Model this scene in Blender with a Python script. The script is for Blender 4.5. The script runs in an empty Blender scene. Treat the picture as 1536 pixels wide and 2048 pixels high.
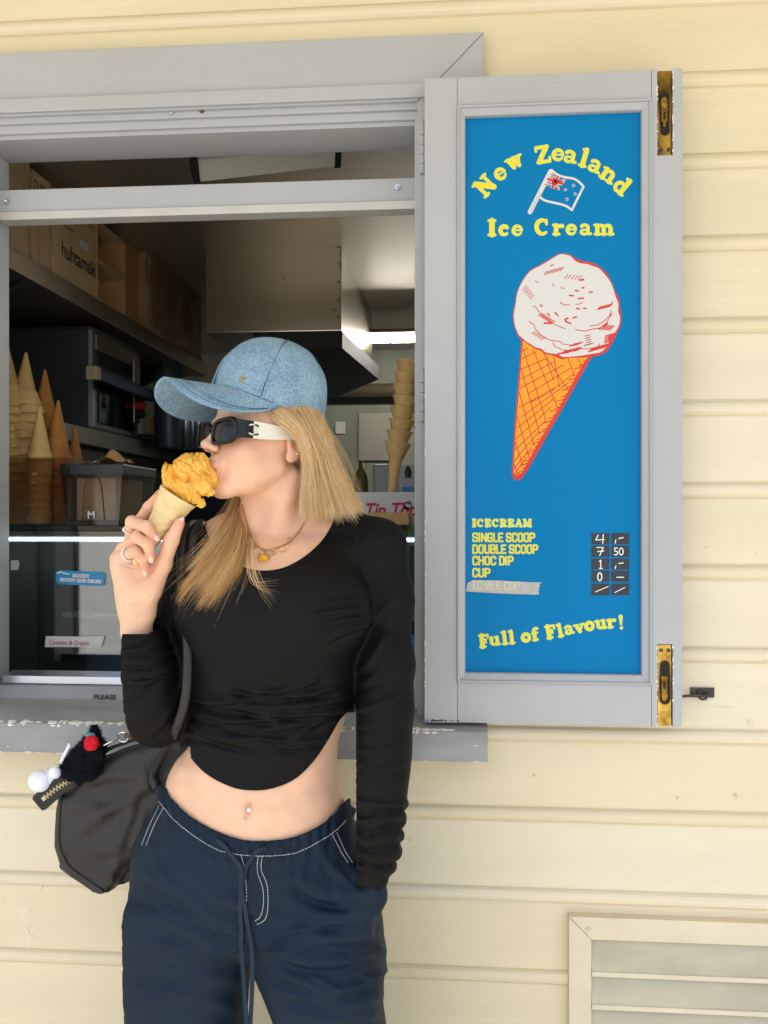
import bpy, bmesh, math, random
import numpy as np
from mathutils import Vector, Matrix
SC = bpy.context.scene
COL = SC.collection
R = math.radians
# ------------------------------------------------------------------ camera
F = 1850.0; YAW = R(4.8); CAM = np.array([0.0, -1.75, 1.40]); HZ = 1035.0
cd = bpy.data.cameras.new('camera'); cam = bpy.data.objects.new('camera', cd); COL.objects.link(cam)
cd.sensor_fit = 'HORIZONTAL'; cd.sensor_width = 36.0; cd.lens = 36.0*F/1536.0
cd.shift_y = (HZ-1024.0)/1536.0; cd.clip_start = 0.05; cd.clip_end = 500
cam.location = CAM; cam.rotation_euler = (R(90), 0, YAW)
SC.camera = cam
# ------------------------------------------------------------------ sky, sun, exposure
SUN_EL, SUN_AZ = R(58), R(200)           # azimuth: direction towards the sun, clockwise from +Y
w = bpy.data.worlds.new('World'); SC.world = w; w.use_nodes = True
nt = w.node_tree; nt.nodes.clear()
wo = nt.nodes.new('ShaderNodeOutputWorld'); bg = nt.nodes.new('ShaderNodeBackground'); sk = nt.nodes.new('ShaderNodeTexSky')
sk.sky_type = 'NISHITA'; sk.sun_disc = False; sk.sun_elevation = SUN_EL; sk.sun_rotation = SUN_AZ
sk.air_density = 1.0; sk.dust_density = 2.0; sk.ozone_density = 1.0
bg.inputs['Strength'].default_value = 0.15
nt.links.new(sk.outputs[0], bg.inputs[0]); nt.links.new(bg.outputs[0], wo.inputs[0])
sd = bpy.data.lights.new('sun', 'SUN'); so = bpy.data.objects.new('sun', sd); COL.objects.link(so)
sd.energy = 4.0; sd.angle = R(0.53); sd.color = (1.0, 0.95, 0.86)
sdir = Vector((math.sin(SUN_AZ)*math.cos(SUN_EL), math.cos(SUN_AZ)*math.cos(SUN_EL), math.sin(SUN_EL)))
so.rotation_euler = sdir.to_track_quat('Z', 'Y').to_euler(); so.location = (0, -6, 6)
SC.view_settings.view_transform = 'Standard'; SC.view_settings.look = 'None'
SC.view_settings.exposure = 1.04; SC.view_settings.gamma = 1.0
try: SC.view_settings.use_curve_mapping = False
except Exception: pass
SC.render.engine = 'CYCLES'
SC.cycles.use_denoising = True
SC.cycles.max_bounces = 10; SC.cycles.diffuse_bounces = 5; SC.cycles.glossy_bounces = 5
SC.cycles.transmission_bounces = 8; SC.cycles.transparent_max_bounces = 16
SC.cycles.sample_clamp_indirect = 6.0
SC.cycles.caustics_reflective = False; SC.cycles.caustics_refractive = False

# ------------------------------------------------------------------ helpers
FWD = np.array([-math.sin(YAW), math.cos(YAW), 0.0]); RGT = np.array([math.cos(YAW), math.sin(YAW), 0.0]); UP = np.array([0, 0, 1.0])
def _dir(px, py):
    px = np.asarray(px, float); py = np.asarray(py, float)
    return FWD + RGT*((px-768)/F)[..., None] + UP*((HZ-py)/F)[..., None]
def At(px, py, Y):
    d = _dir(px, py); t = (np.asarray(Y, float)-CAM[1])/d[..., 1]
    return CAM + d*t[..., None]
def AtX(px, py, X):
    d = _dir(px, py); return CAM + d*((X-CAM[0])/d[..., 0])[..., None]
def AtZ(px, py, Z):
    d = _dir(px, py); return CAM + d*((Z-CAM[2])/d[..., 2])[..., None]
def toPx(P):
    v = np.asarray(P, float)-CAM; d = v@FWD
    return 768+F*(v@RGT)/d, HZ-F*v[..., 2]/d
def S(h, k=1.0):
    if isinstance(h, str):
        h = h.lstrip('#'); c = [int(h[i:i+2], 16)/255 for i in (0, 2, 4)]
    else: c = [v/255 for v in h]
    return tuple((((x+0.055)/1.055)**2.4 if x > .04045 else x/12.92)*k for x in c)

def tag(o, label=None, cat=None, group=None, kind=None):
    if label: o['label'] = label
    if cat: o['category'] = cat
    if group: o['group'] = group
    if kind: o['kind'] = kind
    return o
def empty(name, loc=(0, 0, 0), label=None, cat=None, group=None, kind=None):
    o = bpy.data.objects.new(name, None); COL.objects.link(o); o.location = loc
    o.empty_display_size = 0.05
    return tag(o, label, cat, group, kind)
def obj(name, verts, faces, mat=None, parent=None, smooth=False, autos=None):
    """world-space verts -> one mesh object (child keeps world place)"""
    me = bpy.data.meshes.new(name)
    verts = np.asarray(verts, float)
    if isinstance(faces, np.ndarray): faces = faces.tolist()
    me.from_pydata(verts.tolist(), [], faces); me.update()
    if smooth: me.polygons.foreach_set('use_smooth', np.ones(len(me.polygons), bool))
    o = bpy.data.objects.new(name, me); COL.objects.link(o)
    if mat is not None: me.materials.append(mat)
    if parent is not None: setpar(o, parent)
    return o
def wmat(o):
    m = Matrix.LocRotScale(o.location, o.rotation_euler, o.scale)
    return m if o.parent is None else wmat(o.parent) @ o.matrix_parent_inverse @ m
def setpar(o, p):
    o.parent = p; o.matrix_parent_inverse = wmat(p).inverted()
class MB:
    """collects shapes in world space, builds ONE object"""
    def __init__(s): s.v = []; s.f = []; s.n = 0
    def add(s, v, f):
        v = np.asarray(v, float); s.v.append(v); s.f += [[i+s.n for i in q] for q in f]; s.n += len(v); return s
    def box(s, x0, x1, y0, y1, z0, z1, b=0.0):
        if b <= 0:
            v = [(x, y, z) for z in (z0, z1) for y in (y0, y1) for x in (x0, x1)]
            return s.add(v, [(0, 2, 3, 1), (4, 5, 7, 6), (0, 1, 5, 4), (2, 6, 7, 3), (0, 4, 6, 2), (1, 3, 7, 5)])
        bm = bmesh.new(); bmesh.ops.create_cube(bm, size=1)
        for q in bm.verts: q.co = Vector(((x0+x1)/2+q.co.x*(x1-x0), (y0+y1)/2+q.co.y*(y1-y0), (z0+z1)/2+q.co.z*(z1-z0)))
        bmesh.ops.bevel(bm, geom=list(bm.edges), offset=b, segments=2, profile=.6, affect='EDGES')
        return s.bm(bm)
    def bm(s, bm):
        bm.verts.index_update(); v = [q.co[:] for q in bm.verts]; f = [[q.index for q in p.verts] for p in bm.faces]; bm.free()
        return s.add(v, f)
    def obox(s, c, ax, ay, az, b=0.0):
        """oriented box: centre and three half-axis vectors"""
        m = MB(); L = [np.linalg.norm(a) for a in (ax, ay, az)]
        m.box(-L[0], L[0], -L[1], L[1], -L[2], L[2], b)
        V = np.vstack(m.v); E = np.array([np.asarray(a, float)/l for a, l in zip((ax, ay, az), L)])
        return s.add(V@E+np.asarray(c), m.f)
    def prism(s, prof, a, b, axis=0):
        """profile [(p,q)] extruded along axis from a to b (p,q are the other two axes in order)"""
        n = len(prof); v = []
        for t in (a, b):
            for p, q in prof:
                c = [p, q]; c.insert(axis, t); v.append(c)
        f = [[i, (i+1) % n, n+(i+1) % n, n+i] for i in range(n)]
        f += [list(range(n))[::-1], list(range(n, 2*n))]
        return s.add(v, f)
    def tube(s, pts, r, n=8, cap=True, up=None):
        v, f = tube_vf(pts, r, n, cap); return s.add(v, f)
    def cyl(s, a, b, r0, r1=None, n=16): return s.tube([a, b], [r0, r0 if r1 is None else r1], n)
    def lathe(s, prof, o, ax=(0, 0, 1), n=24):
        """prof [(r,h)] about axis ax at o"""
        ax = np.asarray(ax, float)/np.linalg.norm(ax); t = np.array([1, 0, 0]) if abs(ax[0]) < .9 else np.array([0, 1, 0])
        e1 = np.cross(ax, t); e1 /= np.linalg.norm(e1); e2 = np.cross(ax, e1); v = []; f = []
        for r, h in prof:
            for k in range(n):
                a = 2*math.pi*k/n; v.append(np.asarray(o)+ax*h+(e1*math.cos(a)+e2*math.sin(a))*r)
        for i in range(len(prof)-1):
            for k in range(n): f.append([i*n+k, i*n+(k+1) % n, (i+1)*n+(k+1) % n, (i+1)*n+k])
        return s.add(v, f)
    def ball(s, c, r, n=12):
        bm = bmesh.new(); bmesh.ops.create_uvsphere(bm, u_segments=n*2, v_segments=n, radius=1)
        rr = np.broadcast_to(np.asarray(r, float), (3,))
        for q in bm.verts: q.co = Vector((c[0]+q.co.x*rr[0], c[1]+q.co.y*rr[1], c[2]+q.co.z*rr[2]))
        return s.bm(bm)
    def build(s, name, mat, parent=None, smooth=False):
        return obj(name, np.vstack(s.v), s.f, mat, parent, smooth)
def tube_vf(pts, r, n=8, cap=True):
    P = np.asarray(pts, float); m = len(P); r = np.broadcast_to(np.asarray(r, float), (m,))
    T = np.gradient(P, axis=0) if m > 2 else np.array([P[1]-P[0]]*2)
    T /= np.linalg.norm(T, axis=1)[:, None]+1e-12
    u = np.cross(T[0], [0, 0, 1.0]);
    if np.linalg.norm(u) < 1e-3: u = np.cross(T[0], [1.0, 0, 0])
    V = []
    for i in range(m):
        u = u-T[i]*(u@T[i]); u /= np.linalg.norm(u); w_ = np.cross(T[i], u)
        a = 2*np.pi*np.arange(n)/n
        V.append(P[i]+r[i]*(np.cos(a)[:, None]*u+np.sin(a)[:, None]*w_))
    f = [[i*n+k, i*n+(k+1) % n, (i+1)*n+(k+1) % n, (i+1)*n+k] for i in range(m-1) for k in range(n)]
    if cap: f += [list(range(n))[::-1], [(m-1)*n+k for k in range(n)]]
    return np.vstack(V), f
def spline(pts, n=40):
    """Catmull-Rom through pts"""
    P = np.asarray(pts, float); P = np.vstack([2*P[0]-P[1], P, 2*P[-1]-P[-2]])
    m = len(P)-3; t = np.linspace(0, m-1e-6, n); i = t.astype(int); u = (t-i)[:, None]
    a, b, c, d = P[i], P[i+1], P[i+2], P[i+3]
    return .5*((2*b)+(-a+c)*u+(2*a-5*b+4*c-d)*u*u+(-a+3*b-3*c+d)*u**3)
def vnoise(P, s, seed=0):
    """smooth value noise in [-1,1], P (n,3) scaled by s"""
    P = np.asarray(P, float)*s+seed*17.31; i = np.floor(P).astype(np.int64); f = P-i; f = f*f*(3-2*f)
    def h(a, b, c):
        x = (a*374761393+b*668265263+c*2147483647+seed*1013904223) & 0xffffffff
        x = ((x ^ (x >> 13))*1274126177) & 0xffffffff; x = x ^ (x >> 16)
        return (x & 0xffff)/32767.5-1
    out = 0
    for dx in (0, 1):
        for dy in (0, 1):
            for dz in (0, 1):
                wgt = (f[..., 0] if dx else 1-f[..., 0])*(f[..., 1] if dy else 1-f[..., 1])*(f[..., 2] if dz else 1-f[..., 2])
                out = out+wgt*h(i[..., 0]+dx, i[..., 1]+dy, i[..., 2]+dz)
    return out
def fbm(P, s, o=4, seed=0):
    return sum(vnoise(P, s*2**k, seed+k)*.5**k for k in range(o))
# ---- implicit surfaces -> mesh (surface nets)
def snets(fn, lo, hi, h):
    lo = np.asarray(lo, float); hi = np.asarray(hi, float); n = np.ceil((hi-lo)/h).astype(int)+1
    ax = [lo[k]+h*np.arange(n[k]) for k in range(3)]
    bs = 8; nb = (n+bs-1)//bs                          # sparse: only blocks near the surface are sampled finely
    g3 = np.stack(np.meshgrid(*[np.arange(q) for q in nb], indexing='ij'), -1).reshape(-1, 3)
    ctr = lo+h*(g3*bs+(bs-1)/2); dc = fn(ctr); rad = h*bs*math.sqrt(3)/2
    D = np.repeat(np.repeat(np.repeat(np.where(dc < 0, -1., 1.).reshape(nb).astype(np.float32), bs, 0), bs, 1), bs, 2)
    near = g3[np.abs(dc) < rad*2.0+.004]; o3 = np.stack(np.meshgrid(*[np.arange(bs)]*3, indexing='ij'), -1).reshape(-1, 3)
    for i0 in range(0, len(near), 800):
        I3 = near[i0:i0+800, None, :]*bs+o3[None]; I3 = I3.reshape(-1, 3)
        D[I3[:, 0], I3[:, 1], I3[:, 2]] = fn(lo+h*I3)
    D = D[:n[0], :n[1], :n[2]]
    s = D < 0; nx, ny, nz = n-1
    cnt = np.zeros((nx, ny, nz), np.int8); off = [(a, b, c) for a in (0, 1) for b in (0, 1) for c in (0, 1)]
    for a, b, c in off: cnt += s[a:a+nx, b:b+ny, c:c+nz]
    act = (cnt > 0) & (cnt < 8); idx = np.full(act.shape, -1, np.int64); I = np.argwhere(act); idx[act] = np.arange(len(I))
    acc = np.zeros((len(I), 3)); num = np.zeros(len(I))
    for a in range(8):
        for k in range(3):
            A = off[a]
            if A[k]: continue
            B = list(A); B[k] = 1; B = tuple(B)
            da = D[I[:, 0]+A[0], I[:, 1]+A[1], I[:, 2]+A[2]]; db = D[I[:, 0]+B[0], I[:, 1]+B[1], I[:, 2]+B[2]]
            m = (da < 0) != (db < 0); t = np.where(m, da/np.where(m, da-db, 1), 0)
            p = np.tile(np.array(A, float), (len(I), 1)); p[:, k] += t
            acc[m] += p[m]; num[m] += 1
    V = lo+h*(I+acc/num[:, None]); Fc = []
    for k in range(3):
        k1, k2 = (k+1) % 3, (k+2) % 3
        sl = [slice(None)]*3; sl2 = [slice(None)]*3; sl[k] = slice(0, -1); sl2[k] = slice(1, None)
        a = s[tuple(sl)]; b = s[tuple(sl2)]; E = np.argwhere(a != b)
        E = E[(E[:, k1] > 0) & (E[:, k2] > 0) & (E[:, k1] < n[k1]-1) & (E[:, k2] < n[k2]-1)]
        ins = a[E[:, 0], E[:, 1], E[:, 2]]
        def g(d1, d2):
            e = E.copy(); e[:, k1] -= d1; e[:, k2] -= d2; return idx[e[:, 0], e[:, 1], e[:, 2]]
        q = np.stack([g(0, 0), g(1, 0), g(1, 1), g(0, 1)], 1); q[~ins] = q[~ins][:, ::-1]; Fc.append(q)
    Fc = np.vstack(Fc); return V, Fc[(Fc >= 0).all(1)]
def smin(a, b, k):
    h = np.clip(.5+.5*(b-a)/k, 0, 1); return b+(a-b)*h-k*h*(1-h)
def smax(a, b, k): return -smin(-a, -b, k)
def sd_ell(p, c, r, rot=None):
    q = p-np.asarray(c)
    if rot is not None: q = q@rot
    r = np.asarray(r, float); k0 = np.linalg.norm(q/r, axis=1); k1 = np.linalg.norm(q/(r*r), axis=1)
    return k0*(k0-1)/(k1+1e-9)
def sd_cone(p, a, b, ra, rb):
    """capsule with linear radius"""
    a = np.asarray(a, float); b = np.asarray(b, float); ba = b-a; pa = p-a
    t = np.clip(pa@ba/(ba@ba), 0, 1); return np.linalg.norm(pa-t[:, None]*ba, axis=1)-(ra+(rb-ra)*t)
def sd_chain(p, pts, rs, k=.006):
    d = None
    for i in range(len(pts)-1):
        e = sd_cone(p, pts[i], pts[i+1], rs[i], rs[i+1]); d = e if d is None else smin(d, e, k)
    return d
def normals(V, Fc):
    n = np.zeros_like(V); a = V[Fc[:, 2]]-V[Fc[:, 0]]; b = V[Fc[:, 3]]-V[Fc[:, 1]]; c = np.cross(a, b)
    for k in range(4): np.add.at(n, Fc[:, k], c)
    return n/(np.linalg.norm(n, axis=1)[:, None]+1e-12)
def relax(V, Fc, it=2, lam=.5):
    for _ in range(it):
        s = np.zeros_like(V); c = np.zeros(len(V))
        for k in range(4):
            for j in (1, 3): np.add.at(s, Fc[:, k], V[Fc[:, (k+j) % 4]]); np.add.at(c, Fc[:, k], 1)
        V = V+lam*(s/np.maximum(c, 1)[:, None]-V)
    return V
def clip(V, Fc, sc):
    """keep the part of the mesh where sc<=0, cutting faces exactly at sc==0"""
    V = [tuple(v) for v in V]; sc = list(sc); cache = {}; out = []
    Fa = np.asarray(Fc); S_ = np.asarray(sc)[Fa]; keep = (S_ <= 0).all(1); drop = (S_ > 0).all(1)
    out = Fa[keep].tolist()
    def cut(i, j):
        key = (min(i, j), max(i, j))
        if key not in cache:
            t = sc[i]/(sc[i]-sc[j]); cache[key] = len(V); V.append(tuple(np.asarray(V[i])+t*(np.asarray(V[j])-np.asarray(V[i])))); sc.append(0.0)
        return cache[key]
    for f in Fa[~keep & ~drop].tolist():
        g = []
        for a, b in zip(f, f[1:]+f[:1]):
            if sc[a] <= 0: g.append(a)
            if (sc[a] <= 0) != (sc[b] <= 0): g.append(cut(a, b))
        if len(g) >= 3: out.append(g)
    used = sorted({i for f in out for i in f}); mp = {i: k for k, i in enumerate(used)}
    return np.array([V[i] for i in used]), [[mp[i] for i in f] for f in out]
# ------------------------------------------------------------------ materials
MATS = {}
def mat(name, col, rough=.5, metal=0.0, spec=.5, bump=None, var=None, sss=0, coat=0, trans=0, ior=1.45, alpha=1, emit=None, sheen=0, aniso=0, col2=None, vcol=None):
    """procedural principled material; bump=(scale,strength,stretch xyz), var=(scale,amount,stretch) colour mottling"""
    m = bpy.data.materials.new(name); m.use_nodes = True; t = m.node_tree; b = t.nodes['Principled BSDF']; L = t.links.new
    I = b.inputs; I['Base Color'].default_value = (*col, 1); I['Roughness'].default_value = rough; I['Metallic'].default_value = metal
    I['Specular IOR Level'].default_value = spec; I['IOR'].default_value = ior; I['Alpha'].default_value = alpha
    if trans: I['Transmission Weight'].default_value = trans
    if coat: I['Coat Weight'].default_value = coat; I['Coat Roughness'].default_value = .1
    if sheen: I['Sheen Weight'].default_value = sheen; I['Sheen Roughness'].default_value = .4
    if aniso: I['Anisotropic'].default_value = aniso
    if sss: I['Subsurface Weight'].default_value = sss; I['Subsurface Radius'].default_value = (1, .35, .2); I['Subsurface Scale'].default_value = .006
    if emit: I['Emission Color'].default_value = (*emit[0], 1); I['Emission Strength'].default_value = emit[1]
    tc = t.nodes.new('ShaderNodeTexCoord')
    def noise(scale, stretch, det=4):
        mp = t.nodes.new('ShaderNodeMapping'); mp.inputs['Scale'].default_value = stretch or (1, 1, 1); L(tc.outputs['Object'], mp.inputs[0])
        n = t.nodes.new('ShaderNodeTexNoise'); n.inputs['Scale'].default_value = scale; n.inputs['Detail'].default_value = det; L(mp.outputs[0], n.inputs[0]); return n
    src = None
    if vcol:
        a = t.nodes.new('ShaderNodeVertexColor'); a.layer_name = vcol; src = a.outputs[0]
    if var:
        n = noise(var[0], var[2] if len(var) > 2 else None, 5); mx = t.nodes.new('ShaderNodeMixRGB')
        c2 = col2 if col2 else tuple(c*(1-var[1]) for c in col)
        rp = t.nodes.new('ShaderNodeValToRGB'); rp.color_ramp.elements[0].position = .35; rp.color_ramp.elements[1].position = .68; L(n.outputs[0], rp.inputs[0])
        if src is not None:
            mx.blend_type = 'MULTIPLY'; mx.inputs[0].default_value = 1; L(src, mx.inputs[1])
            m2 = t.nodes.new('ShaderNodeMixRGB'); m2.inputs[1].default_value = (1, 1, 1, 1); m2.inputs[2].default_value = (1-var[1],)*3+(1,); L(rp.outputs[0], m2.inputs[0]); L(m2.outputs[0], mx.inputs[2])
        else:
            mx.inputs[1].default_value = (*col, 1); mx.inputs[2].default_value = (*c2, 1); L(rp.outputs[0], mx.inputs[0])
        src = mx.outputs[0]
    if src is not None: L(src, I['Base Color'])
    if bump:
        bl = bump if isinstance(bump[0], tuple) else (bump,); prev = None
        for sc_, st, *sx in bl:
            n = noise(sc_, sx[0] if sx else None, 6); bp = t.nodes.new('ShaderNodeBump'); bp.inputs['Strength'].default_value = st; bp.inputs['Distance'].default_value = .002
            L(n.outputs[0], bp.inputs['Height'])
            if prev is not None: L(prev, bp.inputs['Normal'])
            prev = bp.outputs[0]
        L(prev, I['Normal'])
    MATS[name] = m; return m
def thin_glass(name, tint, refl=.06, rough=.02, bump=None):
    """thin clear sheet: transparent body with a fresnel mirror on top"""
    m = bpy.data.materials.new(name); m.use_nodes = True; t = m.node_tree; t.nodes.clear(); L = t.links.new
    o = t.nodes.new('ShaderNodeOutputMaterial'); mx = t.nodes.new('ShaderNodeMixShader'); tr_ = t.nodes.new('ShaderNodeBsdfTransparent'); gl_ = t.nodes.new('ShaderNodeBsdfGlossy'); fr = t.nodes.new('ShaderNodeLayerWeight'); pw = t.nodes.new('ShaderNodeMath'); ml = t.nodes.new('ShaderNodeMath'); pw.operation = 'POWER'; ml.operation = 'MULTIPLY_ADD'
    tr_.inputs[0].default_value = (*tint, 1); gl_.inputs['Roughness'].default_value = rough; fr.inputs['Blend'].default_value = .5; pw.inputs[1].default_value = 4.5; ml.inputs[1].default_value = .9; ml.inputs[2].default_value = refl; L(fr.outputs['Facing'], pw.inputs[0]); L(pw.outputs[0], ml.inputs[0])
    L(ml.outputs[0], mx.inputs[0]); L(tr_.outputs[0], mx.inputs[1]); L(gl_.outputs[0], mx.inputs[2]); L(mx.outputs[0], o.inputs[0])
    if bump:
        tc = t.nodes.new('ShaderNodeTexCoord'); n = t.nodes.new('ShaderNodeTexNoise'); n.inputs['Scale'].default_value = bump[0]; n.inputs['Detail'].default_value = 5; L(tc.outputs['Object'], n.inputs[0])
        b = t.nodes.new('ShaderNodeBump'); b.inputs['Strength'].default_value = bump[1]; b.inputs['Distance'].default_value = .004; L(n.outputs[0], b.inputs['Height']); L(b.outputs[0], gl_.inputs['Normal']); L(b.outputs[0], fr.inputs['Normal'])
    MATS[name] = m; return m
# ================================================================== materials of the setting
GX = (.35, 6, 6)                         # grain stretched along x
M_cream = mat('cream_paint', S('#efe3c3', .90), .42, bump=((9, .5, (.5, 5, 14)), (55, .25, (.22, 3, 9)), (240, .10)), var=(2.2, .08, (.7, 1, 4)))
M_vent = mat('vent_paint', S('#eadfc4', .9), .5, bump=((40, .2), (200, .1)), var=(14, .10))
M_ventdirt = mat('dusty_vent_paint', S('#d9cfb6', .8), .7, bump=((60, .5), (300, .2)), var=(16, .12, (.5, 1, 1.5)), col2=S('#c8bfa8', .78))
M_grey = mat('grey_paint', S('#b9bbbe', .92), .45, bump=((14, .25, (.5, 4, 10)), (160, .10)), var=(4, .06))
M_greyv = mat('grey_paint_upright', S('#b9bbbe', .92), .45, bump=((14, .28, (10, 4, .5)), (160, .10)), var=(4, .06))
M_sill = mat('worn_sill_paint', S('#b0b3b6', .85), .5, bump=((20, .3), (120, .2)), var=(7, .2, (.6, 2, 2)), col2=S('#9a9a98', .75))
M_chip = mat('chipped_white_paint', S('#e9e6df'), .7, bump=(90, .6))
M_alu = mat('brushed_aluminium', S('#c4ccd6'), .32, .9, bump=(120, .05, (.1, 4, 4)))
M_steel = mat('stainless_steel', S('#b2a898'), .24, .95, bump=(60, .06, (6, 6, .2)), var=(3, .12))
M_steelceil = mat('stainless_ceiling', S('#bfb6a6'), .40, .8, var=(2.5, .12))
M_concrete = mat('pavement_concrete', S('#c4bfb4', .9), .85, bump=((30, .3), (250, .2)), var=(2.2, .2))
M_kgreen = mat('kitchen_wall_paint', S('#8a9080', .75), .6, var=(3, .1))
M_kfloor = mat('kitchen_floor_vinyl', S('#6b6660', .5), .5, var=(8, .2))
M_blue = mat('sign_blue', S('#0082c2', .86), .38, spec=.12, bump=(6, .02), var=(1.6, .04))
M_yellow = mat('sign_yellow', S('#f0d818'), .4)
M_palegreen = mat('sign_pale_edge', S('#cfe37a'), .4)
M_red = mat('sign_red', S('#d42a1e'), .4)
M_white = mat('sign_white', S('#eceae6', .80), .4)
M_orange = mat('sign_orange', S('#f59c08'), .4)
M_navyp = mat('sign_slate', S('#2c333c'), .5)
M_pole = mat('sign_grey_line', S('#b9c4cf'), .4)
M_chalk = mat('chalk_pen', S('#f4f4f2'), .6)
M_brass = mat('old_brass', S('#b98f3a'), .34, .95, bump=((40, .25), (220, .3)), var=(30, .55, (1.5, 1, .6)), col2=S('#4e3a1a'))
M_brass2 = mat('rubbed_brass', S('#e0b95a'), .25, 1.0, bump=(120, .15), var=(40, .5), col2=S('#6a4d20'))
M_iron = mat('dull_iron', S('#57534c'), .5, .8, bump=(80, .3), var=(30, .3))
M_black = mat('black_void', S('#0b0a09'), .6)
# ================================================================== ground, unseen verandah
g = MB(); g.box(-60, 60, -60, 0.0, -.2, 0); tag(g.build('pavement', M_concrete), 'pale concrete pavement in front of the kiosk wall', 'pavement', kind='structure')
g = MB(); g.box(-6, 6, -2.15, .3, 2.86, 2.98); tag(g.build('unseen_verandah_ceiling', M_cream), 'unseen cream verandah ceiling added to shade the wall and bounce warm light', 'ceiling', kind='structure')  # out-of-view roof, sized to block the sun and bounce cream light
# ================================================================== weatherboard wall
wall = empty('weatherboard_wall', (0, 0, 0), 'cream painted weatherboard kiosk wall with rounded bead on every board', 'wall')
BZ = .1516; Z0 = 2.191
prof = [(.024, .1585), (.004, .1585), (.0, .1516), (.0, .0335), (.0026, .0325), (.0026, .0305), (-.0010, .0292), (-.0056, .0260), (-.0080, .0212), (-.0086, .0160), (-.0070, .0100), (-.0020, .0050), (.0070, .0022), (.0135, .0016), (.024, .0016)]
random.seed(4)
def board(z, x0, x1):
    m = MB(); dy = random.uniform(-.0008, .0008); n = len(prof); xs = np.linspace(x0, x1, max(2, int((x1-x0)/.25)+1)); v = []
    for x in xs:
        wob = .0007*math.sin(x*2.3+z*31)
        for p, q in prof: v.append((x, p+dy+wob, z+q))
    f = [[a*n+i, a*n+(i+1) % n, (a+1)*n+(i+1) % n, (a+1)*n+i] for a in range(len(xs)-1) for i in range(n)]
    f += [list(range(n))[::-1], [(len(xs)-1)*n+i for i in range(n)]]
    m.add(v, f); o = m.build('weatherboard', M_boards[random.randrange(3)], wall)
M_boards = [M_cream]+[mat('cream_paint_%s' % n_, S(h_, .90), .42, bump=((8+k_, .5, (.5, 5, 14)), (50+9*k_, .25, (.2, 3, 9)), (240, .10)), var=(1.8+.5*k_, .08, (.7, 1, 4))) for k_, (n_, h_) in enumerate((('warm', '#efe2bf'), ('pale', '#f0e5c9')))]
OPL, OPR = -1.085, .039
for k in range(-4, 15):
    z = Z0-BZ*k
    if z < .02: continue
    if z+BZ > 1.0 and z < 2.18 and not (z > 2.18):
        board(z, -2.6, OPL); board(z, OPR, 2.4)
    else: board(z, -2.6, 2.4)
m = MB(); m.box(-2.6, 2.4, .0, .02, 0, .05)
m.build('bottom_plate', M_cream, wall)
# paint knots and filler scars on the boards
def scar(px, py, rx, rz, seed):
    c = At(px, py, -.0004); rs = np.random.RandomState(seed); a = np.linspace(0, 2*np.pi, 14, endpoint=False); r = 1+.35*rs.randn(14)
    v = [(c[0], c[1]-.0012, c[2])]+[(c[0]+rx*r[i]*math.cos(a[i]), c[1]+.0004, c[2]+rz*r[i]*math.sin(a[i])) for i in range(14)]
    return v, [[0, 1+i, 1+(i+1) % 14] for i in range(14)]
m = MB()
for i, (px, py, rx, rz) in enumerate([(1500, 1447, .006, .005), (1472, 1592, .004, .007), (1355, 1596, .004, .003), (1068, 1551, .003, .003), (78, 1775, .006, .012), (48, 1835, .012, .020), (60, 1870, .010, .016), (6, 1800, .003, .008), (18, 1575, .006, .0015), (1415, 1095, .005, .004), (1430, 180, .003, .002), (1510, 1108, .006, .003), (820, 1680, .003, .002), (1450, 1415, .010, .002)]):
    m.add(*scar(px, py, rx, rz, i))
tag(m.build('paint_scars', M_cream, wall), kind='stuff')
# ================================================================== window joinery
win = empty('serving_window', (-.5, 0, 1.02), 'grey painted timber serving hatch surround with transom bar and worn sill', 'window')
CX0, CX1 = -1.085, .041                  # outer casing edges
IL, IR = -.944, -.082                    # inner opening edges
def quadprism(name, pts, y0, y1, mt, par=None, b=.0015):
    """mitred flat board: outline in x,z"""
    bm = bmesh.new(); vs = [bm.verts.new((x, y0, z)) for x, z in pts]; f = bm.faces.new(vs)
    r = bmesh.ops.extrude_face_region(bm, geom=[f]); bmesh.ops.translate(bm, verts=[q for q in r['geom'] if isinstance(q, bmesh.types.BMVert)], vec=(0, y1-y0, 0))
    bmesh.ops.recalc_face_normals(bm, faces=bm.faces)
    bmesh.ops.bevel(bm, geom=list(bm.edges), offset=b, segments=2, profile=.6, affect='EDGES')
    return MB().bm(bm).build(name, mt, par or win)
HT, HB = 2.300, 2.206
quadprism('head_casing', [(CX0, HT), (CX1, HT), (IR, HT-.123), (IL, HT-.123)], -.026, .0, M_grey)
quadprism('side_casing', [(CX1, HT-.0012), (CX1, 1.03), (IR, 1.03), (IR, HT-.1242)], -.026, .0, M_greyv)
quadprism('side_casing', [(CX0, HT-.0012), (IL, HT-.1242), (IL, 1.03), (CX0, 1.03)], -.026, .0, M_greyv)
m = MB()                                                     # stepped mouldings under the head
m.prism([(-.0345, 2.206), (-.030, 2.2085), (-.026, 2.2085), (-.026, 2.181), (-.033, 2.181), (-.0345, 2.184)], IL-.1, IR+.030, 0)
m.build('head_moulding', M_grey, win)
m = MB(); m.box(IL-.02, IR+.02, -.017, .0, 2.1655, 2.1805, .002); m.build('head_moulding', M_grey, win)
m = MB(); m.box(IL-.02, IR+.012, -.009, .01, 2.150, 2.1663, .002); m.build('head_moulding', M_grey, win)
m = MB(); m.box(IL-.03, IR+.03, .0, .115, 2.142, 2.25); m.build('head_jamb', M_grey, win)
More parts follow.
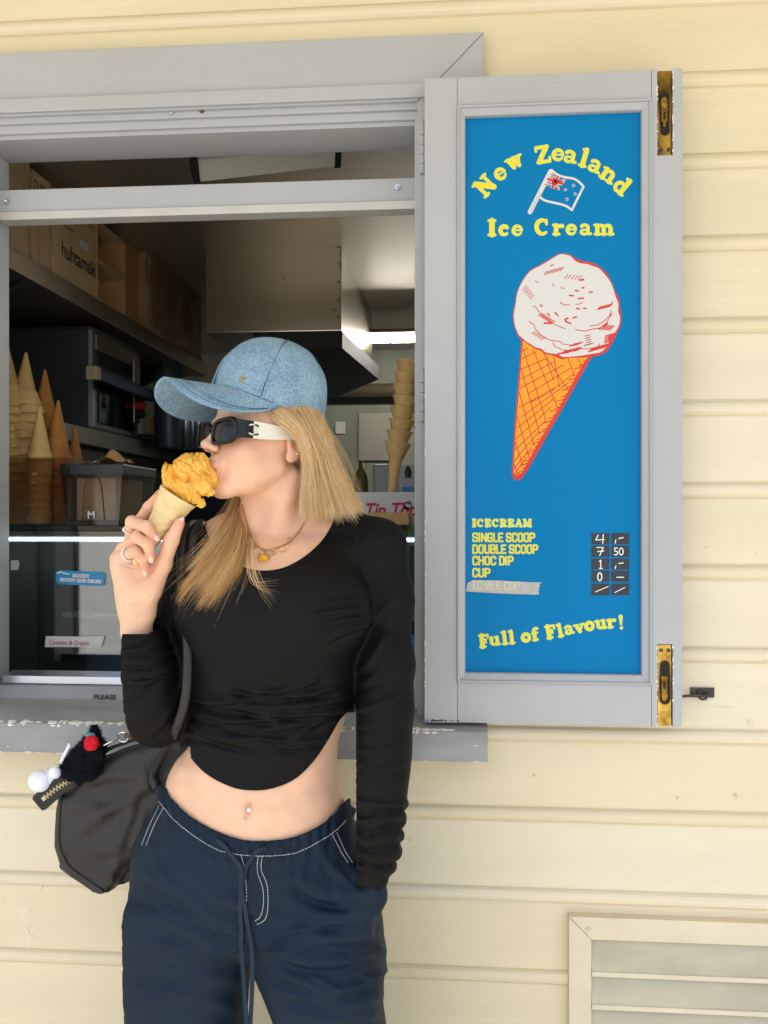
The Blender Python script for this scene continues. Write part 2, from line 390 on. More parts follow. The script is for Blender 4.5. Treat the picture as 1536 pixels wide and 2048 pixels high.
for s, x in ((-1, IL), (1, IR)):
    m = MB(); m.box(*sorted((x, x+s*.035)), .0005, .115, 1.035, 2.1415, .002); m.build('jamb', M_greyv, win)
    m = MB(); m.box(*sorted((x-s*.006, x+s*.03)), -.016, .0, 1.04, 2.149, .002); m.build('jamb_stop', M_greyv, win)
m = MB(); m.box(IL+.0005, IR-.0005, .060, .100, 2.020, 2.066, .0025); tr = m.build('transom_bar', M_grey, win)
m = MB(); m.box(IL+.010, IR-.003, .054, .094, 2.003, 2.0195, .0015); m.build('transom_track', mat('scuffed_white_track', S('#d2d0cb', .9), .4, .1, bump=(30, .2, (.3, 3, 3)), var=(8, .12)), win)
for px, py in ((14, 404), (795, 375)):
    c = At(px, py, .060); m = MB(); m.cyl(c, c+np.array([0, -.004, 0]), .0055, n=14); m.cyl(c+np.array([0, -.004, 0]), c+np.array([.002, -.011, -.001]), .0022, n=8); m.build('screw', M_alu, win)
for px, py, mt in ((343, 224, M_alu), (404, 221, mat('rusty_screw', S('#7a4a2c'), .7, .4))):
    c = At(px, py, -.017); m = MB(); m.cyl(c+np.array([0, .002, 0]), c+np.array([0, -.0035, 0]), .0052, n=14); m.build('screw', mt, win)
# sill: sloping top, nosing, riser, aluminium track
m = MB()
sp = [(-.102, .966), (-.102, 1.0185), (-.0995, 1.0205), (.030, 1.040), (.030, .966)]
m.prism(sp, CX0-.02, .046, 0); m.build('sill', M_sill, win)
m = MB(); m.prism([(.0305, 1.0), (.0285, 1.0425), (.046, 1.061), (.12, 1.064), (.12, 1.0)], IL-.02, IR+.02, 0); m.build('sill_riser', mat('smooth_sill_paint', S('#aaaeb4', .8), .45, bump=(40, .2), var=(7, .12)), win)
m = MB(); m.prism([(.062, 1.0635), (.062, 1.078), (.110, 1.082), (.110, 1.0635)], IL+.012, IR-.004, 0); m.build('aluminium_track', M_alu, win)
m = MB(); rs = np.random.RandomState(3)                       # flaking paint along the sill nose
for i in range(170):
    x = CX0+(i/170)*(.046-CX0)+rs.uniform(-.003, .003)
    if rs.rand() < .35 or x > -.02 and rs.rand() < .85: continue
    r = rs.uniform(.002, .008); dz = rs.uniform(.0008, .0025); pr = rs.uniform(.0015, .008)
    a = np.linspace(0, 2*np.pi, 7, endpoint=False); y0 = -.098+pr*.4; z0 = 1.0206+(y0+.0995)*.1506
    v = [(x+r*math.cos(t)*(1+.4*rs.randn()), y0+pr*math.sin(t), z0+.0006+pr*math.sin(t)*.15+rs.uniform(0, .0006)) for t in a]
    v += [(q[0], q[1], q[2]-.002) for q in v]
    m.add(v, [list(range(7))]+[[j, (j+1) % 7, 7+(j+1) % 7, 7+j][::-1] for j in range(7)])
    if rs.rand() < .4:
        v = [(x+r*.8*math.cos(t)*(1+.4*rs.randn()), -.1024, 1.0185-dz+dz*math.sin(t)) for t in a]
        v += [(q[0], q[1]+.002, q[2]) for q in v]; m.add(v, [list(range(7))[::-1]]+[[j, (j+1) % 7, 7+(j+1) % 7, 7+j] for j in range(7)])
for i in range(14):
    x = rs.uniform(CX0, .04); z = rs.uniform(.972, 1.012); r = rs.uniform(.0008, .002)
    a = np.linspace(0, 2*np.pi, 6, endpoint=False); v = [(x+r*math.cos(t)*1.6, -.1023, z+r*.5*math.sin(t)*(1+.5*rs.randn())) for t in a]
    m.add(v, [list(range(6))[::-1]])
for i in range(40):
    x = rs.uniform(CX0, .046); r = rs.uniform(.003, .009); a = np.linspace(0, 2*np.pi, 6, endpoint=False)
    m.add([(x+r*math.cos(t), -.1022, .9665+.0010*math.sin(t)*(1+.6*rs.randn())) for t in a], [list(range(6))[::-1]])
tag(m.build('flaking_paint', M_chip, win), kind='stuff')
# ================================================================== louvred vent
vent = empty('louvre_vent', (.45, 0, .4), 'cream louvred wall vent with mitred frame low on the boards', 'vent')
vx0, vz1 = .197, .664; fw = .041; vx1, vz0 = .80, .18
quadprism('frame_board', [(vx0, vz1), (vx1, vz1), (vx1-fw, vz1-fw), (vx0+fw, vz1-fw)], -.022, .0, M_vent, vent)
quadprism('frame_board', [(vx0, vz1-.0008), (vx0+fw, vz1-fw-.0008), (vx0+fw, vz0+fw), (vx0, vz0)], -.022, .0, M_vent, vent)
quadprism('frame_board', [(vx1, vz1-.0008), (vx1, vz0), (vx1-fw, vz0+fw), (vx1-fw, vz1-fw-.0008)], -.022, .0, M_vent, vent)
quadprism('frame_board', [(vx0+.0005, vz0-.0008), (vx0+fw, vz0+fw-.0008), (vx1-fw, vz0+fw-.0008), (vx1, vz0-.0008)], -.022, .0, M_vent, vent)
m = MB(); c = At(1177, 1860, -.022); m.cyl(c+np.array([0, .002, 0]), c+np.array([0, -.003, 0]), .005, n=14); m.cyl(c, c+np.array([0, -.005, 0]), .002, n=8); m.build('screw', M_vent, vent)
z = vz1-fw
k = 0
while z > vz0+fw+.02:
    zt = z-.003; m = MB()
    m.prism([(.000, zt), (-.006, zt), (-.021, zt-.053), (-.0225, zt-.055), (-.0225, zt-.064), (-.0195, zt-.064), (-.017, zt-.057)], vx0+fw+.0006, vx1-fw-.0006, 0)
    m.build('louvre_slat', M_ventdirt, vent)
    m = MB(); m.box(vx0+fw+.0008, vx1-fw-.0008, -.0236, -.0228, zt-.0638, zt-.0555); m.build('slat_lip', M_vent, vent)
    z -= .0605; k += 1
# hook and eye holding the shutter back
hk = empty('cabin_hook', tuple(At(1405, 1385, 0)), 'dark iron cabin hook and eye plate holding the grey shutter open', 'hook')
c = At(1404, 1385, -.002); m = MB(); m.box(c[0]-.021, c[0]+.022, -.004, .001, c[2]-.009, c[2]+.009, .001); m.build('eye_plate', M_iron, hk)
a = np.linspace(0, 2*np.pi, 20); ring = [(c[0]-.001+.008*math.cos(t), -.010+.004*math.sin(t*1), c[2]-.003+.0075*math.sin(t)) for t in a]
m = MB(); m.tube(ring, .0022, 8, cap=False); m.build('eye', M_iron, hk)
m = MB(); m.tube(spline([(c[0]+.012, -.010, c[2]+.000), (c[0]+.004, -.014, c[2]-.004), (c[0]-.012, -.012, c[2]-.004), (c[0]-.03, -.012, c[2]-.005), (c[0]-.07, -.020, c[2]-.008)], 24), .0026, 8); m.build('hook_rod', M_iron, hk)
for dx in (-.015, .017):
    m = MB(); m.cyl((c[0]+dx, -.0035, c[2]+.001), (c[0]+dx, -.0055, c[2]+.001), .0028, n=10); m.build('screw', M_iron, hk)
# ================================================================== shutter with sign
SY = -.080; SB = -.036
sh = empty('shutter', (.16, -.06, 1.03), 'grey timber shutter folded open carrying a bright blue ice cream price sign', 'shutter')
sx0, sx1, sz0, sz1 = -.067, .388, 1.030, 2.193
px0, px1, pz0, pz1 = .0065, .3185, 1.120, 2.124                # blue panel
mo = .0145                                                     # moulding width
ix0, ix1, iz0, iz1 = px0-mo, px1+mo+.002, pz0-.0165, pz1+.0165
BW = .0265; bx0 = .345; bx1 = bx0+BW                           # brass bolt strip
btz = 2.040; bbz = 1.176
m = MB(); m.box(sx0, ix0, SY, SB, sz0, sz1, .0016); m.build('stile', M_greyv, sh)
# hinge-free stile is notched for the two flush bolts
m = MB(); m.box(ix1, bx0, SY, SB, sz0, sz1, .0012); m.box(bx1, sx1, SY, SB, sz0, sz1, .0012); m.box(bx0-.001, bx1+.001, SY, SB, bbz, btz, .0008)
m.box(bx0-.001, bx1+.001, SY+.016, SB-.002, sz0, bbz+.002); m.box(bx0-.001, bx1+.001, SY+.016, SB-.002, btz-.002, sz1)
m.build('stile', M_greyv, sh)
m = MB(); m.box(ix0+.0004, ix1-.0004, SY+.0007, SB, iz1, sz1-.0005, .0012); m.build('rail', M_grey, sh)
m = MB(); m.box(ix0+.0004, ix1-.0004, SY+.0007, SB, sz0+.0005, iz0, .0012); m.build('rail', M_grey, sh)
# bolection moulding: mitred frame with a little profile
def mould(prof, o, i):
    """prof: (t 0..1 from outer to inner, y)"""
    v = []; n = len(prof)
    for t, y in prof:
        xa, xb, za, zb = [o[k]+(i[k]-o[k])*t for k in range(4)]
        v += [(xa, y, za), (xb, y, za), (xb, y, zb), (xa, y, zb)]
    f = [[a*4+j, a*4+(j+1) % 4, (a+1)*4+(j+1) % 4, (a+1)*4+j] for a in range(n-1) for j in range(4)]
    return v, f
m = MB(); m.add(*mould([(0, SY+.012), (0, SY-.0035), (.10, SY-.0050), (.24, SY-.0040), (.30, SY+.0005), (.36, SY+.0012), (.86, SY+.0045), (.97, SY+.0062), (1.0, SY+.0085), (1.0, SY+.020)], (ix0, ix1, iz0, iz1), (px0, px1, pz0, pz1)))
m.build('panel_moulding', M_greyv, sh)
PY = SY+.0165
m = MB(); m.box(px0-.006, px1+.006, PY, PY+.008, pz0-.006, pz1+.006); panel = m.build('sign_panel', M_blue, sh)
# brass flush bolts
def bolt(z0, z1, top):
    y = SY+.004; r = BW/2-.0015; cx = (bx0+bx1)/2
    b = MB(); b.box(bx0+.001, bx1-.0015, y, y+.004, z0, z1, .0008); bo = b.build('flush_bolt', M_brass if top else M_brass2, sh)
    zc = (z0+z1)/2+(-.002 if top else .005); h = .030
    a = np.linspace(0, 2*np.pi, 28, endpoint=False)
    out = [(cx+.0092*math.cos(t), y-.0004, zc+(h if math.sin(t) >= 0 else -h)+.0092*math.sin(t)) for t in a]
    b = MB(); b.add(out, [list(range(28))[::-1]]); b.build('slot', M_black, bo)
    b = MB(); b.tube([(p[0], p[1]-.0002, p[2]) for p in out]+[(out[0][0], out[0][1], out[0][2])], .0010, 6, cap=False); b.build('slot_rim', M_brass, bo)
    b = MB(); zz = zc+h*(.62 if top else -.72)
    b.ball((cx-.001, y-.001, zz), (.0072, .0045, .0125), 8); b.build('thumb_piece', M_brass2, bo, True)
    b = MB(); b.box(cx-.0062, cx+.0040, y-.0034, y+.001, zc-.014, zc+.012, .0010); b.box(cx-.0072, cx+.0052, y-.004, y, zc+.006, zc+.011, .0008); b.box(cx-.0034, cx+.0012, y-.0042, y, zc-.024, zc-.012, .0008); b.build('bolt_slide', M_brass, bo)
    b = MB(); b.box(cx-.0028, cx+.0006, y-.0046, y-.0036, zc-.010, zc+.003); b.build('slide_slot', M_black, bo)
    zs = z0+.010 if top else z1-.010
    for dx in (-.0065, .0065):
        b = MB(); b.cyl((cx+dx, y+.001, zs), (cx+dx, y-.0012, zs), .0036, n=12); b.build('screw', M_iron, bo)
bolt(btz+.0012, sz1-.002, True); bolt(sz0+.001, bbz-.0012, False)
m = MB(); rs = np.random.RandomState(8)                         # bare chips along the bolt rebates and lower edge
for i in range(46):
    top = rs.rand() < .6; z = rs.uniform(btz, sz1) if top else rs.uniform(sz0, bbz); x = rs.choice([bx0-.0004, bx1+.0002])+rs.uniform(-.0008, .0008); r = rs.uniform(.001, .004)
    a = np.linspace(0, 2*np.pi, 6, endpoint=False); m.add([(x+.0012*math.cos(t)*(1+.3*rs.randn()), SY-.0004, z+r*math.sin(t)*(1+.3*rs.randn())) for t in a], [list(range(6))[::-1]])
for i in range(34):
    z = rs.uniform(1.03, 1.62); r = rs.uniform(.0006, .002); a = np.linspace(0, 2*np.pi, 6, endpoint=False)
    m.add([(sx0+.0012+r*.6*math.cos(t), SY-.0004, z+r*1.6*math.sin(t)) for t in a], [list(range(6))[::-1]])
tag(m.build('paint_chips', M_chip, sh), kind='stuff')
m = MB()
for i in range(14):
    x = sx0+.004+.065*rs.rand()**1.5; r = rs.uniform(.001, .004); a = np.linspace(0, 2*np.pi, 6, endpoint=False)
    m.add([(x+r*math.cos(t), SY-.0005, sz0+.004+.0015*math.sin(t)*(1+.5*rs.randn())) for t in a], [list(range(6))[::-1]])
tag(m.build('bare_wood_chips', mat('bare_wood', S('#5a4332'), .8), sh), kind='stuff')
# butt hinges on the hinge edge
for py in (300, 795):
    c = At(843, py, -.03); m = MB()
    for k in range(5): m.cyl((sx0-.0055, -.030, c[2]-.045+.018*k+.0006), (sx0-.0055, -.030, c[2]-.045+.018*(k+1)-.0006), .0052, n=12)
    m.cyl((sx0-.0055, -.030, c[2]+.045), (sx0-.0055, -.030, c[2]+.053), .0042, .003, n=12)
    m.build('hinge', M_greyv, sh)
# ================================================================== sign lettering and pictures (flat print, drawn from strokes)
def field(strokes, px, py):
    """strokes: list of ((x0,y0,w0),(x1,y1,w1)) capsules in px -> min distance"""
    d = np.full(px.shape, 1e9)
    for (ax, ay, aw), (bx, by, bw) in strokes:
        dx, dy = bx-ax, by-ay; L = dx*dx+dy*dy+1e-9; t = np.clip(((px-ax)*dx+(py-ay)*dy)/L, 0, 1)
        d = np.minimum(d, np.hypot(px-ax-t*dx, py-ay-t*dy)-(aw+(bw-aw)*t))
    return d
def polyfield(pts, px, py):
    """signed distance to closed polygon"""
    P = np.asarray(pts, float); d = np.full(px.shape, 1e9); ins = np.zeros(px.shape, bool)
    for (ax, ay), (bx, by) in zip(P, np.roll(P, -1, 0)):
        dx, dy = bx-ax, by-ay; t = np.clip(((px-ax)*dx+(py-ay)*dy)/(dx*dx+dy*dy+1e-12), 0, 1)
        d = np.minimum(d, np.hypot(px-ax-t*dx, py-ay-t*dy))
        c = ((ay > py) != (by > py)) & (px < (bx-ax)*(py-ay)/(by-ay+1e-12)+ax); ins ^= c
    return np.where(ins, -d, d)
def msq(D, x0, y0, h):
    """marching squares: polygons where D<0 in px coordinates"""
    s = D < 0; c = s[:-1, :-1].astype(int)+s[1:, :-1]+s[1:, 1:]+s[:-1, 1:]; V = []; Fc = []
    ny, nx = c.shape
    for j in range(ny):                                   # full cells merged in runs
        row = c[j] == 4; i = 0
        if not row.any(): continue
        edges = np.flatnonzero(np.diff(np.concatenate([[0], row.astype(int), [0]])))
        for a, b in zip(edges[::2], edges[1::2]):
            n = len(V); V += [(x0+a*h, y0+j*h), (x0+b*h, y0+j*h), (x0+b*h, y0+(j+1)*h), (x0+a*h, y0+(j+1)*h)]; Fc.append([n, n+1, n+2, n+3])
    for j, i in np.argwhere((c > 0) & (c < 4)):
        q = [(i, j), (i+1, j), (i+1, j+1), (i, j+1)]; dv = [D[b, a] for a, b in q]; pol = []
        for k in range(4):
            a, b = q[k], q[(k+1) % 4]; da, db = dv[k], dv[(k+1) % 4]
            if da < 0: pol.append(a)
            if (da < 0) != (db < 0):
                t = da/(da-db); pol.append((a[0]+t*(b[0]-a[0]), a[1]+t*(b[1]-a[1])))
        if len(pol) >= 3:
            n = len(V); V += [(x0+a*h, y0+b*h) for a, b in pol]; Fc.append(list(range(n, n+len(pol))))
    return V, Fc
def printed(name, fields, Y, mt, parent, h=.8, conv=None):
    """fields: list of (fn(px,py), bounds)"""
    V = []; Fc = []
    for fn, (a, b, c, d) in fields:
        X, Yy = np.meshgrid(np.arange(a, c+h, h), np.arange(b, d+h, h)); v, f = msq(fn(X, Yy), a, b, h)
        n = len(V); V += v; Fc += [[i+n for i in q] for q in f]
    P = np.array(V); W = At(P[:, 0], P[:, 1], Y) if conv is None else conv(P)
    return obj(name, W, Fc, mt, parent)
def arc(cx, cy, rx, ry, a0, a1, w0, w1=None, n=10, wm=None):
    t = np.linspace(0, 1, n); a = np.radians(a0+(a1-a0)*t); w1 = w0 if w1 is None else w1
    ww = w0+(w1-w0)*t if wm is None else w0*(1-t)**2+2*wm*t*(1-t)*1.0+w1*t*t
    return [(cx+rx*math.cos(q), cy+ry*math.sin(q), w) for q, w in zip(a, ww)]
def ln(*p): return list(p)
# heavy soft-serif letters (unit: cap height 1, y up)
T, t_, s_ = .118, .055, .058
def serif(x, y, l=.13): return ln((x-l, y, s_), (x+l, y, s_))
G = {
 'N': (1.02, [ln((.20, .04, .085), (.20, .95, .085)), ln((.20, .92, .14), (.80, .10, .14)), ln((.80, .06, .075), (.80, .95, .075)), serif(.20, .055, .15), serif(.13, .945, .12), serif(.80, .945, .16)]),
 'Z': (.90, [ln((.14, .92, .085), (.78, .92, .085)), ln((.72, .90, .12), (.20, .10, .12)), ln((.14, .08, .085), (.80, .08, .085)), ln((.12, .92, .06), (.10, .72, .05)), ln((.80, .08, .06), (.84, .30, .05))]),
 'I': (.56, [ln((.28, .06, .15), (.28, .94, .15)), serif(.28, .055, .2), serif(.28, .945, .2)]),
 'C': (.98, [arc(.52, .5, .36, .43, 50, 310, .07, .06, 16, .17), ln((.78, .94, .05), (.78, .68, .06))]),
 'F': (.82, [ln((.26, .06, .15), (.26, .94, .15)), serif(.28, .055, .2), ln((.08, .945, s_), (.72, .93, .07)), ln((.72, .93, .06), (.74, .70, .05)), ln((.26, .5, .07), (.52, .5, .06)), ln((.54, .62, .05), (.54, .38, .05))]),
 'E': (.86, [ln((.26, .06, .15), (.26, .94, .15)), ln((.08, .945, s_), (.72, .93, .07)), ln((.72, .93, .06), (.74, .72, .05)), ln((.26, .5, .07), (.52, .5, .06)), ln((.54, .62, .05), (.54, .38, .05)), ln((.08, .06, s_), (.74, .07, .07)), ln((.75, .07, .06), (.78, .30, .05))]),
 'R': (.98, [ln((.26, .06, .14), (.26, .94, .14)), serif(.26, .055, .19), ln((.08, .945, s_), (.5, .945, .06)), arc(.48, .72, .25, .22, 90, -90, .06, .06, 10, .17), ln((.46, .48, .09), (.74, .1, .13)), ln((.72, .06, .06), (.92, .08, .06))]),
 'A': (1.0, [ln((.5, .95, .07), (.18, .06, .07)), ln((.5, .92, .12), (.80, .08, .14)), serif(.16, .055, .14), serif(.82, .055, .16), ln((.3, .33, .05), (.66, .33, .05))]),
 'M': (1.16, [ln((.18, .06, .07), (.24, .94, .09)), ln((.24, .92, .12), (.56, .12, .10)), ln((.56, .12, .07), (.90, .92, .08)), ln((.90, .92, .14), (.94, .08, .14)), serif(.17, .055, .14), serif(.95, .055, .18), serif(.16, .945, .1), serif(.98, .945, .1)]),
 'e': (.72, [arc(.37, .33, .26, .27, 0, 325, .055, .045, 16, .13), ln((.16, .345, .032), (.60, .345, .032))]),
 'w': (1.0, [ln((.18, .60, .11), (.33, .10, .11)), ln((.33, .10, .06), (.50, .58, .06)), ln((.50, .60, .11), (.66, .10, .11)), ln((.66, .10, .06), (.84, .60, .06)), serif(.16, .62, .13), serif(.84, .62, .13), serif(.5, .62, .1)]),
 'a': (.76, [arc(.33, .50, .20, .13, 160, 40, .085, .07, 6), ln((.52, .52, .095), (.52, .14, .095)), arc(.29, .19, .18, .14, 70, 330, .04, .05, 10, .10), ln((.5, .08, .07), (.70, .08, .06))]),
 'l': (.44, [ln((.22, .06, .12), (.22, .96, .12)), serif(.22, .055, .17), serif(.14, .95, .09)]),
 'n': (.84, [ln((.2, .06, .11), (.2, .60, .11)), serif(.2, .055, .15), serif(.12, .62, .09), arc(.44, .42, .2, .18, 150, 0, .07, .11, 8), ln((.64, .42, .11), (.64, .06, .11)), serif(.66, .055, .15)]),
 'm': (1.24, [ln((.2, .06, .11), (.2, .60, .11)), serif(.2, .055, .15), serif(.12, .62, .09), arc(.42, .42, .18, .18, 150, 0, .07, .11, 8), ln((.60, .42, .11), (.60, .06, .11)), serif(.61, .055, .14), arc(.84, .42, .18, .18, 150, 0, .07, .11, 8), ln((1.03, .42, .11), (1.03, .06, .11)), serif(1.05, .055, .15)]),
 'd': (.80, [arc(.33, .33, .23, .26, 20, 340, .06, .06, 14, .12), ln((.56, .08, .115), (.56, .95, .115)), serif(.48, .95, .1), serif(.64, .06, .1)]),
 'c': (.68, [arc(.37, .33, .24, .26, 45, 320, .10, .05, 14, .15)]),
 'r': (.66, [ln((.2, .06, .12), (.2, .60, .12)), serif(.22, .055, .18), serif(.12, .62, .09), arc(.48, .38, .2, .2, 150, 60, .06, .11, 6)]),
 'u': (.86, [ln((.2, .60, .11), (.2, .24, .11)), serif(.12, .62, .09), arc(.40, .24, .2, .17, 180, 330, .11, .06, 8), ln((.64, .60, .11), (.64, .08, .11)), serif(.56, .62, .09), serif(.72, .06, .09)]),
 'o': (.76, [arc(.38, .33, .26, .27, 0, 180, .10, .125, 10), arc(.38, .33, .26, .27, 180, 360, .125, .10, 10)]),
 'f': (.56, [ln((.22, .06, .12), (.22, .74, .12)), serif(.24, .055, .18), arc(.40, .74, .18, .18, 180, 60, .11, .09, 7), ln((.06, .58, .055), (.46, .58, .055))]),
 'v': (.80, [ln((.18, .58, .115), (.40, .10, .115)), ln((.40, .10, .06), (.64, .60, .06)), serif(.17, .62, .14), serif(.64, .62, .12)]),
 '!': (.42, [ln((.22, .95, .13), (.20, .36, .05)), ln((.20, .09, .10), (.201, .09, .10))]),
}
def place(letter, G_, x, y, size, ang):
    """strokes of a letter with its baseline-left at px (x,y)"""
    ca, sa = math.cos(ang), math.sin(ang); out = []
    for st in G_[letter][1]:
        q = [(x+size*(u*ca+v*sa), y+size*(u*sa-v*ca), w*size) for u, v, w in st]
        out += list(zip(q[:-1], q[1:]))
    return out
def sfield(st, off=0.0):
    xs = [p[0] for s in st for p in s]; ys = [p[1] for s in st for p in s]; w = max(p[2] for s in st for p in s)+off+2
    return (lambda X, Y, st=st, off=off: field(st, X, Y)-off), (min(xs)-w, min(ys)-w, max(xs)+w, max(ys)+w)
def line_text(txt, x, y, size, x_end, G_=G, ang=0.0, space=.42):
    adv = sum(G_[c][0] if c != ' ' else space for c in txt); sxx = (x_end-x)/(adv*size); out = []; L = 0
    ca, sa = math.cos(ang), math.sin(ang)
    for c in txt:
        if c == ' ': L += space*size*sxx; continue
        out.append(place(c, G_, x+L*ca, y+L*sa, size, ang)); L += G_[c][0]*size*sxx
    return out
yel = []
def glyphc(c, cx, cy, size, ang):
    """letter centred at px (cx,cy)"""
    a = R(ang); w_ = G[c][0]/2; h_ = .5 if c in 'NZldICFf!' else .33
    ca, sa = math.cos(a), math.sin(a); x = cx-size*(w_*ca+h_*sa); y = cy-size*(w_*sa-h_*ca)
    yel.append(place(c, G, x, y, size, a))
for c, x, y, a, sz in [('N', 970, 371, -46, 36), ('e', 1001, 348, -34, 36), ('w', 1030, 325, -25, 34), ('Z', 1085, 309, -9, 35), ('e', 1116, 310, 4, 36), ('a', 1141, 314, 11, 36), ('l', 1169, 316, 17, 36), ('a', 1190, 333, 24, 36), ('n', 1216, 351, 33, 36), ('d', 1245, 371, 40, 36)]:
    glyphc(c, x, y, sz, a)
yel += line_text('Ice', 975, 471.5, 32, 1051); yel += line_text('Cream', 1068, 470, 32, 1236)
yel += line_text('ICECREAM', 944, 1053.5, 15, 1065)
for c, x, y, a in [('F', 968, 1282, -6), ('u', 989, 1282, -6), ('l', 1009, 1276, -7), ('l', 1023, 1274.5, -7), ('o', 1052, 1275, -9), ('f', 1070, 1268, -10), ('F', 1101, 1263.5, -11), ('l', 1120, 1261, -12), ('a', 1138, 1260, -12), ('v', 1159, 1257, -11), ('o', 1179, 1252, -10), ('u', 1202, 1249, -8), ('r', 1223, 1247, -7), ('!', 1242, 1245, -5)]:
    glyphc(c, x, y, 26, a)
L1, L2 = PY-.0005, PY-.0010
printed('lettering_edge', [sfield(s, .9) for s in yel], L1, M_palegreen, panel)
printed('lettering', [sfield(s, -.8) for s in yel], L2, M_yellow, panel)
# octagonal block letters
b_ = .082
def blk(*p): return [[(x, y, b_) for x, y in q] for q in p]
Cc = .18
B = {'S': (.72, blk([(.56, .72), (.56, .82), (.48, .9), (.22, .9), (.14, .82), (.14, .62), (.22, .54), (.48, .46), (.56, .38), (.56, .18), (.48, .1), (.22, .1), (.14, .18), (.14, .3)])),
 'I': (.34, blk([(.16, .1), (.16, .9)])), 'N': (.78, blk([(.14, .1), (.14, .9), (.58, .1), (.58, .9)])),
 'G': (.74, blk([(.58, .72), (.58, .82), (.48, .9), (.24, .9), (.14, .8), (.14, .2), (.24, .1), (.48, .1), (.58, .2), (.58, .46), (.4, .46)])),
 'L': (.62, blk([(.14, .9), (.14, .1), (.5, .1)])), 'E': (.64, blk([(.5, .9), (.14, .9), (.14, .1), (.52, .1)], [(.14, .5), (.44, .5)])),
 'C': (.72, blk([(.56, .7), (.56, .8), (.46, .9), (.24, .9), (.14, .8), (.14, .2), (.24, .1), (.46, .1), (.56, .2), (.56, .3)])),
 'O': (.74, blk([(.24, .9), (.46, .9), (.56, .8), (.56, .2), (.46, .1), (.24, .1), (.14, .2), (.14, .8), (.24, .9)])),
 'P': (.70, blk([(.14, .1), (.14, .9), (.44, .9), (.55, .8), (.55, .56), (.45, .46), (.14, .46)])),
 'D': (.74, blk([(.14, .1), (.14, .9), (.44, .9), (.56, .78), (.56, .22), (.44, .1), (.14, .1)])),
 'U': (.74, blk([(.14, .9), (.14, .2), (.24, .1), (.46, .1), (.56, .2), (.56, .9)])),
 'B': (.72, blk([(.14, .1), (.14, .9), (.44, .9), (.54, .8), (.54, .62), (.44, .52), (.14, .52)], [(.44, .52), (.56, .42), (.56, .2), (.46, .1), (.14, .1)])),
 'H': (.76, blk([(.14, .1), (.14, .9)], [(.58, .1), (.58, .9)], [(.14, .5), (.58, .5)]))}
blkT = []
for txt, y, xe in (('SINGLE SCOOP', 1084.5, 1069), ('DOUBLE SCOOP', 1108, 1075), ('CHOC DIP', 1131, 1026), ('CUP', 1155, 980)):
    blkT += line_text(txt, 943.5, y, 19.5, xe, B, space=.34)
printed('price_list_edge', [sfield(s, .45) for s in blkT], L1-.00005, M_palegreen, panel)
printed('price_list', [sfield(s, -.55) for s in blkT], L2-.00005, M_yellow, panel)
# price squares with chalk figures
nums = {(0, 0): [ln((14, 4, 1), (9, 14, 1), (26, 13, 1)), ln((24, 3, 1), (23, 21, 1))], (0, 1): [ln((9, 14, 1), (8, 20, 1)), ln((15, 11, 1), (24, 9, 1))],
 (1, 0): [ln((11, 4, 1), (24, 4, 1), (17, 20, 1)), ln((13, 12, 1), (25, 11, 1))], (1, 1): [ln((13, 5, 1), (7, 5, 1), (7, 11, 1), (12, 12, 1), (13, 16, 1), (10, 19, 1), (6, 18, 1)), arc(20, 12, 4, 7, 0, 360, 1)],
 (2, 0): [ln((16, 6, 1), (19, 3, 1), (19, 20, 1)), ln((16, 20, 1), (22, 20, 1))], (2, 1): [ln((9, 15, 1), (8, 20, 1)), ln((15, 10, 1), (24, 9, 1))],
 (3, 0): [arc(17, 12, 4.2, 8, 0, 360, 1.2)], (3, 1): [ln((11, 13, 1), (25, 13, 1))], (4, 0): [ln((8, 17, .8), (34, 6, .8))], (4, 1): [ln((7, 18, .8), (27, 8, .8))]}
rows = [(1066, 1088.5), (1091, 1114), (1117, 1139), (1141.5, 1163.5), (1167, 1190.5)]; cols = [(1182.5, 1219), (1222.5, 1258.5)]
chalk = []
for r_, (ya, yb) in enumerate(rows):
    for c_, (xa, xb) in enumerate(cols):
        P4 = [(xa, ya), (xb, ya), (xb, yb), (xa, yb)]
        cell = obj('price_square', At(np.array([p[0] for p in P4]), np.array([p[1] for p in P4]), L1), [[0, 1, 2, 3]], M_navyp, panel)
        st = []
        for s in nums[(r_, c_)]:
            q = [(xa+x, ya+y, w_*.95) for x, y, w_ in s]; st += list(zip(q[:-1], q[1:]))
        printed('chalk_figure', [sfield(st)], L2, M_chalk, panel, h=.6)
# torn paper tape over the last line
rs = np.random.RandomState(5)
tp = [(933, 1176), (935, 1166), (946, 1160), (990, 1160.5), (1040, 1163.5), (1084, 1165)]
for k in range(9): tp.append((1080-rs.uniform(-3, 3)-k*.3, 1167+k*2.6))
tp += [(1074, 1189.5), (1000, 1187), (932, 1183)]
printed('torn_tape', [(lambda X, Y: polyfield(tp, X, Y), (925, 1150, 1095, 1200))], PY-.0012, mat('paper_tape', S('#c6c6c0', .88), .7, bump=((200, .5), (60, .4)), var=(60, .12)), panel)
ghost = line_text('EDIBLE CUP', 944, 1180, 18, 1040, B, space=.34)
printed('faded_lettering', [sfield(s, -.9) for s in ghost], PY-.0015, mat('lettering_under_tape', S('#efe8c0', .98), .7), panel)
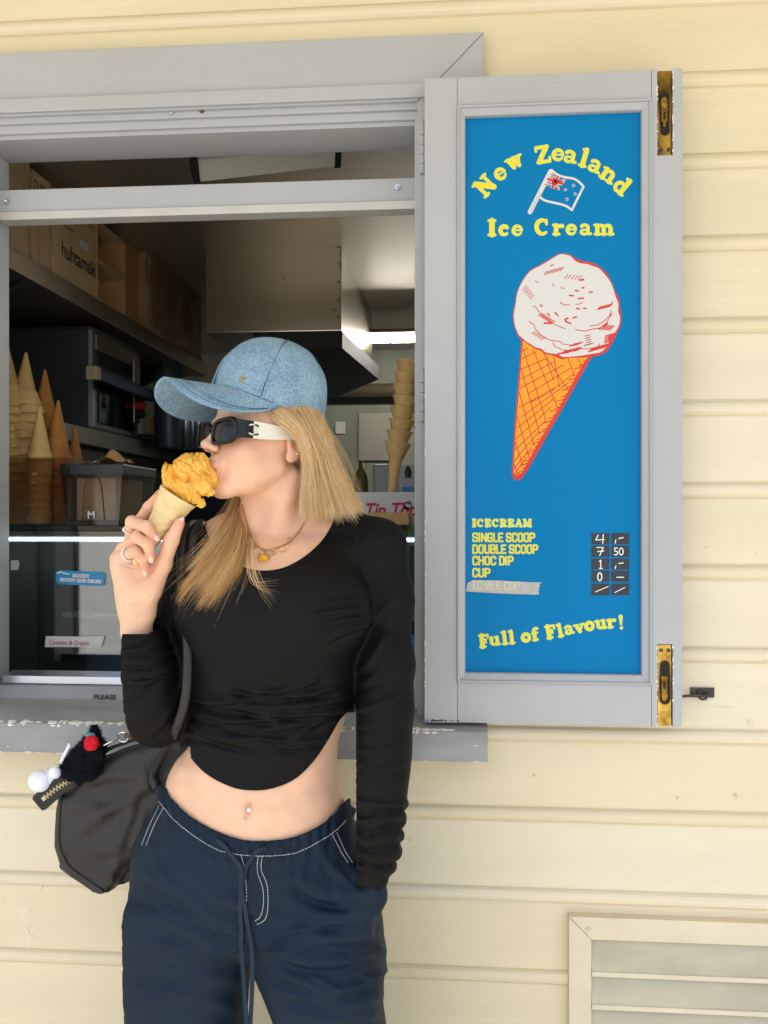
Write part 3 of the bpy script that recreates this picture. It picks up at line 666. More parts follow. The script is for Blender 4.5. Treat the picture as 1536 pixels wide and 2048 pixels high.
# --- flag
W_, R_, B_ = [], [], []
pole = ln((1101, 345, 5), (1060, 423, 5))
edge = [(1102, 341), (1118, 348), (1136, 355), (1152, 356), (1166, 373), (1161, 381), (1150, 401), (1143, 419), (1130, 411), (1110, 405), (1092, 401), (1078, 393)]
top = spline([(1103, 340), (1114, 349), (1130, 354.5), (1146, 357), (1157, 363), (1167, 373)], 14); bot = spline([(1078, 393), (1090, 401), (1106, 405), (1124, 409), (1134, 413), (1144, 420)], 14)
def pl(pts, w_): q = [(p[0], p[1], w_) for p in pts]; return list(zip(q[:-1], q[1:]))
flagW = pl([(1101, 343), (1060, 424)], 4.6)+pl(top, 2.3)+pl(bot, 2.3)+pl([(1167, 373), (1144, 420)], 2.3)
printed('flag_outline', [sfield(flagW)], L1, M_white, panel)
printed('flag_pole_line', [sfield(pl([(1081, 385), (1062, 422)], .9))], L2, M_pole, panel)
uj = [(1101, 345), (1116, 352), (1133, 358), (1126, 369), (1118, 381), (1104, 377), (1088, 370)]
def inside(st, off=0): 
    fn, b = sfield(st, off); return (lambda X, Y: np.maximum(fn(X, Y), polyfield(uj, X, Y))), b
printed('flag_union_white', [inside(pl([(1103, 347), (1119, 382)], 2.6)), inside(pl([(1134, 359), (1087, 371)], 2.6)), inside(pl([(1117, 351), (1104, 377)], 4.2)), inside(pl([(1094, 357), (1129, 369)], 4.2))], L1-.0001, M_white, panel, h=.6)
printed('flag_union_red', [inside(pl([(1117, 351), (1104, 377)], 2.4)), inside(pl([(1094, 357), (1129, 369)], 2.4)), inside(pl([(1103, 348), (1110, 361)], .9)), inside(pl([(1113, 370), (1118, 381)], .9)), inside(pl([(1132, 359), (1116, 363)], .9)), inside(pl([(1105, 366), (1090, 370)], .9))], L2, M_red, panel, h=.6)
def star(cx, cy, r): return [(cx+r*(1 if k % 2 == 0 else .42)*math.sin(k*math.pi/5+.15), cy-r*(1 if k % 2 == 0 else .42)*math.cos(k*math.pi/5+.15)) for k in range(10)]
for cx, cy, r in ((1147, 371, 4.6), (1131, 379.5, 4.4), (1150.5, 388, 4.6), (1134, 398.5, 4.8)):
    printed('flag_star', [(lambda X, Y, q=star(cx, cy, r): polyfield(q, X, Y), (cx-7, cy-7, cx+7, cy+7))], L1-.0001, M_white, panel, h=.5)
    printed('flag_star', [(lambda X, Y, q=star(cx, cy, r*.5): polyfield(q, X, Y), (cx-7, cy-7, cx+7, cy+7))], L2, M_red if r < 4.6 else M_blue, panel, h=.5)
# --- ice cream cone picture   (zoom -> px: x=980+u/4.097, y=490+v/4.096)
def z(*p): return [(980+u/4.097, 490+v/4.096) for u, v in p]
scoop = z((235, 735), (205, 660), (195, 570), (212, 480), (225, 390), (265, 300), (330, 215), (410, 172), (480, 130), (560, 82), (600, 76), (655, 90), (700, 130), (745, 150), (795, 155), (840, 172), (890, 190), (930, 230), (975, 285), (1005, 345), (1025, 410), (1052, 480), (1050, 540), (1065, 600), (1055, 660), (1025, 715), (985, 735), (968, 760), (975, 800), (940, 850), (900, 880), (830, 892), (760, 905), (690, 912), (640, 916), (590, 915), (560, 895), (500, 888), (455, 878), (420, 850), (375, 838), (330, 810), (285, 780))
scoopS = spline(np.array(scoop+scoop[:1]), 160)[:-1]
redb = z((228, 745), (195, 660), (186, 570), (204, 480), (218, 390), (258, 295), (325, 208), (405, 165), (475, 122), (560, 73), (600, 68), (660, 80), (705, 112), (760, 132), (810, 138), (870, 160), (920, 195), (965, 245), (1005, 320), (1030, 390), (1062, 440), (1065, 500), (1072, 560), (1078, 610), (1068, 670), (1040, 725), (1000, 810), (960, 870), (900, 905), (835, 915), (780, 1010), (640, 1260), (480, 1540), (340, 1790), (270, 1900), (235, 1928), (200, 1922), (180, 1880), (182, 1820), (200, 1500), (225, 1200), (245, 960), (258, 775))
cone = z((268, 778), (330, 822), (375, 850), (430, 870), (460, 892), (520, 905), (585, 935), (650, 922), (720, 920), (805, 918), (760, 985), (620, 1240), (470, 1500), (360, 1690), (255, 1880), (215, 1895), (190, 1870), (192, 1800), (210, 1500), (235, 1200), (252, 960))
zb = (1015, 495, 1255, 975)
fs, fr, fc = [(lambda X, Y, q=q: polyfield(q, X, Y)) for q in (scoopS, redb, cone)]
pic = printed('ice_cream_picture', [(fr, zb)], L1, M_red, panel)
# waffle: orange cells left between red grid lines
gr = []
def seg(a, b, w0=.9): p, q = z(a, b); gr.append(((p[0], p[1], w0), (q[0], q[1], w0)))
for k in range(9):                                    # lines falling to the right
    x0 = 255-k*7+max(0, 0)
    a = (210+k*0, 0)
for (a, b) in [((270, 850), (460, 1440)), ((350, 850), (560, 1350)), ((430, 870), (640, 1190)), ((520, 905), (570, 1160)), ((640, 930), (690, 1060)), ((720, 930), (750, 990)), ((250, 1000), (410, 1550)), ((238, 1200), (360, 1640)), ((218, 1390), (320, 1740)), ((205, 1610), (270, 1810)), ((190, 1780), (230, 1880)), ((440, 870), (520, 1105))]: seg(a, b)
for (a, b) in [((262, 870), (310, 845)), ((262, 930), (380, 875)), ((250, 1020), (450, 935)), ((240, 1105), (520, 960)), ((230, 1180), (600, 985)), ((320, 1215), (660, 1010)), ((330, 1290), (480, 1215)), ((480, 1215), (690, 1050)), ((240, 1330), (530, 1170)), ((255, 1410), (640, 1130)), ((225, 1500), (540, 1245)), ((210, 1590), (500, 1330)), ((205, 1680), (455, 1440)), ((200, 1770), (400, 1530)), ((190, 1840), (340, 1660)), ((200, 1880), (300, 1740))]: seg(a, b)
for k in range(34):                                   # hatching on the shaded edge
    t = k/33; ex, ey = 800-t*545, 930+t*960; seg((ex+14, ey+6), (ex-(34+20*(k % 3)), ey+26+6*(k % 2)), 1.05)
printed('waffle_picture', [(lambda X, Y: np.maximum(np.maximum(fc(X, Y)+.6, -field(gr, X, Y)), -(fs(X, Y)-1.6)), zb)], L2, M_orange, panel, h=.6)
ink = []
def ik(w_, *p):
    q = z(*p); ink.extend(((a[0], a[1], w_), (b[0], b[1], w_)) for a, b in zip(q[:-1], q[1:]))
def hat(x, y, n, dx, dy, lx, ly, w_=.8):
    for k in range(n): ik(w_, (x+k*dx, y+k*dy), (x+k*dx+lx, y+k*dy+ly))
ik(1, (495, 170), (518, 160)); hat(445, 245, 7, 22, -6, 22, -28, 1.1); hat(610, 275, 5, 28, 2, 30, -32, .8); ik(2, (738, 288), (765, 284))
hat(270, 370, 6, 12, 15, 28, -38, .8); ik(.7, (372, 292), (382, 306), (400, 308)); ik(.8, (512, 318), (518, 332), (528, 336)); ik(.8, (580, 342), (590, 354), (612, 354))
for a, b in (((698, 375), (725, 377)), ((755, 350), (770, 352)), ((815, 388), (838, 384)), ((650, 412), (682, 417)), ((722, 439), (768, 435)), ((710, 519), (732, 525)), ((768, 520), (786, 519)), ((414, 490), (424, 504)), ((472, 562), (488, 578)), ((532, 555), (558, 578)), ((680, 598), (708, 588))): ik(1.5, a, b)
ik(.8, (576, 465), (582, 480), (620, 490), (650, 492)); ik(.8, (700, 486), (735, 484), (757, 472)); ik(1.6, (640, 600), (615, 608), (622, 628), (660, 642))
hat(880, 530, 7, 16, -4, 26, -24, 1.2); ik(.8, (985, 500), (1005, 462)); ik(.9, (995, 535), (985, 570), (940, 620), (880, 655), (820, 665)); ik(.9, (1000, 562), (975, 600), (950, 650), (900, 680), (845, 688), (775, 706), (702, 694))
hat(895, 690, 5, 20, 2, 40, -35, 1.4); ik(2.4, (935, 660), (958, 645))
ik(.8, (350, 505), (372, 505), (400, 545), (450, 590), (510, 640), (560, 665), (620, 686)); hat(395, 575, 8, 14, 9, 38, -12, 1.1); ik(1.8, (445, 640), (505, 640))
ik(.8, (320, 622), (332, 640), (358, 645), (372, 690), (420, 740), (490, 780), (570, 790), (600, 812), (680, 822)); hat(340, 725, 6, 16, 10, 36, -14, .9); ik(.8, (515, 798), (530, 830), (590, 858), (650, 870), (720, 850), (790, 852), (880, 840), (897, 808))
hat(780, 745, 5, 3, 18, 40, -9, .9); hat(945, 745, 5, -2, 14, 60, -16, 1.2); hat(655, 830, 5, 14, -3, 45, -22, 1.2); hat(590, 890, 8, 18, -4, 30, -24, 1.5); hat(810, 875, 8, 18, -5, 36, -32, 1.4); ik(1.6, (560, 890), (640, 880)); hat(770, 825, 4, 12, -3, 36, -12, 1.1)
printed('scoop_picture', [(lambda X, Y: np.maximum(fs(X, Y), -field(ink, X, Y)), zb)], L2-.00004, M_white, panel, h=.6)
# ================================================================== kitchen behind the hatch
KF, KB, KL, KR, KC = .125, 3.2, -1.75, 1.5, 2.30
def st(name, m, mt, label): return tag(m.build(name, mt), label, kind='structure')
st('kitchen_floor', MB().box(KL-.1, KR+.1, .12, KB+.1, -.1, 0), mat('kitchen_floor_tiles', S('#a8a49a', .8), .5, var=(8, .2)), 'grey vinyl kitchen floor')
st('kitchen_ceiling', MB().box(KL-.1, KR+.1, KF, KB+.1, KC, KC+.05), M_steelceil, 'brushed steel kitchen ceiling')
st('kitchen_wall_back', MB().box(KL-.1, KR+.1, KB, KB+.1, 0, KC+.02), M_kgreen, 'dull green kitchen back wall')
st('kitchen_wall_left', MB().box(KL-.1, KL, KF, KB+.02, 0, KC+.02), mat('kitchen_left_paint', S('#8f9a94', .8), .5, var=(3, .15)), 'dark green kitchen side wall')
st('kitchen_wall_right', MB().box(KR, KR+.1, KF, KB+.02, 0, KC+.02), mat('white_lining', S('#dcdad2'), .4), 'unseen white kitchen side wall')  # out-of-view wall kept white to bounce light into the kitchen
m = MB(); m.box(-2.6, IL-.04, .10, KF, 0, 2.86); m.box(IR+.04, 2.4, .10, KF, 0, 2.86); m.box(IL-.04, IR+.04, .10, KF, 2.2, 2.86); m.box(IL-.04, IR+.04, .10, KF, 0, 1.0)
st('kitchen_wall_front', m, mat('lining_board', S('#d6d3ca', .9), .6), 'lining boards inside the hatch wall')
# steel beam, rail and lit tube light at the back
M_beam = mat('dull_steel_beam', S('#8a7d68'), .4, .6)
a = At(700, 770, KB-.25); b = At(840, 797, KB-.25)
be = tag(MB().tube([(-.9, KB-.12, 1.4+(1035-783)*4.9/1850), (KR, KB-.12, 1.4+(1035-783)*4.9/1850)], .035, 14).build('duct_pipe', M_beam, None, True), 'dull steel duct pipe running along the green back wall', 'pipe')
lt = empty('tube_light', (-.25, 2.35, 2.1), 'lit fluorescent tube fitting under the steel ceiling', 'light')
p = At(770, 680, 2.35); MB().cyl((p[0]-.32, 2.35, p[2]), (p[0]+1.2, 2.35, p[2]), .012, n=10).build('tube', mat('lit_tube', (1, .92, .75), .5, emit=((1, .95, .86), 42)), lt)
MB().box(p[0]-.34, p[0]+1.22, 2.25, 2.45, p[2]+.014, p[2]+.030, .004).build('fitting', M_beam, lt)
for dx in (-.11, .02): MB().box(p[0]+dx, p[0]+dx+.008, 2.34, 2.36, p[2]-.016, p[2]+.02).build('tube_clip', M_beam, lt)
# steel hood
hd = empty('extractor_hood', (-.8, 1.8, 2.0), 'big brushed steel extractor hood with riveted edge', 'hood')
hz = 2.02; hx = AtX  # front face plane y=1.30
fx1 = At(683, 500, 1.30)[0]; fz1 = At(683, 488, 1.30)[2]
MB().box(-.86, fx1, 1.30, 2.35, hz, fz1, .004).build('canopy', M_steel, hd)
u = [(-.70, 1.315), (fx1+.001, 1.315), (fx1+.06, 2.02), (-.62, 2.62)]
v = [(x, y, hz+.0) for x, y in u]+[(x+.006*(x < -.5), y, hz-.055) for x, y in u]
MB().add(v, [(0, 1, 2, 3), (7, 6, 5, 4), (0, 4, 5, 1), (1, 5, 6, 2), (2, 6, 7, 3), (3, 7, 4, 0)]).build('filter_tray', mat('black_filter', S('#100e0c'), .6), hd)  # near-black slab modelled on the hood's dark underside
for py in (494, 528, 564, 600, 634): 
    c = At(677, py, 1.30); MB().ball(c, .0035, 6).build('rivet', M_iron, hd)
for px, py in ((568, 556), (624, 590), (668, 620)): MB().ball(At(px, py, 1.30), .003, 6).build('rivet', M_iron, hd)
c = At(676, 480, 1.32); MB().box(c[0]-.003, c[0]+.003, 1.318, 1.324, fz1-.01, KC).build('hanger_rod', M_alu, hd)
c = At(693, 505, 1.6); MB().box(c[0]-.004, c[0]+.004, 1.598, 1.606, c[2]-.02, KC).build('hanger_rod', M_alu, hd)
# hanging bar heater seen above the transom
ht = empty('bar_heater', tuple(At(530, 320, .55)), 'grey aluminium bar heater with black end caps above the transom', 'heater')
A = At(394, 330, .27); Bq = At(664, 300, .36); d = Bq-A; d /= np.linalg.norm(d); upv = np.array([0, 0, 1.0]); sv = np.cross(d, upv); sv /= np.linalg.norm(sv); upv = np.cross(sv, d)
hexp = [(-.040, .028), (.030, .030), (.046, .008), (.040, -.010), (.004, -.036), (-.040, -.006)]
def bar(a, b, k, name, mt):
    n = len(hexp); v = [q+k*(-sv*p_[0]*-1*-1+upv*p_[1]) for q in (a, b) for p_ in hexp]
    f = [[i, (i+1) % n, n+(i+1) % n, n+i] for i in range(n)]+[list(range(n))[::-1], list(range(n, 2*n))]
    return MB().add(v, f).build(name, mt, ht)
bar(A, Bq, 1.0, 'body', mat('grey_aluminium', S('#c9c6be'), .4, .2, bump=(30, .05, (.2, 3, 3))))
bar(A-d*.012, A, 1.13, 'end_cap', M_black); bar(Bq, Bq+d*.014, 1.13, 'end_cap', M_black)
for t in (.25, .8):
    q = A+(Bq-A)*t; MB().box(q[0]-.01, q[0]+.01, q[1]-.01, q[1]+.01, q[2]+.02, KC).build('bracket', M_iron, ht)
# ------------------------------------------------------------------ high shelf and boxes
SXE = -1.060; SZ = float(AtX(50, 510, SXE)[2]); 
M_card = mat('kraft_cardboard', S('#c79c68', .92), .75, bump=((60, .1, (1, 1, 14)),), var=(6, .12))
M_card2 = mat('pale_cardboard', S('#d4b68a', .92), .75, bump=(60, .1), var=(6, .1))
M_card3 = mat('kraft_paper', S('#bd9462', .92), .8, bump=((18, .5, (3, 3, .6)), (60, .2)), var=(5, .2))
M_ink = mat('printed_ink', S('#2e2722'), .7)
M_film = thin_glass('clear_film', (.95, .94, .92), .03, .14, (60, 1.0))
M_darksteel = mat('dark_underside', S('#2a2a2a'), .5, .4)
sh2 = empty('high_shelf', (SXE, .9, SZ), 'long steel shelf loaded with cardboard boxes high on the kitchen side', 'shelf')
yE = float(AtX(413, 718, SXE)[1])
MB().box(KL, SXE, .16, yE, SZ-.052, SZ, .003).build('shelf_edge', mat('shelf_steel', S('#a2937f'), .38, .8, var=(4, .15)), sh2)
for yy in (.45, yE-.25):
    MB().add([(KL, yy, SZ-.053), (SXE-.03, yy, SZ-.053), (KL, yy, SZ-.35), (KL, yy+.02, SZ-.053), (SXE-.03, yy+.02, SZ-.053), (KL, yy+.02, SZ-.35)], [(0, 1, 2), (5, 4, 3), (0, 3, 4, 1), (1, 4, 5, 2), (2, 5, 3, 0)]).build('bracket', M_darksteel, sh2)
def shelfbox(name, pxa, pxb, h, mt, label, depth=.30, inset=.012, cat='box', lean=0, z0=None):
    def yat(px):                                   # y on the shelf edge plane at that pixel
        d = _dir(np.array(px*1.0), np.array(600.0)); return CAM[1]+d[1]*((SXE-inset)/d[0])
    y0, y1 = yat(pxa), yat(pxb); e = empty(name, ((SXE-inset-depth/2), (y0+y1)/2, SZ), label, cat, 'boxes on the high shelf')
    zb_ = SZ if z0 is None else z0
    MB().box(SXE-inset-depth, SXE-inset, y0, y1-.006, zb_+.0005, zb_+h, .003).build('carton', mt, e); return e, y0, y1-.006
def facetext(body, size, par, mt, origin, ux, uy, name='print', bold=0.0, sx=1.0):
    """built-in font text laid on a face: origin + ux,uy unit vectors"""
    cu = bpy.data.curves.new('t', 'FONT'); cu.body = body; cu.size = size; cu.offset = bold; cu.resolution_u = 3
    o = bpy.data.objects.new('t', cu); COL.objects.link(o); dg = bpy.context.evaluated_depsgraph_get(); dg.update()
    me = bpy.data.meshes.new_from_object(o.evaluated_get(dg)); bpy.data.objects.remove(o); bpy.data.curves.remove(cu)
    V = np.array([q.co[:] for q in me.vertices]).reshape(-1, 3); Fc = [list(p_.vertices) for p_ in me.polygons]; bpy.data.meshes.remove(me)
    if len(V) == 0: return None
    W = np.asarray(origin)+V[:, :1]*sx*np.asarray(ux)+V[:, 1:2]*np.asarray(uy)
    return obj(name, W, Fc, mt, par)
def film(par, x, y0, y1, z0, z1, seed, amp=.006, name='plastic_wrap', xd=.25):
    """crumpled clear wrap over the aisle face and the near face"""
    rs = np.random.RandomState(seed); n1, n2 = 26, 22; V = []; Fc = []
    path = [(x-xd*(1-t/.4), y0) if t < .4 else (x, y0+(y1-y0)*(t-.4)/.6) for t in np.linspace(0, 1, n1)]
    for j in range(n2):
        for i, (a, b) in enumerate(path):
            zz = z0+(z1-z0)*j/(n2-1); p_ = np.array([[a, b, zz]]); k = amp*(fbm(p_, 26, 3, seed)[0]*.6+.5+abs(vnoise(p_*np.array([[1, 1, .35]]), 60, seed+5)[0])*.5)
            V.append((a+k, b-k*.8, zz))
    for j in range(n2-1):
        for i in range(n1-1): q = j*n1+i; Fc.append([q, q+1, q+n1+1, q+n1])
    return obj(name, V, Fc, M_film, par, True)
e, y0, y1 = shelfbox('wrapped_box', -60, 62, .265, M_card2, 'plain pale cardboard carton in clear wrap at the window end of the shelf'); film(e, SXE-.008, y0-.01, y1, SZ, SZ+.27, 1)
e, y0, y1 = shelfbox('wrapped_box', 64, 104, .235, M_card2, 'pale cardboard carton stencilled CUTLERY beside the wrapped carton', z0=None); film(e, SXE-.008, y0-.004, y1, SZ, SZ+.2, 2, .008)
facetext('CUTLERY', .040, e, M_ink, (SXE-.0113, y0+.004, SZ+.185), (0, 1, 0), (0, 0, 1), bold=.0002, sx=.8)
e, y0, y1 = shelfbox('printed_carton', 106, 190, .205, M_card2, 'brown carton printed huhtamaki standing on the high shelf')
facetext('huhtamaki', .060, e, M_ink, (SXE-.0113, y0+.05, SZ+.065), (0, 1, 0), (0, 0, 1), bold=.0012, sx=.95)
MB().box(SXE-.0116, SXE-.0108, y0+.17, y0+.23, SZ+.125, SZ+.145).build('address_label', M_white, e)
MB().box(SXE-.0116, SXE-.0110, y0+.05, y0+.13, SZ+.15, SZ+.153).build('print', M_ink, e); MB().box(SXE-.0116, SXE-.0110, y0+.05, y0+.13, SZ+.19, SZ+.192).build('print', M_ink, e); MB().box(SXE-.0116, SXE-.0110, y0+.29, y0+.325, SZ+.165, SZ+.192).build('print', mat('faded_ink', S('#6a5238'), .8), e)
e, y0, y1 = shelfbox('top_carton', 80, 165, .10, M_card, 'plain brown carton lying on top of the printed carton', depth=.26, inset=.05, z0=SZ+.212)
# two open trays lying on their side
yA, yB = [float(CAM[1]+_dir(np.array(q), np.array(600.))[1]*((SXE-.01)/_dir(np.array(q), np.array(600.))[0])) for q in (192., 250.)]
for k in range(2):
    e = empty('open_tray_box', (SXE-.1, (yA+yB)/2, SZ+k*.118), 'open cardboard tray lying on its side, %s of two stacked' % ('upper' if k else 'lower'), 'box', 'open trays on the high shelf')
    z0_, z1_ = SZ+.001+k*.118, SZ+.116+k*.118; x0_, x1_ = SXE-.21, SXE-.005
    MB().box(x0_, x0_+.004, yA, yB-.008, z0_, z1_).build('back_panel', mat('tray_inside', S('#d0ad78', .9), .8) if k == 0 else MATS['tray_inside'], e)
    MB().box(x0_+.004, x1_, yA, yB-.008, z0_, z0_+.004).build('side_panel', M_card2, e); MB().box(x0_+.004, x1_, yA, yB-.008, z1_-.004, z1_).build('side_panel', M_card2, e)
    MB().box(x0_+.004, x1_, yA, yA+.004, z0_+.0045, z1_-.0045).build('end_panel', M_card, e); MB().box(x0_+.004, x1_, yB-.012, yB-.008, z0_+.0045, z1_-.0045).build('end_panel', M_card, e)
e, y0, y1 = shelfbox('tall_carton', 236, 288, .33, M_card, 'tall brown carton wedged between open trays and wrapped paper bags', depth=.22, inset=.035)
e, y0, y1 = shelfbox('paper_bag_bundle', 291, 404, .31, M_card3, 'bundle of brown paper bags in crinkled clear plastic at the shelf end', depth=.26, inset=.01); film(e, SXE+.004, y0-.01, y1+.01, SZ, SZ+.34, 7, .020)
# ------------------------------------------------------------------ oven and things under the shelf
M_ovs = mat('oven_side_steel', S('#6f7274'), .45, .8, bump=(60, .05, (6, 6, .2)), var=(4, .2))
M_ovf = mat('oven_front_steel', S('#a39884'), .3, .9, var=(6, .2))
ov = empty('oven', (-1.2, .9, .9), 'dark stainless countertop oven with black glass door under the shelf', 'oven')
OX = -1.075                                                    # front faces the aisle (+x)
def yx(px, X): d = _dir(np.array(px*1.), np.array(700.)); return float(CAM[1]+d[1]*(X/d[0]))
oy0, oy1 = yx(186, OX), yx(278, OX); oz1 = float(AtX(186, 650, OX)[2]); oz0 = float(AtX(186, 862, OX)[2])
MB().box(-1.73, OX, oy0, oy1, oz0, oz1, .014).build('body', M_ovs, ov)
def panelx(px0_, px1_, py0_, py1_, name, mt, t=.006, par=None):
    """thin panel on the aisle face; px/py at its near edge"""
    y0_, y1_ = yx(px0_, OX), yx(px1_, OX); z1_ = float(AtX(px0_, py0_, OX)[2]); z0_ = float(AtX(px0_, py1_, OX)[2])
    return MB().box(OX-.001, OX+t, y0_, y1_, z0_, z1_, .002).build(name, mt, par or ov)
panelx(189, 276, 668, 698, 'top_panel', M_ovf); panelx(197, 262, 698, 730, 'grille', M_black, .004)
panelx(196, 262, 764, 846, 'door_glass', mat('oven_glass', S('#050505'), .08), .008)
panelx(264, 276, 720, 845, 'control_panel', M_ovf, .008)
h0 = AtX(192, 748, OX+.05); h1y = yx(312, OX+.05)
MB().box(OX+.03, OX+.058, h0[1], h1y, h0[2]-.016, h0[2]+.018, .004).build('door_handle', mat('blue_grey_handle', S('#3d4a66'), .35, .3), ov)
MB().box(OX+.028, OX+.060, h0[1]-.02, h0[1]+.012, h0[2]-.018, h0[2]+.020, .003).build('handle_end', mat('cream_plastic', S('#b9a98a'), .5), ov)
for py, mt in ((795, M_black), (812, mat('red_knob', S('#b3202a'), .4)), (828, M_black)):
    c = AtX(272, py, OX+.01); MB().cyl(c, c+np.array([.03, 0, 0]), .016, .013, n=14).build('knob', mt, ov)
cb = empty('steel_counter', (-1.35, 1.2, 0), 'dark steel counter carrying the oven along the kitchen side', 'counter')
MB().box(-1.73, OX+.03, .5, 2.9, oz0-.05, oz0-.001, .004).build('counter_top', mat('counter_steel', S('#77746c'), .35, .8, var=(5, .2)), cb)
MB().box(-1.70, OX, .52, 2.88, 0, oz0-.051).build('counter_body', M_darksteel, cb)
# little shelf with tray and cardboard behind the cone
tr = empty('tray_rack', (-.95, 1.5, 1.3), 'low dark rack with steel trays and a carton behind the counter', 'rack')
p = At(255, 880, 1.35); 
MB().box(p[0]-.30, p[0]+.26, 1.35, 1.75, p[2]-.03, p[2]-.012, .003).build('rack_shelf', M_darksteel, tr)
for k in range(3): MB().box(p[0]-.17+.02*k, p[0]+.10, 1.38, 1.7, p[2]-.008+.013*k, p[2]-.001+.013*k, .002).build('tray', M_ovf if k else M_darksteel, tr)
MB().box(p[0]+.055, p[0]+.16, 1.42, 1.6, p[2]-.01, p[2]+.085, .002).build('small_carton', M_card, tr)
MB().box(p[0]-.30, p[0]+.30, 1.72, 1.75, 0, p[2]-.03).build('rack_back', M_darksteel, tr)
cn = tag(MB().lathe([(0, 0), (.045, 0), (.048, .01), (.048, .26), (.04, .275), (.03, .28), (.03, .30), (0, .30)], tuple(At(338, 900, 1.30)), n=28).build('gas_canister', mat('teal_enamel', S('#33454a'), .35, .3, var=(5, .2)), None, True), 'dark teal metal canister standing behind the counter', 'canister')
for i, (px, r_) in enumerate(((372, .016), (386, .014), (398, .018))):
    tag(MB().lathe([(0, 0), (r_, 0), (r_*1.05, .14), (r_*.9, .15), (0, .15)], tuple(At(px, 900, 1.34)), n=20).build('steel_cup', M_alu, None, True), 'slim steel tumbler beside the teal canister', 'cup', 'steel tumblers by the canister')
# ------------------------------------------------------------------ back right of the kitchen
wb = tag(MB().box(At(718, 870, KB)[0], At(800, 870, KB)[0], KB-.02, KB-.001, At(720, 922, KB)[2], At(720, 827, KB)[2], .003).build('white_board', mat('board_white', S('#9a978a', .8), .4)), 'blank pale board fixed on the green back wall', 'board')
sw = empty('wall_switch', tuple(At(681, 856, KB)), 'small white light switch on the green back wall', 'switch')
c = At(681, 856, KB); MB().box(c[0]-.026, c[0]+.026, KB-.012, KB-.001, c[2]-.033, c[2]+.033, .003).build('plate', mat('switch_plastic', S('#c9c6b8', .9), .4), sw); MB().box(c[0]-.008, c[0]+.004, KB-.016, KB-.0115, c[2]-.012, c[2]+.012, .002).build('rocker', M_pole, sw)
# ------------------------------------------------------------------ freezer display cabinet behind the sill
cab = empty('display_cabinet', (-.55, .5, .6), 'glass fronted ice cream display freezer behind the serving sill', 'freezer')
CY0, CY1 = .22, .86; cx0, cx1 = -1.28, .20; ctz = float(At(100, 1052, CY0)[2]); cbz = .62
M_glass = thin_glass('cabinet_glass', (.90, .95, .94), .13, .01)
M_cabin = mat('cabinet_lining', S('#c2cacc', .9), .45, var=(4, .1))
MB().box(cx0, cx1, CY0+.0, CY0+.006, 1.02, ctz-.012).build('front_glass', M_glass, cab)
MB().box(cx0, cx1, CY0-.004, CY1, ctz-.010, ctz).build('top_glass', thin_glass('top_glass_green', (.70, .88, .82), .07, .02), cab)
MB().box(cx0, cx1, CY0, CY1, cbz-.6, cbz).build('base', M_ovs, cab)
MB().box(cx0, cx1, CY1-.03, CY1, cbz, ctz-.012).build('back_panel', mat('cabinet_back', S('#8f9ca2', .8), .4, var=(3, .2)), cab)
MB().box(cx0-.02, cx0, CY0, CY1, cbz, ctz-.011).build('side_panel', M_cabin, cab); MB().box(cx1, cx1+.02, CY0, CY1, cbz, ctz-.011).build('side_panel', M_cabin, cab)
MB().box(cx0, cx1, CY0+.0, CY0+.03, cbz, 1.018, .003).build('front_kerb', M_alu, cab)
MB().box(cx0, cx1, CY0+.03, CY1-.03, .86, .875).build('deck', M_cabin, cab)
MB().box(cx0, cx1, CY1-.19, CY1-.03, 1.13, 1.142).build('inner_shelf', M_cabin, cab)
MB().box(-.86, -.50, CY1-.14, CY1-.135, 1.06, 1.09, .001).build('inner_vent', M_alu, cab)
lz = float(At(100, 1078, CY0+.03)[2])
led = MB().box(cx0, cx1, CY0+.020, CY0+.034, lz-.007, lz+.007, .002).build('light_strip', mat('strip_housing', S('#7d929c'), .3, .2), cab)
x = cx0+.01
LEDM = mat('lit_led', (1, 1, 1), .4, emit=((.85, .95, 1.0), 9)); k = 0
ledmesh = None
while x < cx1-.01:
    if ledmesh is None: o = MB().box(x, x+.0048, CY0+.0165, CY0+.0198, lz-.003, lz+.003).build('led', LEDM, led); ledmesh = o.data; x00 = x
    else:
        o = bpy.data.objects.new('led', ledmesh); COL.objects.link(o); setpar(o, led); o.location = (x-x00, 0, 0)
    x += .0088; k += 1
cols_ = ['#e8d9a0', '#d98ca0', '#f1e6cf', '#7fb6a0', '#e0a860', '#c9707a']
i = 0
for x in np.arange(cx0+.02, cx1-.20, .185):
    e = empty('ice_cream_tub', (x+.085, .48, .876), 'ice cream tub with %s scooping surface inside the display freezer' % ['cream', 'pink', 'ivory', 'green', 'caramel', 'berry red'][i % 6], 'tub', 'tubs in the display freezer')
    m = MB(); m.box(x, x+.17, .27, .275, .876, .985); m.box(x, x+.17, .655, .66, .876, .985); m.box(x, x+.005, .275, .655, .876, .985); m.box(x+.165, x+.17, .275, .655, .876, .985)
    m.build('tub_wall', mat('tub_blue', S('#2f63a8'), .4) if i == 0 else MATS['tub_blue'], e)
    n = 12; P = np.array([(x+.006+.158*a/(n-1), .276+.378*b/(n-1), 0) for b in range(n) for a in range(n)]); P[:, 2] = .955+.02*fbm(P, 16, 3, i)+.012*np.sin((P[:, 0]-x)*18)
    obj('ice_cream', P, [[b*n+a, b*n+a+1, (b+1)*n+a+1, (b+1)*n+a] for b in range(n-1) for a in range(n-1)], mat('tub_ice_%d' % i, S(cols_[i % 6], .9), .6, bump=(90, .5)), e, True)
    i += 1
def on_glass(px, py, dz=0.0): return At(px, py, CY0-.0015-dz)
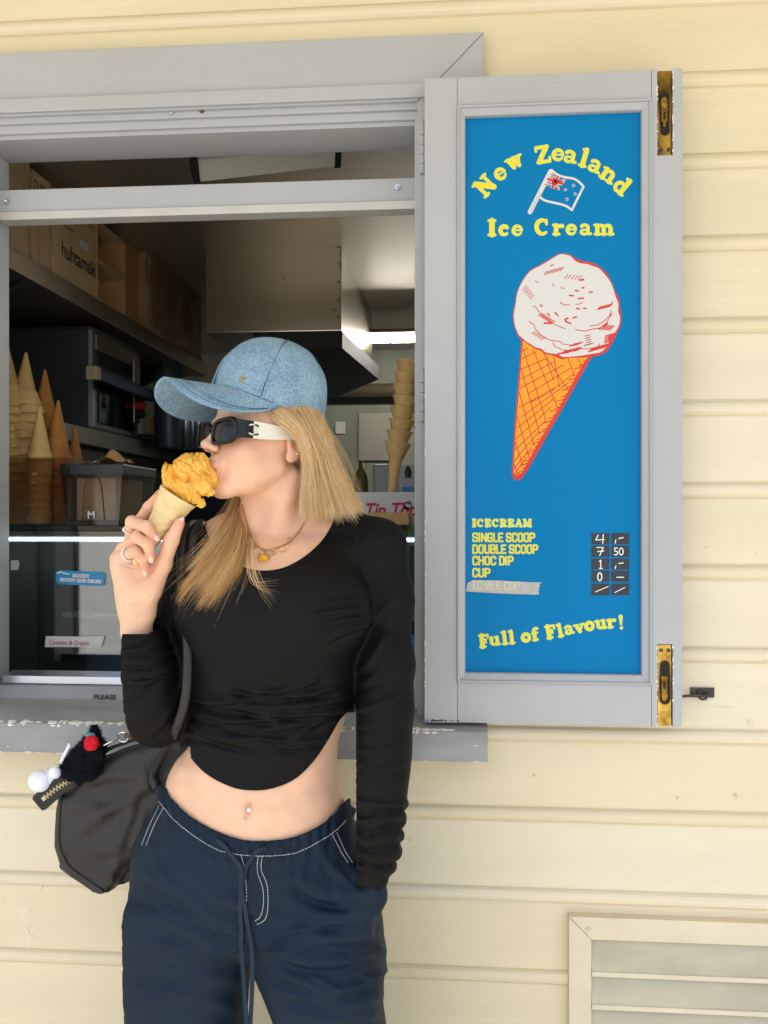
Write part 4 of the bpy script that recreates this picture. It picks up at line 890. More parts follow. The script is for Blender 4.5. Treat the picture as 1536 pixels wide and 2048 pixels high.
def sticker(name, label, pts, mt, cat='label', th=.0008):
    P = np.array(pts, float); a = At(P[:, 0], P[:, 1], CY0-.001); b = a.copy(); b[:, 1] -= th; n = len(P)
    e = empty(name, tuple(a.mean(0)), label, cat)
    obj('sticker', np.vstack([a, b]), [list(range(n, 2*n))]+[[i, (i+1) % n, n+(i+1) % n, n+i] for i in range(n)], mt, e); return e
def rrect(x0, y0, x1, y1, r, sk=0): 
    out = []
    for cx, cy, a0 in ((x1-r, y0+r, -90), (x1-r, y1-r, 0), (x0+r, y1-r, 90), (x0+r, y0+r, 180)):
        for k in range(5): a = R(a0+22.5*k); out.append((cx+r*math.cos(a), cy+r*math.sin(a)+(cx-x0)*sk))
    return out
e = sticker('flavour_label', 'rounded blue flavour label reading GOODY GOODY GUM DROPS on the glass', rrect(112, 1140, 209, 1168, 8, .05), mat('label_blue', S('#1e8cc6'), .4))
ux = np.array([1, 0, -.05]); c = on_glass(144, 1154, .002); facetext('GOODY', .0105, e, M_white, c, ux, (0, 0, 1), bold=.0007, sx=1.0); c = on_glass(119, 1162, .002); facetext('GOODY GUM DROPS', .0105, e, M_white, c, ux, (0, 0, 1), bold=.0007, sx=.93)
printed('logo_swirl', [sfield(pl([(115, 1146), (122, 1144), (130, 1147), (137, 1148)], 1.6))], CY0-.0030, M_white, e)
e = sticker('tape_label', 'torn white tape label handwritten Cookies and Cream on the glass', [(92, 1272), (150, 1273), (209, 1272), (206, 1284), (201, 1294), (140, 1294), (90, 1294), (91, 1283)], mat('tape_white', S('#dcd8d4'), .7))
facetext('Cookies & Cream', .0155, e, mat('red_marker', S('#b0525c'), .7), on_glass(97, 1289, .002), (1, 0, -.01), (.15, 0, 1), sx=.80)
e = sticker('torn_sticker', 'torn corner of a white sticker at the window jamb', [(22, 1121), (37, 1120), (39, 1128), (36, 1140), (22, 1140)], MATS['tape_white'])
e = sticker('dot_sticker', 'small blue round sticker on the glass beside the shutter', rrect(816, 1270, 828, 1293, 5), MATS['label_blue'])
e = empty('counter_notice', tuple(At(190, 1395, .035)), 'strip of handwritten notice starting PLEASE stuck along the sill', 'notice')
facetext('PLEASE', .0125, e, M_ink, At(188, 1399, .030)+np.array([0, -.004, .002]), (1, 0, 0), (0, .45, .9), bold=.0004, sx=1.15)
# ------------------------------------------------------------------ cones, caddies and boxes standing on the cabinet top
M_wafer = mat('wafer_cone', S('#e0b878', .92), .7, bump=((120, .3), (400, .2)), var=(60, .15))
M_waffle = mat('waffle_cone', S('#bd7f38', .9), .65, bump=((130, .5), (300, .2)), var=(50, .3))
def cone_mesh(name, L, r, kind):
    m = MB()
    if kind == 'cup': prof_ = [(.30*r, 0), (.40*r, L*.30), (.52*r, L*.60), (.56*r, L*.70), (.66*r, L*.72), (.70*r, L*.76), (1.02*r, L*.97), (r*1.10, L), (r*1.02, L), (r*.62, L*.78), (.1*r, L*.6)]
    elif kind == 'scale': prof_ = [(.05*r, 0), (.10*r, L*.03), (.62*r, L*.72), (.74*r, L*.745), (.78*r, L*.80), (1.0*r, L*.98), (1.02*r, L), (r*.94, L), (.6*r, L*.76), (.02, L*.7)]
    else: prof_ = [(.04*r, 0), (.10*r, L*.03), (.86*r, L*.84), (.96*r, L*.86), (1.08*r, L), (r*1.02, L), (.75*r, L*.8), (.02, L*.7)]
    return m.lathe(prof_, (0, 0, 0), n=28)
def stack(px, py_top, py_bot, n, Lm, r, mt, up, Y, label, group, tilt=(0, 0), jit=.002, name='ice_cream_cone', seed=0, kind='cup'):
    """n nested cones; up=True tips upwards (upside down)"""
    rs = np.random.RandomState(seed); base = cone_mesh(name, Lm, r, kind); V0 = np.vstack(base.v); Fc = base.f
    me = bpy.data.meshes.new(name); me.from_pydata(V0.tolist(), [], Fc); me.update(); me.polygons.foreach_set('use_smooth', np.ones(len(me.polygons), bool)); me.materials.append(mt)
    b = At(px, py_bot, Y); t = At(px, py_top, Y); H = t[2]-b[2]; step = (H-Lm)/max(n-1, 1)
    for k in range(n):
        o = bpy.data.objects.new(name, me); COL.objects.link(o)
        if up: o.location = (b[0]+rs.uniform(-jit, jit)+tilt[0]*k*step, b[1]+rs.uniform(-jit, jit), b[2]+Lm+k*step); o.rotation_euler = (math.pi+rs.uniform(-.03, .03), rs.uniform(-.03, .03)-tilt[0]*0, rs.uniform(0, 6))
        else: o.location = (b[0]+rs.uniform(-jit, jit)+tilt[0]*k*step, b[1], b[2]+k*step); o.rotation_euler = (rs.uniform(-.05, .05), tilt[0]*1.0+rs.uniform(-.04, .04), rs.uniform(0, 6))
        tag(o, label, 'cone', group)
TY = CY0+.11
stack(14, 690, 1047, 16, .125, .041, M_wafer, True, TY, 'pale wafer cone nested upside down in the thick stack by the jamb', 'pale cones stacked by the jamb', seed=1, kind='scale')
stack(52, 705, 1047, 15, .125, .038, M_wafer, True, TY+.02, 'pale wafer cone nested upside down in the second stack from the jamb', 'second stack of pale cones', seed=2, kind='scale')
stack(80, 812, 1047, 9, .125, .028, M_wafer, True, TY-.04, 'slim pale wafer cone standing upside down before the waffle cones', 'slim pale cones', seed=3, kind='cone')
stack(90, 738, 1047, 12, .150, .034, M_waffle, True, TY+.06, 'brown waffle cone nested upside down in the tall middle stack', 'tall stack of waffle cones', seed=4, kind='cone')
stack(117, 800, 1047, 9, .150, .034, M_waffle, True, TY+.01, 'brown waffle cone nested upside down in the shorter stack', 'short stack of waffle cones', seed=5, kind='cone')
stack(150, 852, 1047, 5, .150, .030, M_waffle, True, TY+.12, 'brown waffle cone nested in the lowest stack behind the black caddy', 'waffle cones behind the caddy', seed=6, kind='cone')
bx = empty('cone_bin', tuple(At(75, 1047, TY)), 'smoky clear acrylic bin holding the upturned cones', 'bin')
M_acr = thin_glass('smoky_acrylic', (.74, .66, .58), .06, .03)
a = At(-12, 1047, TY-.075); b = At(134, 915, TY-.075); 
m = MB(); m.box(a[0], b[0], a[1], a[1]+.003, ctz+.001, b[2]); m.build('front_wall', M_acr, bx)
MB().box(b[0], b[0]+.003, a[1], a[1]+.19, ctz+.001, b[2]).build('side_wall', M_acr, bx)
MB().box(a[0], b[0], a[1]+.187, a[1]+.19, ctz+.001, b[2]).build('back_wall', M_acr, bx)
cd_ = empty('napkin_caddy', tuple(At(215, 1045, TY)), 'clear black lidded caddy of paper napkins marked with a white M', 'caddy')
M_smoke = thin_glass('smoked_plastic', (.60, .60, .61), .06, .08); M_blackpl = mat('black_plastic', S('#26272a'), .4)
a = At(128, 1045, TY-.06); b = At(242, 928, TY-.06); Yb = a[1]+.22
v = [(a[0]+.006, a[1], ctz+.001), (b[0]-.006, a[1], ctz+.001), (b[0]-.006, Yb, ctz+.001), (a[0]+.006, Yb, ctz+.001), (a[0]-.004, a[1]-.003, b[2]-.022), (b[0]+.004, a[1]-.003, b[2]-.022), (b[0]+.004, Yb, b[2]-.022), (a[0]-.004, Yb, b[2]-.022)]
MB().add(v, [(3, 2, 1, 0), (0, 1, 5, 4), (1, 2, 6, 5), (2, 3, 7, 6), (3, 0, 4, 7)]).build('tub', M_smoke, cd_)
MB().box(a[0]-.008, b[0]+.008, a[1]-.007, Yb, b[2]-.024, b[2], .003).build('lid', M_blackpl, cd_)
MB().box(a[0]+.02, b[0]-.02, a[1]+.02, Yb-.02, ctz+.012, b[2]-.03, .004).build('napkins', M_card, cd_)
facetext('M', .024, cd_, M_white, At(175, 1037, a[1]-.0012)+np.array([0, -.002, 0]), (1, 0, 0), (0, 0, 1), bold=.0003)
pa = spline([At(165, 1040, a[1]-.002), At(168, 985, a[1]-.003), At(175, 956, a[1]-.004), At(190, 954, a[1]-.004), At(199, 960, a[1]-.004), At(204, 985, a[1]-.003), At(209, 1040, a[1]-.002)], 30)
MB().tube(pa, .0012, 5).build('moulded_arch', M_blackpl, cd_)
n = 14; P = np.array([(a[0]+.055+.07*i/(n-1), a[1]+.03+.08*j/(n-1), 0) for j in range(n) for i in range(n)]); q = P-P.mean(0); P[:, 2] = b[2]+.004+.030*np.exp(-(q[:, 0]/.022)**2-(q[:, 1]/.03)**2)+.012*np.abs(fbm(P, 30, 3, 5))
obj('paper_napkin', P, [[j*n+i, j*n+i+1, (j+1)*n+i+1, (j+1)*n+i] for j in range(n-1) for i in range(n-1)], M_card3, cd_)
# right side: carton, wafer stack, packs
cy = .50
bxs = empty('white_carton', tuple(At(770, 1085, cy)), 'white carton printed Tip Top in red standing behind the shoulder', 'carton')
a = At(640, 1092, cy); b = At(846, 984, cy)
MB().box(a[0], b[0], cy, cy+.22, a[2], b[2], .003).build('box', mat('white_card', S('#cfccc8', .85), .55), bxs)
M_tt = mat('carton_red', S('#b3173a'), .5); fy = cy-.0012
q0 = At(727, 1033, fy); facetext('Tip Top', .046, bxs, M_tt, q0, (1, 0, .02), (.25, 0, 1), bold=.0012, sx=.86)
for r_, a0, a1, mt, nm in ((8.6, -80, 200, M_tt, 'swirl'), (5.2, 60, 330, mat('carton_navy', S('#2b3160'), .5), 'swirl')):
    printed(nm, [sfield([((815+r_*math.cos(R(t)), 1010+r_*math.sin(R(t)), .6+1.7*k/14), (815+r_*math.cos(R(t+20)), 1010+r_*math.sin(R(t+20)), .6+1.7*(k+1)/14)) for k, t in enumerate(np.linspace(a0, a1-20, 14))])], fy, mt, bxs, h=.6)
ob = empty('open_carton', tuple(At(790, 1110, .40)), 'open brown cardboard carton with raised flap beside the white carton', 'carton')
a = At(735, 1200, .36); b = At(818, 1060, .36)
MB().box(a[0], b[0], .36, .47, ctz+.0012 if a[2] < ctz else a[2], max(b[2], ctz+.03), .003).build('box', M_card, ob)
v = [At(752, 1029, .44), At(812, 1026, .42), At(820, 1112, .365), At(762, 1062, .37)]; v = np.array(v); v2 = v+np.array([0, .003, .001])
MB().add(np.vstack([v, v2]), [(3, 2, 1, 0), (4, 5, 6, 7), (0, 1, 5, 4), (1, 2, 6, 5), (2, 3, 7, 6), (3, 0, 4, 7)]).build('flap', M_card, ob)
zt = float(At(740, 984, cy)[2])
b0 = At(783, 985, cy+.09)
# leaning stack of wafer cups
base = cone_mesh('wafer_cup', .128, .0315, 'cup'); me = bpy.data.meshes.new('wafer_cup'); me.from_pydata(np.vstack(base.v).tolist(), [], base.f); me.update(); me.polygons.foreach_set('use_smooth', np.ones(len(me.polygons), bool)); me.materials.append(M_wafer)
for k in range(8):
    o = bpy.data.objects.new('wafer_cup', me); COL.objects.link(o); px = 783+k*3.1; py = 985-k*22.3
    c = At(px, py, cy+.10); o.location = (c[0], c[1], zt+.0005+k*.0295+.001*(k % 2)); o.rotation_euler = (random.uniform(-.02, .02), .13+random.uniform(-.04, .04), 0)
    tag(o, 'wafer cup cone nested in the leaning stack on the white carton', 'cone', 'leaning stack of wafer cups')
for k in range(4):
    o = bpy.data.objects.new('wafer_cup', me); COL.objects.link(o); c = At(852, 985, cy+.10); o.location = (c[0], c[1], zt+.0005+k*.024); o.rotation_euler = (0, .03, k)
    tag(o, 'wafer cup cone in the second stack half hidden by the jamb', 'cone', 'second stack of wafer cups')
pk = empty('milk_carton', tuple(At(818, 985, 1.2)), 'white carton with blue base band and dark bottle picture', 'carton'); a = At(801, 990, 1.2); b = At(838, 930, 1.2)
MB().box(a[0], b[0], 1.2, 1.27, a[2]-.1, b[2], .002).build('box', mat('pack_white', S('#b7babd'), .5), pk)
c = At(804, 985, 1.198); d_ = At(828, 974, 1.198); MB().box(c[0], d_[0], 1.197, 1.1985, c[2], d_[2]).build('band', MATS['label_blue'], pk)
c = At(816, 955, 1.198); MB().lathe([(0, 0), (.009, 0), (.010, .022), (.005, .03), (.006, .034), (0, .036)], (c[0], 1.197, c[2]), n=14).build('bottle_print', M_blackpl, pk)
pk = tag(MB().box(At(745, 990, 1.3)[0], At(796, 990, 1.3)[0], 1.3, 1.4, 1.3, At(745, 928, 1.3)[2], .01).build('paper_dispenser', mat('dispenser_white', S('#a8a8a4'), .4)), 'plain white paper dispenser behind the leaning wafer cups', 'dispenser')
tag(MB().lathe([(0, -.1), (.022, -.1), (.024, .02), (.02, .05), (.008, .07), (.008, .09), (0, .09)], tuple(At(722, 978, 1.35)), n=18).build('sauce_bottle', mat('mustard_plastic', S('#6a6420'), .4), None, True), 'small mustard yellow sauce bottle behind the white carton', 'bottle')
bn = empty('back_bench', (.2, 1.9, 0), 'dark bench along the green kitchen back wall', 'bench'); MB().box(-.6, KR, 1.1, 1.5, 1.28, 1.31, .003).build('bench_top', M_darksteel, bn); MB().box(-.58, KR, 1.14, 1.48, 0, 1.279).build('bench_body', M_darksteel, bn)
# ================================================================== person
PYB = -.30
def W(px, py, dy=0.0): return At(px, py, PYB+np.asarray(dy, float))
person = empty('person', (-.2, -.3, 0), 'person in denim cap, black crop top and navy trousers eating an ice cream cone', 'person')
M_skin = mat('skin', S('#e3b395'), .40, sss=.2, spec=.45, bump=((700, .10), (120, .08)), var=(38, .10), vcol='tint')
MM = .001
# ---- head frame
HY = R(50); f3 = np.array([-math.sin(HY), -math.cos(HY), 0]); l3 = np.cross([0, 0, 1.0], f3)
pit = R(4)
fwd = f3*math.cos(pit)+np.array([0, 0, math.sin(pit)]); uph = np.cross(fwd, l3)
E_ = W(583, 888, -.058); H0 = E_-l3*.071; H0[2] = W(521, 880, 0)[2]
HR = np.stack([l3, -fwd, uph], 1)                              # local (x left, y back, z up) -> world
def hl(P): return (np.asarray(P, float)-H0)@HR/MM              # world -> local mm
def hw(p): return H0+(np.asarray(p, float)*MM)@HR.T            # local mm -> world
def mir(q, fn):
    a = q.copy(); a[:, 0] = np.abs(a[:, 0]); return fn(a)
def sd_head(P):
    q = hl(P); m = q.copy(); m[:, 0] = np.abs(q[:, 0])
    d = sd_ell(q, (0, -1, 26), (69, 86, 78))
    d = smin(d, sd_ell(q, (0, -36, -34), (55, 52, 60)), 22)
    d = smin(d, sd_cone(m, (44, -6, -48), (15, -72, -84), 13, 13), 20)
    d = smin(d, sd_ell(q, (0, -76, -85), (15, 14, 14)), 14)
    d = smin(d, sd_ell(m, (36, -60, -24), (18, 19, 20)), 16)
    d = smin(d, sd_ell(q, (0, -80, 14), (44, 14, 10)), 12)
    d = smax(d, -sd_ell(m, (31, -96, 0), (17, 11, 10)), 10)
    d = smin(d, sd_cone(q, (0, -86, 6), (0, -104, -19), 6.5, 8.0), 8)
    d = smin(d, sd_ell(q, (0, -107.5, -20), (8.2, 8.0, 7.2)), 4)
    d = smin(d, sd_ell(m, (9.2, -98, -24.5), (6.2, 8.5, 6.2)), 4)
    d = smax(d, -sd_ell(m, (5.4, -103, -30.5), (3.2, 5.0, 3.4)), 1.6)
    d = smin(d, sd_ell(q, (0, -90, -48), (20, 10, 14)), 10)
    d = smin(d, sd_ell(q, (0, -95.5, -50.5), (18, 8, 5.4)), 4.5)
    d = smin(d, sd_ell(q, (0, -92.5, -65.5), (15.5, 8.6, 6.2)), 4.5)
    d = smax(d, -sd_ell(q, (0, -103, -58.5), (17.5, 12, 2.8)), 2.5)
    d = smax(d, -sd_ell(q, (0, -99, -76.5), (14, 7, 4)), 6)
    # ears
    e = sd_ell(m, (71, 9, -9), (7.5, 16, 25)); e = smin(e, sd_ell(m, (70, 2, -31), (5, 9, 9)), 6)
    e = smax(e, -sd_ell(m, (79, 6, -7), (6.5, 9.5, 15)), 3)
    e = smin(e, sd_ell(m, (73, -4, -13), (4, 4, 6)), 3)
    d = smin(d, e, 4)
    return d*MM
nk0, nk1 = W(556, 985, .012), W(558, 1085, .040)
def loftrows(rows, dyc=None):
    """rows (py, left px, right px, centre dy, depth radius) -> implicit stack of ellipses"""
    r = np.array(rows, float); L = W(r[:, 1], r[:, 0], r[:, 3]); Q = W(r[:, 2], r[:, 0], r[:, 3])
    zz = L[:, 2]; cx = (L[:, 0]+Q[:, 0])/2; rx = (Q[:, 0]-L[:, 0])/2; cy = PYB+r[:, 3]; ry = r[:, 4]; o = np.argsort(zz)
    zs = zz[o]; tab = np.stack([cx[o], rx[o], cy[o], ry[o]], 1); zf = np.linspace(zs[0], zs[-1], 260)
    # smooth (cubic) resample of the table
    tb = np.stack([np.interp(zf, zs, tab[:, k]) for k in range(4)], 1)
    ker = np.hanning(17); ker /= ker.sum(); pad = np.pad(tb, ((8, 8), (0, 0)), 'edge'); tb = np.stack([np.convolve(pad[:, k], ker, 'valid') for k in range(4)], 1)
    z0, z1 = zs[0], zs[-1]
    def fn(P, pw=2.3):
        c = np.stack([np.interp(P[:, 2], zf, tb[:, k]) for k in range(4)], 1)
        u = np.abs((P[:, 0]-c[:, 0])/c[:, 1]); v = np.abs((P[:, 1]-c[:, 2])/c[:, 3])
        k = (u**pw+v**pw)**(1/pw); d = (k-1)*np.minimum(c[:, 1], c[:, 3])
        return smax(d, np.maximum(z0-P[:, 2], P[:, 2]-z1), .02)
    return fn
TR = [(1062, 455, 690, .03, .055), (1085, 405, 738, .02, .080), (1130, 380, 730, .005, .098), (1180, 368, 730, -.002, .108), (1240, 365, 727, -.002, .112), (1300, 370, 721, .0, .106), (1350, 380, 715, .0, .096), (1400, 387, 708, .0, .090), (1440, 382, 698, .0, .088), (1490, 374, 682, .0, .089), (1520, 354, 672, .0, .091), (1550, 339, 673, .0, .095), (1585, 330, 684, .0, .100), (1640, 318, 695, .0, .104), (1700, 300, 705, .0, .108)]
torso = loftrows(TR)
shR, shL = W(392, 1112, .012), W(757, 1092, .012)
bust = [(W(462, 1222, -.070), (.072, .042, .064)), (W(640, 1222, -.070), (.072, .042, .064))]
def sd_torso(P):
    d = torso(P)
    for c, r in bust: d = smin(d, sd_ell(P, c, r), .035)
    d = smin(d, sd_cone(P, shR+np.array([.03, 0, -.01]), W(470, 1085, .025), .044, .045), .035)
    d = smin(d, sd_cone(P, shL+np.array([-.03, 0, -.006]), W(660, 1070, .025), .044, .040), .035)
    d = smin(d, sd_cone(P, W(560, 1050, .035), W(690, 1066, .03), .040, .034), .03)
    d = smin(d, sd_cone(P, W(556, 1050, .035), W(440, 1085, .03), .040, .032), .03)
    return d
def sd_neck(P):
    d = sd_cone(P, nk0, nk1, .0475, .052)
    d = smin(d, sd_cone(P, W(588, 950, -.026), W(533, 1112, -.034), .010, .008), .030)     # neck tendon
    d = smin(d, sd_cone(P, W(500, 1010, -.010), W(516, 1112, -.034), .010, .008), .028)
    return d
def sd_upper(P):
    d = smin(sd_head(P), sd_neck(P), .016)
    t = sd_torso(P)
    d = smin(d, t, .030)
    d = smin(d, sd_cone(P, W(548, 1110, -.056), W(628, 1086, -.022), .0065, .004), .024)   # collar bones
    d = smin(d, sd_cone(P, W(503, 1112, -.054), W(450, 1098, -.036), .0065, .006), .024)
    d = smax(d, -sd_ell(P, W(524, 1108, -.078), (.010, .012, .010)), .012)
    return d
navel = W(497, 1614, -.098)
def sd_abd(P):
    d = torso(P)+.006*np.clip((P[:, 2]-W(500, 1520)[2])/.03, 0, 1)
    d = smax(d, -sd_ell(P, navel+np.array([0, -.001, 0]), (.0048, .010, .0115)), .007)
    d = smin(d, sd_ell(P, W(470, 1640, -.062), (.05, .032, .04)), .03); d = smin(d, sd_ell(P, W(530, 1640, -.062), (.05, .032, .04)), .03)
    d = smax(d, -sd_ell(P, navel+np.array([0, -.004, 0]), (.0040, .012, .0115)), .006)
    return d
V1, F1 = snets(lambda P: np.maximum(sd_upper(P), W(500, 1230)[2]-P[:, 2]), hw((0, 0, 0))-np.array([.20, .14, .34]), hw((0, 0, 0))+np.array([.26, .16, .145]), .0019)
V1 = relax(V1, F1, 1, .5)
V2, F2 = snets(lambda P: np.maximum(sd_abd(P), P[:, 2]-W(500, 1380)[2]), W(280, 1700, -.15), W(760, 1370, .13), .0035)
V2 = relax(V2, F2, 2, .5)
# ---- folds: ridges drawn in picture coordinates of the front surface, applied along the normal
def ridge(px, py, pts, wd):
    d = np.full(px.shape, 1e9); P = np.asarray(pts, float)
    for (ax, ay), (bx, by) in zip(P[:-1], P[1:]):
        dx, dy = bx-ax, by-ay; t = np.clip(((px-ax)*dx+(py-ay)*dy)/(dx*dx+dy*dy+1e-9), 0, 1); d = np.minimum(d, np.hypot(px-ax-t*dx, py-ay-t*dy))
    L = np.hypot(*(P[-1]-P[0])); m = P.mean(0); fade = np.exp(-((np.hypot(px-m[0], py-m[1]))/(L*.62+8))**4)
    return np.exp(-(d/wd)**2)*fade
def foldup(V, N, folds):
    px, py = toPx(V); h = np.zeros(len(V))
    for pts, wd, amp in folds:
        s = spline(pts, 14); h += amp*(ridge(px, py, s, wd)-.75*ridge(px, py, s+np.array([0, wd*1.25]), wd*.8))
    return V+N*(h*np.clip(-N[:, 1]*2.2+.35, 0, 1))[:, None]
# ---- hand holding the cone
HB_ = .0
def wp(*p): return [W(*q) for q in p]
thumb = (wp((326, 1128, -.088), (343, 1080, -.104), (359, 1046, -.104)), [.0125, .0112, .0078])
fing = [(wp((288, 1080, -.066), (280, 1042, -.074), (298, 1014, -.082), (313, 995, -.086)), [.0100, .0092, .0084, .0066]),
        (wp((262, 1084, -.068), (264, 1044, -.098), (291, 1053, -.121), (308, 1073, -.117)), [.0100, .0094, .0086, .0066]),
        (wp((246, 1098, -.070), (274, 1074, -.108), (296, 1089, -.124), (301, 1113, -.117)), [.0100, .0092, .0084, .0064]),
        (wp((234, 1116, -.076), (272, 1103, -.108), (286, 1119, -.118), (291, 1138, -.108)), [.0092, .0084, .0076, .0058])]
def sd_hand(P):
    wr = W(274, 1222, -.074)
    d = sd_ell(P, W(276, 1150, -.070), (.034, .014, .042))
    for a, r0, r1 in (((286, 1086, -.066), .016, .0115), ((264, 1090, -.066), .016, .012), ((248, 1103, -.067), .016, .012), ((237, 1120, -.073), .015, .0105)):
        d = smin(d, sd_cone(P, W(272, 1195, -.072), W(*a), r0, r1), .012)
    d = smin(d, sd_cone(P, W(300, 1180, -.080), W(326, 1128, -.088), .019, .0125), .014)
    d = smin(d, sd_cone(P, W(256, 1190, -.080), W(240, 1135, -.080), .0165, .0125), .014)
    d = smin(d, sd_chain(P, wp((276, 1188, -.072), (274, 1222, -.074), (273, 1262, -.072), (280, 1320, -.064)), [.022, .0215, .0230, .024]), .014)
    d = smin(d, sd_cone(P, W(288, 1186, -.072), W(287, 1225, -.074), .018, .0185), .012)
    d = smin(d, sd_cone(P, W(259, 1190, -.072), W(261, 1225, -.074), .018, .018), .012)
    d = smin(d, sd_chain(P, *thumb, k=.004), .008)
    fs_ = None
    for pts, rs_ in fing:
        c = sd_chain(P, pts, rs_, .004); fs_ = c if fs_ is None else smin(fs_, c, .0016)
    return smin(d, fs_, .006)
V3, F3 = snets(sd_hand, (W(195, 1345, -.02)[0], PYB-.16, W(205, 1345, -.02)[2]), (W(400, 980, -.02)[0], PYB-.02, W(400, 965, -.02)[2]), .0013)
V3 = relax(V3, F3, 1, .5); N3 = normals(V3, F3)
V3 = foldup(V3, N3, [([(246, 1203), (262, 1209), (284, 1206), (304, 1196)], 2.2, -.0011), ([(314, 1128), (299, 1152), (295, 1176), (303, 1194)], 2.4, -.0012), ([(236, 1126), (256, 1134), (276, 1138)], 2.0, -.0008), ([(262, 1052), (270, 1058), (274, 1064)], 1.6, -.0009), ([(268, 1082), (276, 1086), (280, 1092)], 1.6, -.0009), ([(268, 1110), (276, 1114), (280, 1120)], 1.6, -.0009), ([(334, 1082), (344, 1080), (352, 1082)], 1.8, -.0008), ([(326, 1120), (334, 1112), (338, 1106)], 1.8, -.0007)])
# ---- hand hidden in the pocket keeps the arm whole
pkt = wp((752, 1690, -.072), (744, 1745, -.066), (730, 1800, -.060))
V4, F4 = snets(lambda P: sd_chain(P, pkt, [.022, .022, .014], .01), pkt[2]-np.array([.06, .05, .05]), pkt[0]+np.array([.06, .06, .06]), .004)
off = 0; VV = []; FF = []
for v, f in ((V1, F1), (V2, F2), (V3, F3), (V4, F4)): VV.append(v); FF.append(f+off); off += len(v)
VB = np.vstack(VV); FB = np.vstack(FF)
body = obj('body', VB, FB, M_skin, person, True)
# colouring of the skin itself: lips, cheeks, finger ends
ql = hl(VB); tint = np.tile(np.array(S('#edbf9f')), (len(VB), 1)); 
def blend(wt, c): 
    global tint
    wt = np.clip(wt, 0, 1)[:, None]; tint = tint*(1-wt)+np.array(c)*wt
inh = (np.arange(len(VB)) < len(V1))
ulip = np.exp(-(((ql[:, 2]+51)/5.5)**4+(ql[:, 0]/19)**4))*(ql[:, 1] < -88); llip = np.exp(-(((ql[:, 2]+65)/7.0)**4+(ql[:, 0]/17)**4))*(ql[:, 1] < -86)
blend(inh*np.maximum(ulip, llip)*.85, S('#cf7f78'))
ax = np.abs(ql[:, 0]); blend(inh*.40*np.exp(-((ax-40)/20)**2-((ql[:, 2]+24)/17)**2)*(ql[:, 1] < -30), S('#dd9480'))
blend(inh*.30*np.exp(-(ql[:, 0]/10)**2-((ql[:, 2]+22)/9)**2)*(ql[:, 1] < -90), S('#e09a86'))
blend(inh*.35*np.exp(-((ax-73)/10)**2-((ql[:, 2]+18)/24)**2), S('#d98f76'))
hn = (np.arange(len(VB)) >= len(V1)+len(V2)) & (np.arange(len(VB)) < len(V1)+len(V2)+len(V3))
for pts in [f_[0] for f_ in fing]+[thumb[0]]:
    blend(hn*.55*np.exp(-(np.linalg.norm(VB-pts[-1], axis=1)/.014)**2), S('#e0876f')); 
    for j in pts[1:-1]: blend(hn*.22*np.exp(-(np.linalg.norm(VB-j, axis=1)/.010)**2), S('#d98f78'))
blend(hn*.25*np.exp(-(np.linalg.norm(VB-W(310, 1160, -.09), axis=1)/.02)**2), S('#e2957f'))
at_ = body.data.color_attributes.new('tint', 'FLOAT_COLOR', 'POINT'); at_.data.foreach_set('color', np.hstack([tint, np.ones((len(tint), 1))]).astype(np.float32).ravel())
M_nail = mat('nail', S('#f0c8b8'), .15, coat=.6)
def nail(tip, prev, side, r=.0052, L=.0085, out=.0035):
    d = np.asarray(tip)-np.asarray(prev); d /= np.linalg.norm(d); s = np.asarray(side, float); s -= d*(s@d); s /= np.linalg.norm(s); t = np.cross(d, s)
    m = MB(); m.ball((0, 0, 0), 1, 8); V = np.vstack(m.v); V = np.asarray(tip)+d*(V[:, :1]*L+out)+t*V[:, 1:2]*r+s*(V[:, 2:]*.0016+.0052-.0022*(V[:, 1:2]**2)); return obj('nail', V, m.f, M_nail, person, True)
nail(thumb[0][2], thumb[0][1], (.5, -.85, -.2), .0050, .0090, .002)
nail(fing[0][0][3], fing[0][0][2], (-.6, .6, .35)); nail(fing[3][0][3], fing[3][0][2], (-.3, -1, -.1), .0042, .007)
nail(fing[1][0][3], fing[1][0][2], (.5, -.9, .3), .0048, .0075, .002); nail(fing[2][0][3], fing[2][0][2], (.4, -1, .1), .0048, .0075, .002)
# ---- black top
M_top = mat('black_jersey', S('#080707'), .62, spec=.22, bump=((900, .10, (1, 1, .4)), (40, .06)))
armL = (wp((757, 1094, .012), (777, 1200, -.005), (775, 1330, -.030), (771, 1420, -.045), (766, 1500, -.055), (760, 1560, -.062), (754, 1620, -.068), (748, 1690, -.075), (740, 1752, -.080)), [.0470, .0345, .0365, .0375, .0370, .0355, .0350, .0330, .0280])
armRu = (wp((394, 1112, .012), (366, 1230, .006), (330, 1370, -.015), (316, 1425, -.030)), [.049, .047, .049, .048])
armRf = (wp((316, 1432, -.034), (292, 1400, -.050), (285, 1340, -.064), (274, 1290, -.072), (272, 1246, -.073)), [.0480, .0500, .0475, .0380, .0330])
def bunch(P, chain, a, b, n, amp, seed):
    """pushed-up sleeve rolls along a chain"""
    A, B_ = np.asarray(a), np.asarray(b); d = B_-A; L = np.linalg.norm(d); d /= L; t = (P-A)@d/L
    wob = vnoise(P, 28, seed)*.09+vnoise(P, 70, seed+1)*.03
    env = np.clip((t+.06)/.12, 0, 1)*np.clip((1.06-t)/.12, 0, 1)
    return amp*env*(np.abs(np.sin((t+wob)*math.pi*n))**.7-.55)
